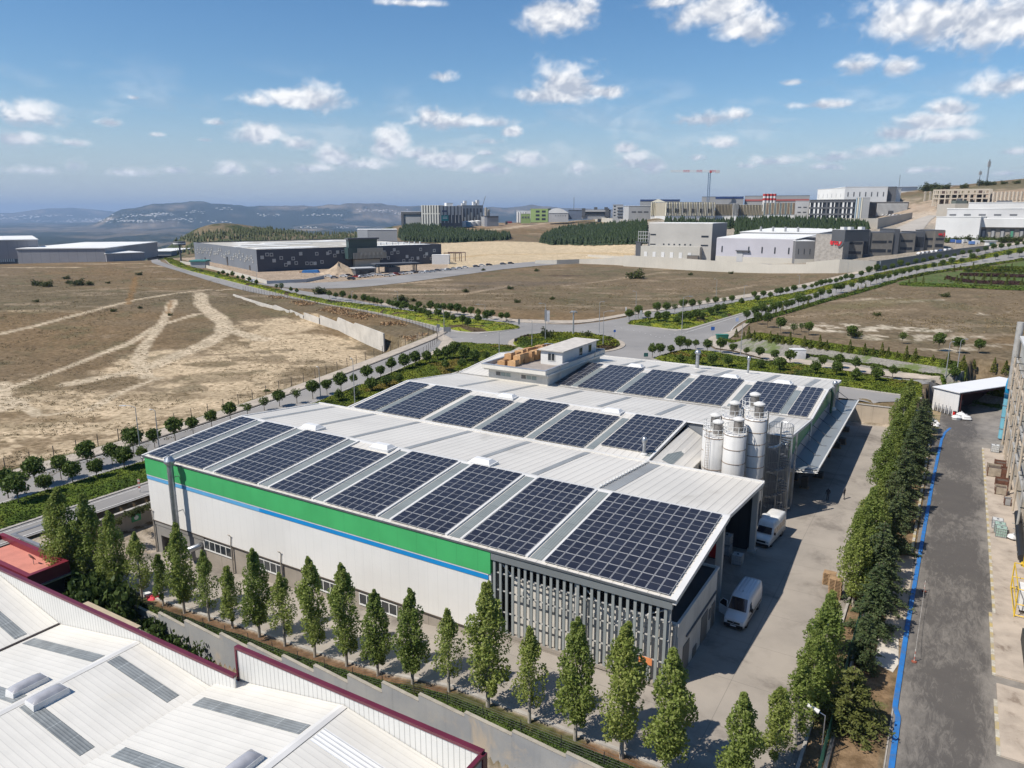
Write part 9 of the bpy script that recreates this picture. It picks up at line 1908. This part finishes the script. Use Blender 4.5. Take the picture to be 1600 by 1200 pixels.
ew = officewing((1443.5,391),(1458,390),361, 'fourth stone wing beside the entrance', [(.05,.95,.52,.64),(.3,.95,.14,.26)])
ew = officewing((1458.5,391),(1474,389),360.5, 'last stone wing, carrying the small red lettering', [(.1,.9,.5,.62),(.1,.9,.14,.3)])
s2_ = Thing('wall_lettering', 'small red lettering on the last stone wing of the office', 'sign', (ew.L * .3,0, ew.Z(.76)), ew.fr); text('erco', ew.fr, 0,-.3,0,2.2, RED, 'letters', s2_.e, w=ew.L * .4); mb = MB(); ringarc(mb, .7,1.15,-1.3,1.3,-.4,-.2, ew.L * .76, ew.Z(.8),8); s2_.part('ring_grey', mb, RED)
eb = Blk('rooftop_plant_house', 'dark rooftop storey with white units above the red-sign office', 'plant house', (1320,370),(1358,367),359.5,10, D=(430,440)); eb.walls(BDG); eb.roof(BG, .1,.2); [eb.walls(BW, 'unit', z1=eb.h + 1.6, x0=eb.L * x, x1=eb.L * (x + .14), y0=2, y1=5, z0=eb.h + .2) for x in (.05,.32,.78)]
# long stepped concrete walls in front
wallrun([(836,412,407),(870,413,406),(905,412,405),(935,413,404),(960,414,402.5),(974,415,401)],3, PALE, 'low stepped pale wall at the edge of the sand plain');
wallrun([(974,416,399),(1040,420,402),(1110,424,407),(1200,427,413),(1258,427,413)],4, PALE, 'long pale concrete retaining wall below the grey and lavender halls')
wallrun([(1258,427,410),(1310,427,405),(1368,424,408)],4, PALE, 'tall pale corner of the retaining wall below the red-sign office'); wallrun([(1368,425,408),(1410,416,402),(1450,408,396),(1500,398,388),(1545,391,383)],4, C_('retaining_shade', (.21,.20,.18), streak=.3), 'long grey retaining wall climbing beside the boulevard'); wallrun([(918,401,398),(940,403,399),(975,405,401)],2, PALE, 'short pale wall left of the scaffold')
# blue cans, container by the wall
for i in range(4): P = hit(1049 + i * 4,406); t = Thing('blue_tank', 'blue plastic tank in the row before the grey hall, %s from the left' % nth(i), 'tank', tuple(P), None, 'blue tanks before the grey hall'); mb = MB(); mb.lathe([(0, P[2]),(1.1, P[2]),(1.2, P[2] + .5),(1.2, P[2] + 2.4),(.5, P[2] + 3),(0, P[2] + 3)], P[0], P[1] - 3,12); t.part('shell', mb, C_('tank_bright_blue', (.03,.14,.38))); mb = MB(); mb.cyl(P[0], P[1] - 3, P[2] + 3, P[2] + 3.3,.4, n=8); t.part('lid', mb, BDG)
cn = Blk('brown_container', 'brown container beside the blue tanks', 'container', (1073,408.5),(1090,409),399.5,3); cn.walls(C_('container_brown', (.15,.13,.11))); cn.roof(BDG, .05,.15)
# white distribution warehouse at the right
w1 = Blk('distribution_hall', 'white hall front with bushes at its foot, left part of the distribution warehouse', 'warehouse', (1459,374),(1528,374),339,60); w1.walls(BW); w1.roof(BR, .2,.3)
w2 = Blk('loading_dock', 'row of dark loading docks below the white overhang at the right edge', 'warehouse', (1528.5,372),(1660,372),354,30); w2.walls(C_('dock_grey', (.26,.24,.21)))
w2.walls(BW, 'overhang', z1=w1.h - 1, y0=-2, y1=28, z0=w2.h - .5); w2.roof(BR, .2,.3, z=w1.h - 1)
for i in range(8): d = w2.front('dock_door', .03 + i * .115,.085 + i * .115,.05,.75, BDG, .5); w2.front('door_leaf', .042 + i * .115,.073 + i * .115,.05,.6, BG if i != 3 else C_('dock_green', (.06,.22,.14)),.6, d)
w3 = Blk('rear_white_hall', 'white hall with slot windows rising behind the loading docks', 'warehouse', (1478,345),(1640,345),326,40, D=(580,560)); w3.walls(BLG); w3.roof(BR, .3,.4); [w3.front('window', .03 + i * .15,.1 + i * .15,.42,.55, BDG) for i in range(6)]
w4 = Blk('upper_white_hall', 'upper white hall behind the slot-windowed one, with roof gear', 'warehouse', (1512,332),(1650,332),316.5,30, D=640); w4.walls(BW); w4.roof(BR, .3,.4); w4.walls(BDG, 'roof_gear', z1=w4.h + 1.4, x0=w4.L * .32, x1=w4.L * .5, y0=2, y1=6, z0=w4.h + .4)
wallrun([(1462,340,319),(1490,338,318),(1512,335,318)],8, BCON, 'high concrete wall below the unfinished frame');
P = hit(1497,330); t = Thing('green_cooling_unit', 'grey-green cooling unit beside the upper white hall', 'cooling unit', tuple(P)); mb = MB(); mb.cbox(P[0], P[1], P[2],9,6,8); t.part('case', mb, C_('unit_green', (.12,.14,.12))); mb = MB(); mb.cyl(P[0], P[1], P[2] + 8, P[2] + 9.5,2, n=10); t.part('fan', mb, BDG)
gh = Blk('guard_house', 'small guard house with a green door by the boulevard bend', 'guard house', (1544,385),(1556,384),377,5); gh.walls(BW); gh.roof(BLG, .6,.4); gh.front('door', .15,.7,0,.7, C_('green_door', (.05,.12,.10)))
for i, (u, v, c) in enumerate([(1490,380,(.05,.12,.35)),(1500,381,(.05,.12,.35)),(1509,380,(.6,.6,.6)),(1521,383,(.1,.2,.45)),(1526,381,(.6,.6,.6))]):
 t = Blk('parked_truck', 'parked truck behind the red-sign office, %s from the left' % nth(i), 'truck', (u - 5, v),(u + 5, v - .5), v - 6,3, 'trucks behind the red-sign office'); t.walls(C_('truck_%d' % i, c), 'box', x1=t.L * .7, z0=t.Z(.25)); t.walls(BW, 'cab', x0=t.L * .74, z1=t.Z(.85)); t.walls(BDG, 'chassis', z1=t.Z(.249), x1=t.L * .7)
# unfinished concrete frame
FRC = C_('raw_concrete', (.44,.385,.31))
def cframe(p0, p1, vt, n, floors, dep, lab, D, solid=()):
 b = Blk('concrete_frame', lab, 'unfinished building', p0, p1, vt, dep, D=D)
 for i in range(n + 1):
  for y in (0, dep / 2, dep): mb = MB(); mb.box(b.L * i / n - .45, b.L * i / n + .45, y - .45, y + .45, b.z0, b.h); b.t.part('column', mb, FRC)
 for j in range(1, floors + 1):
  mb = MB(); mb.box(-.5, b.L + .5,-.5,.5, b.Z(j / floors) - .9, b.Z(j / floors)); mb.box(-.5, b.L + .5, dep - .5, dep + .5, b.Z(j / floors) - .9, b.Z(j / floors));
  if j < floors: mb.box(-.5, b.L + .5,.501, dep - .501, b.Z(j / floors) - .4, b.Z(j / floors) - .1)
  b.t.part('floor', mb, FRC)
 for i in solid: mb = MB(); mb.box(b.L * i / n + .46, b.L * (i + 1) / n - .46, dep * .4, dep * .45, b.z0, b.h - 1); b.t.part('core', mb, C_('core_dark', (.07,.045,.035)))
 return b
cframe((1457,317),(1544,315),295.5,9,3,16, 'unfinished beige concrete frame with three floors on the right slope', (705,700),(1,3,7))
b = Blk('column_row', 'long row of bare concrete columns right of the unfinished frame', 'unfinished building', (1545,315),(1640,314),299,12, D=(700,690))
for i in range(16):
 for y in (0,12): mb = MB(); mb.box(b.L * i / 15 - .5, b.L * i / 15 + .5, y - .5, y + .5, b.z0, b.h); mb.box(b.L * i / 15 - .9, b.L * i / 15 + .9, y - .6, y + .6, b.Z(.82), b.Z(.86)); b.t.part('column', mb, FRC)
for i, (u) in enumerate((1444,1452)): P = ray(u, 316); P = P * (700 / P[1]); t = Thing('lone_column', 'lone concrete column left of the unfinished frame, %s one' % ('left', 'right')[i], 'column', (P[0], P[1], zat(u, 316, P[0], P[1]))); mb = MB(); mb.box(P[0] - .6, P[0] + .6, P[1] - .6, P[1] + .6, P[2] - 5, zat(u, 299, P[0], P[1])); t.part('shaft', mb, FRC); mb = MB(); mb.box(P[0] - 1, P[0] + 1, P[1] - .7, P[1] + .7, zat(u, 302, P[0], P[1]), zat(u, 301, P[0], P[1])); t.part('corbel', mb, FRC)
# people-sized greenery: park hedges in rows, purple hedges
for (pa, pb, m_, sd) in (([(1405,446),(1480,449),(1600,455),(1700,458)],[(1405,443.5),(1480,446),(1600,451),(1700,453)], CV2,31),([(1478,436),(1500,441),(1540,444),(1600,446)],[(1478,434),(1500,438),(1540,441),(1600,443)], PURL, 32),([(1500,431),(1560,433),(1600,434)],[(1500,429),(1560,430.5),(1600,431)], PURL, 33),([(1520,421),(1600,421)],[(1520,419.5),(1600,419)], CV1,34),([(1505,425),(1600,426.5)],[(1505,423.5),(1600,424.5)], CV1,35),([(1400,440),(1460,427),(1530,417),(1600,407)],[(1400,438.5),(1460,425.5),(1530,415.5),(1600,405.8)], CV1,36),([(1165,507),(1220,493),(1300,470),(1400,441.5)],[(1165,504),(1220,490),(1300,467),(1400,439)], CV2,37)):
 cover(pa, pb, 1.1,90,5, True, mat=m_, nleaf=3500, seed=sd, lsz=.35, edge=.3)
hd = [(1462,376),(1600,376)]
for i in range(14): u = 1462 + i * 10; P = hit(u, 377 + (i % 3)); plant('round_bush', BUSH[i % 2], tuple(P), 'small bush at the foot of the white distribution hall, %s from the left' % nth(i), 'bush', 'bushes before the distribution hall', 2.0 + .5 * (i % 3), parts=('stems', 'crown'))
# scattered towns in the far valley
def towns():
 rg = np.random.default_rng(77); V = []; F = []
 cl = [(60,338,60,2,30),(110,346,50,2,30),(150,343,40,2,45),(215,346,40,1.5,60),(235,337,40,2,50),(255,334,20,1.2,20),(310,332,20,1.5,12),(350,327,18,1.5,14),(420,337,30,2,14),(330,347,40,2,18),(500,337,40,2,24),(590,330,30,1.8,45),(630,334,12,2,20),(490,355,12,1.2,12),(20,342,30,2,18),(280,343,25,1.5,16),(540,356,22,1,10)]
 for (u, v, su, sv, n) in cl:
  pts = [(u + rg.normal(0, su * .5), v + rg.normal(0, sv * .5)) for _ in range(n)]
  ts = np.exp(np.linspace(math.log(1800), math.log(40000),400))
  for (uu, vv) in pts:
   d = ray(uu, vv); X = d[0] * ts; Y = d[1] * ts; Z = CAMZ + d[2] * ts; H = height(X, Y) + hills(X, Y); k = int(np.argmax(Z < H))
   if k == 0: continue
   D = math.hypot(X[k], Y[k]); w = rg.uniform(.4,1.5) / FPX * D; h = rg.uniform(.25,.6) / FPX * D; x, y, z = X[k], Y[k], H[k]; b = len(V)
   V += [(x - w, y - w, z - h),(x + w, y - w, z - h),(x + w, y + w, z - h),(x - w, y + w, z - h),(x - w, y - w, z + h),(x + w, y - w, z + h),(x + w, y + w, z + h),(x - w, y + w, z + h)]; F += [(b + 4, b + 5, b + 6, b + 7),(b, b + 1, b + 5, b + 4),(b + 1, b + 2, b + 6, b + 5),(b + 2, b + 3, b + 7, b + 6),(b + 3, b, b + 4, b + 7)]
 tag(link('distant_towns', fastmesh('distant_towns', V, F, C_('far_white', (.75,.72,.68)))), kind='stuff')
towns()
# the air: one closed box of pale haze round the whole scene
mb = MB(); mb.box(-38000,38000,-38000,38000,-420,430);
m = bpy.data.materials.new('haze'); m.use_nodes = True; nt = m.node_tree; nt.nodes.clear(); out = nt.nodes.new('ShaderNodeOutputMaterial'); pv = nt.nodes.new('ShaderNodeVolumePrincipled'); pv.inputs['Color'].default_value = (.46,.64,.92,1); pv.inputs['Density'].default_value = 6.0e-5; pv.inputs['Anisotropy'].default_value = .1; nt.links.new(pv.outputs[0], out.inputs['Volume'])
tag(link('haze', mb.mesh('haze', m)), kind='stuff')
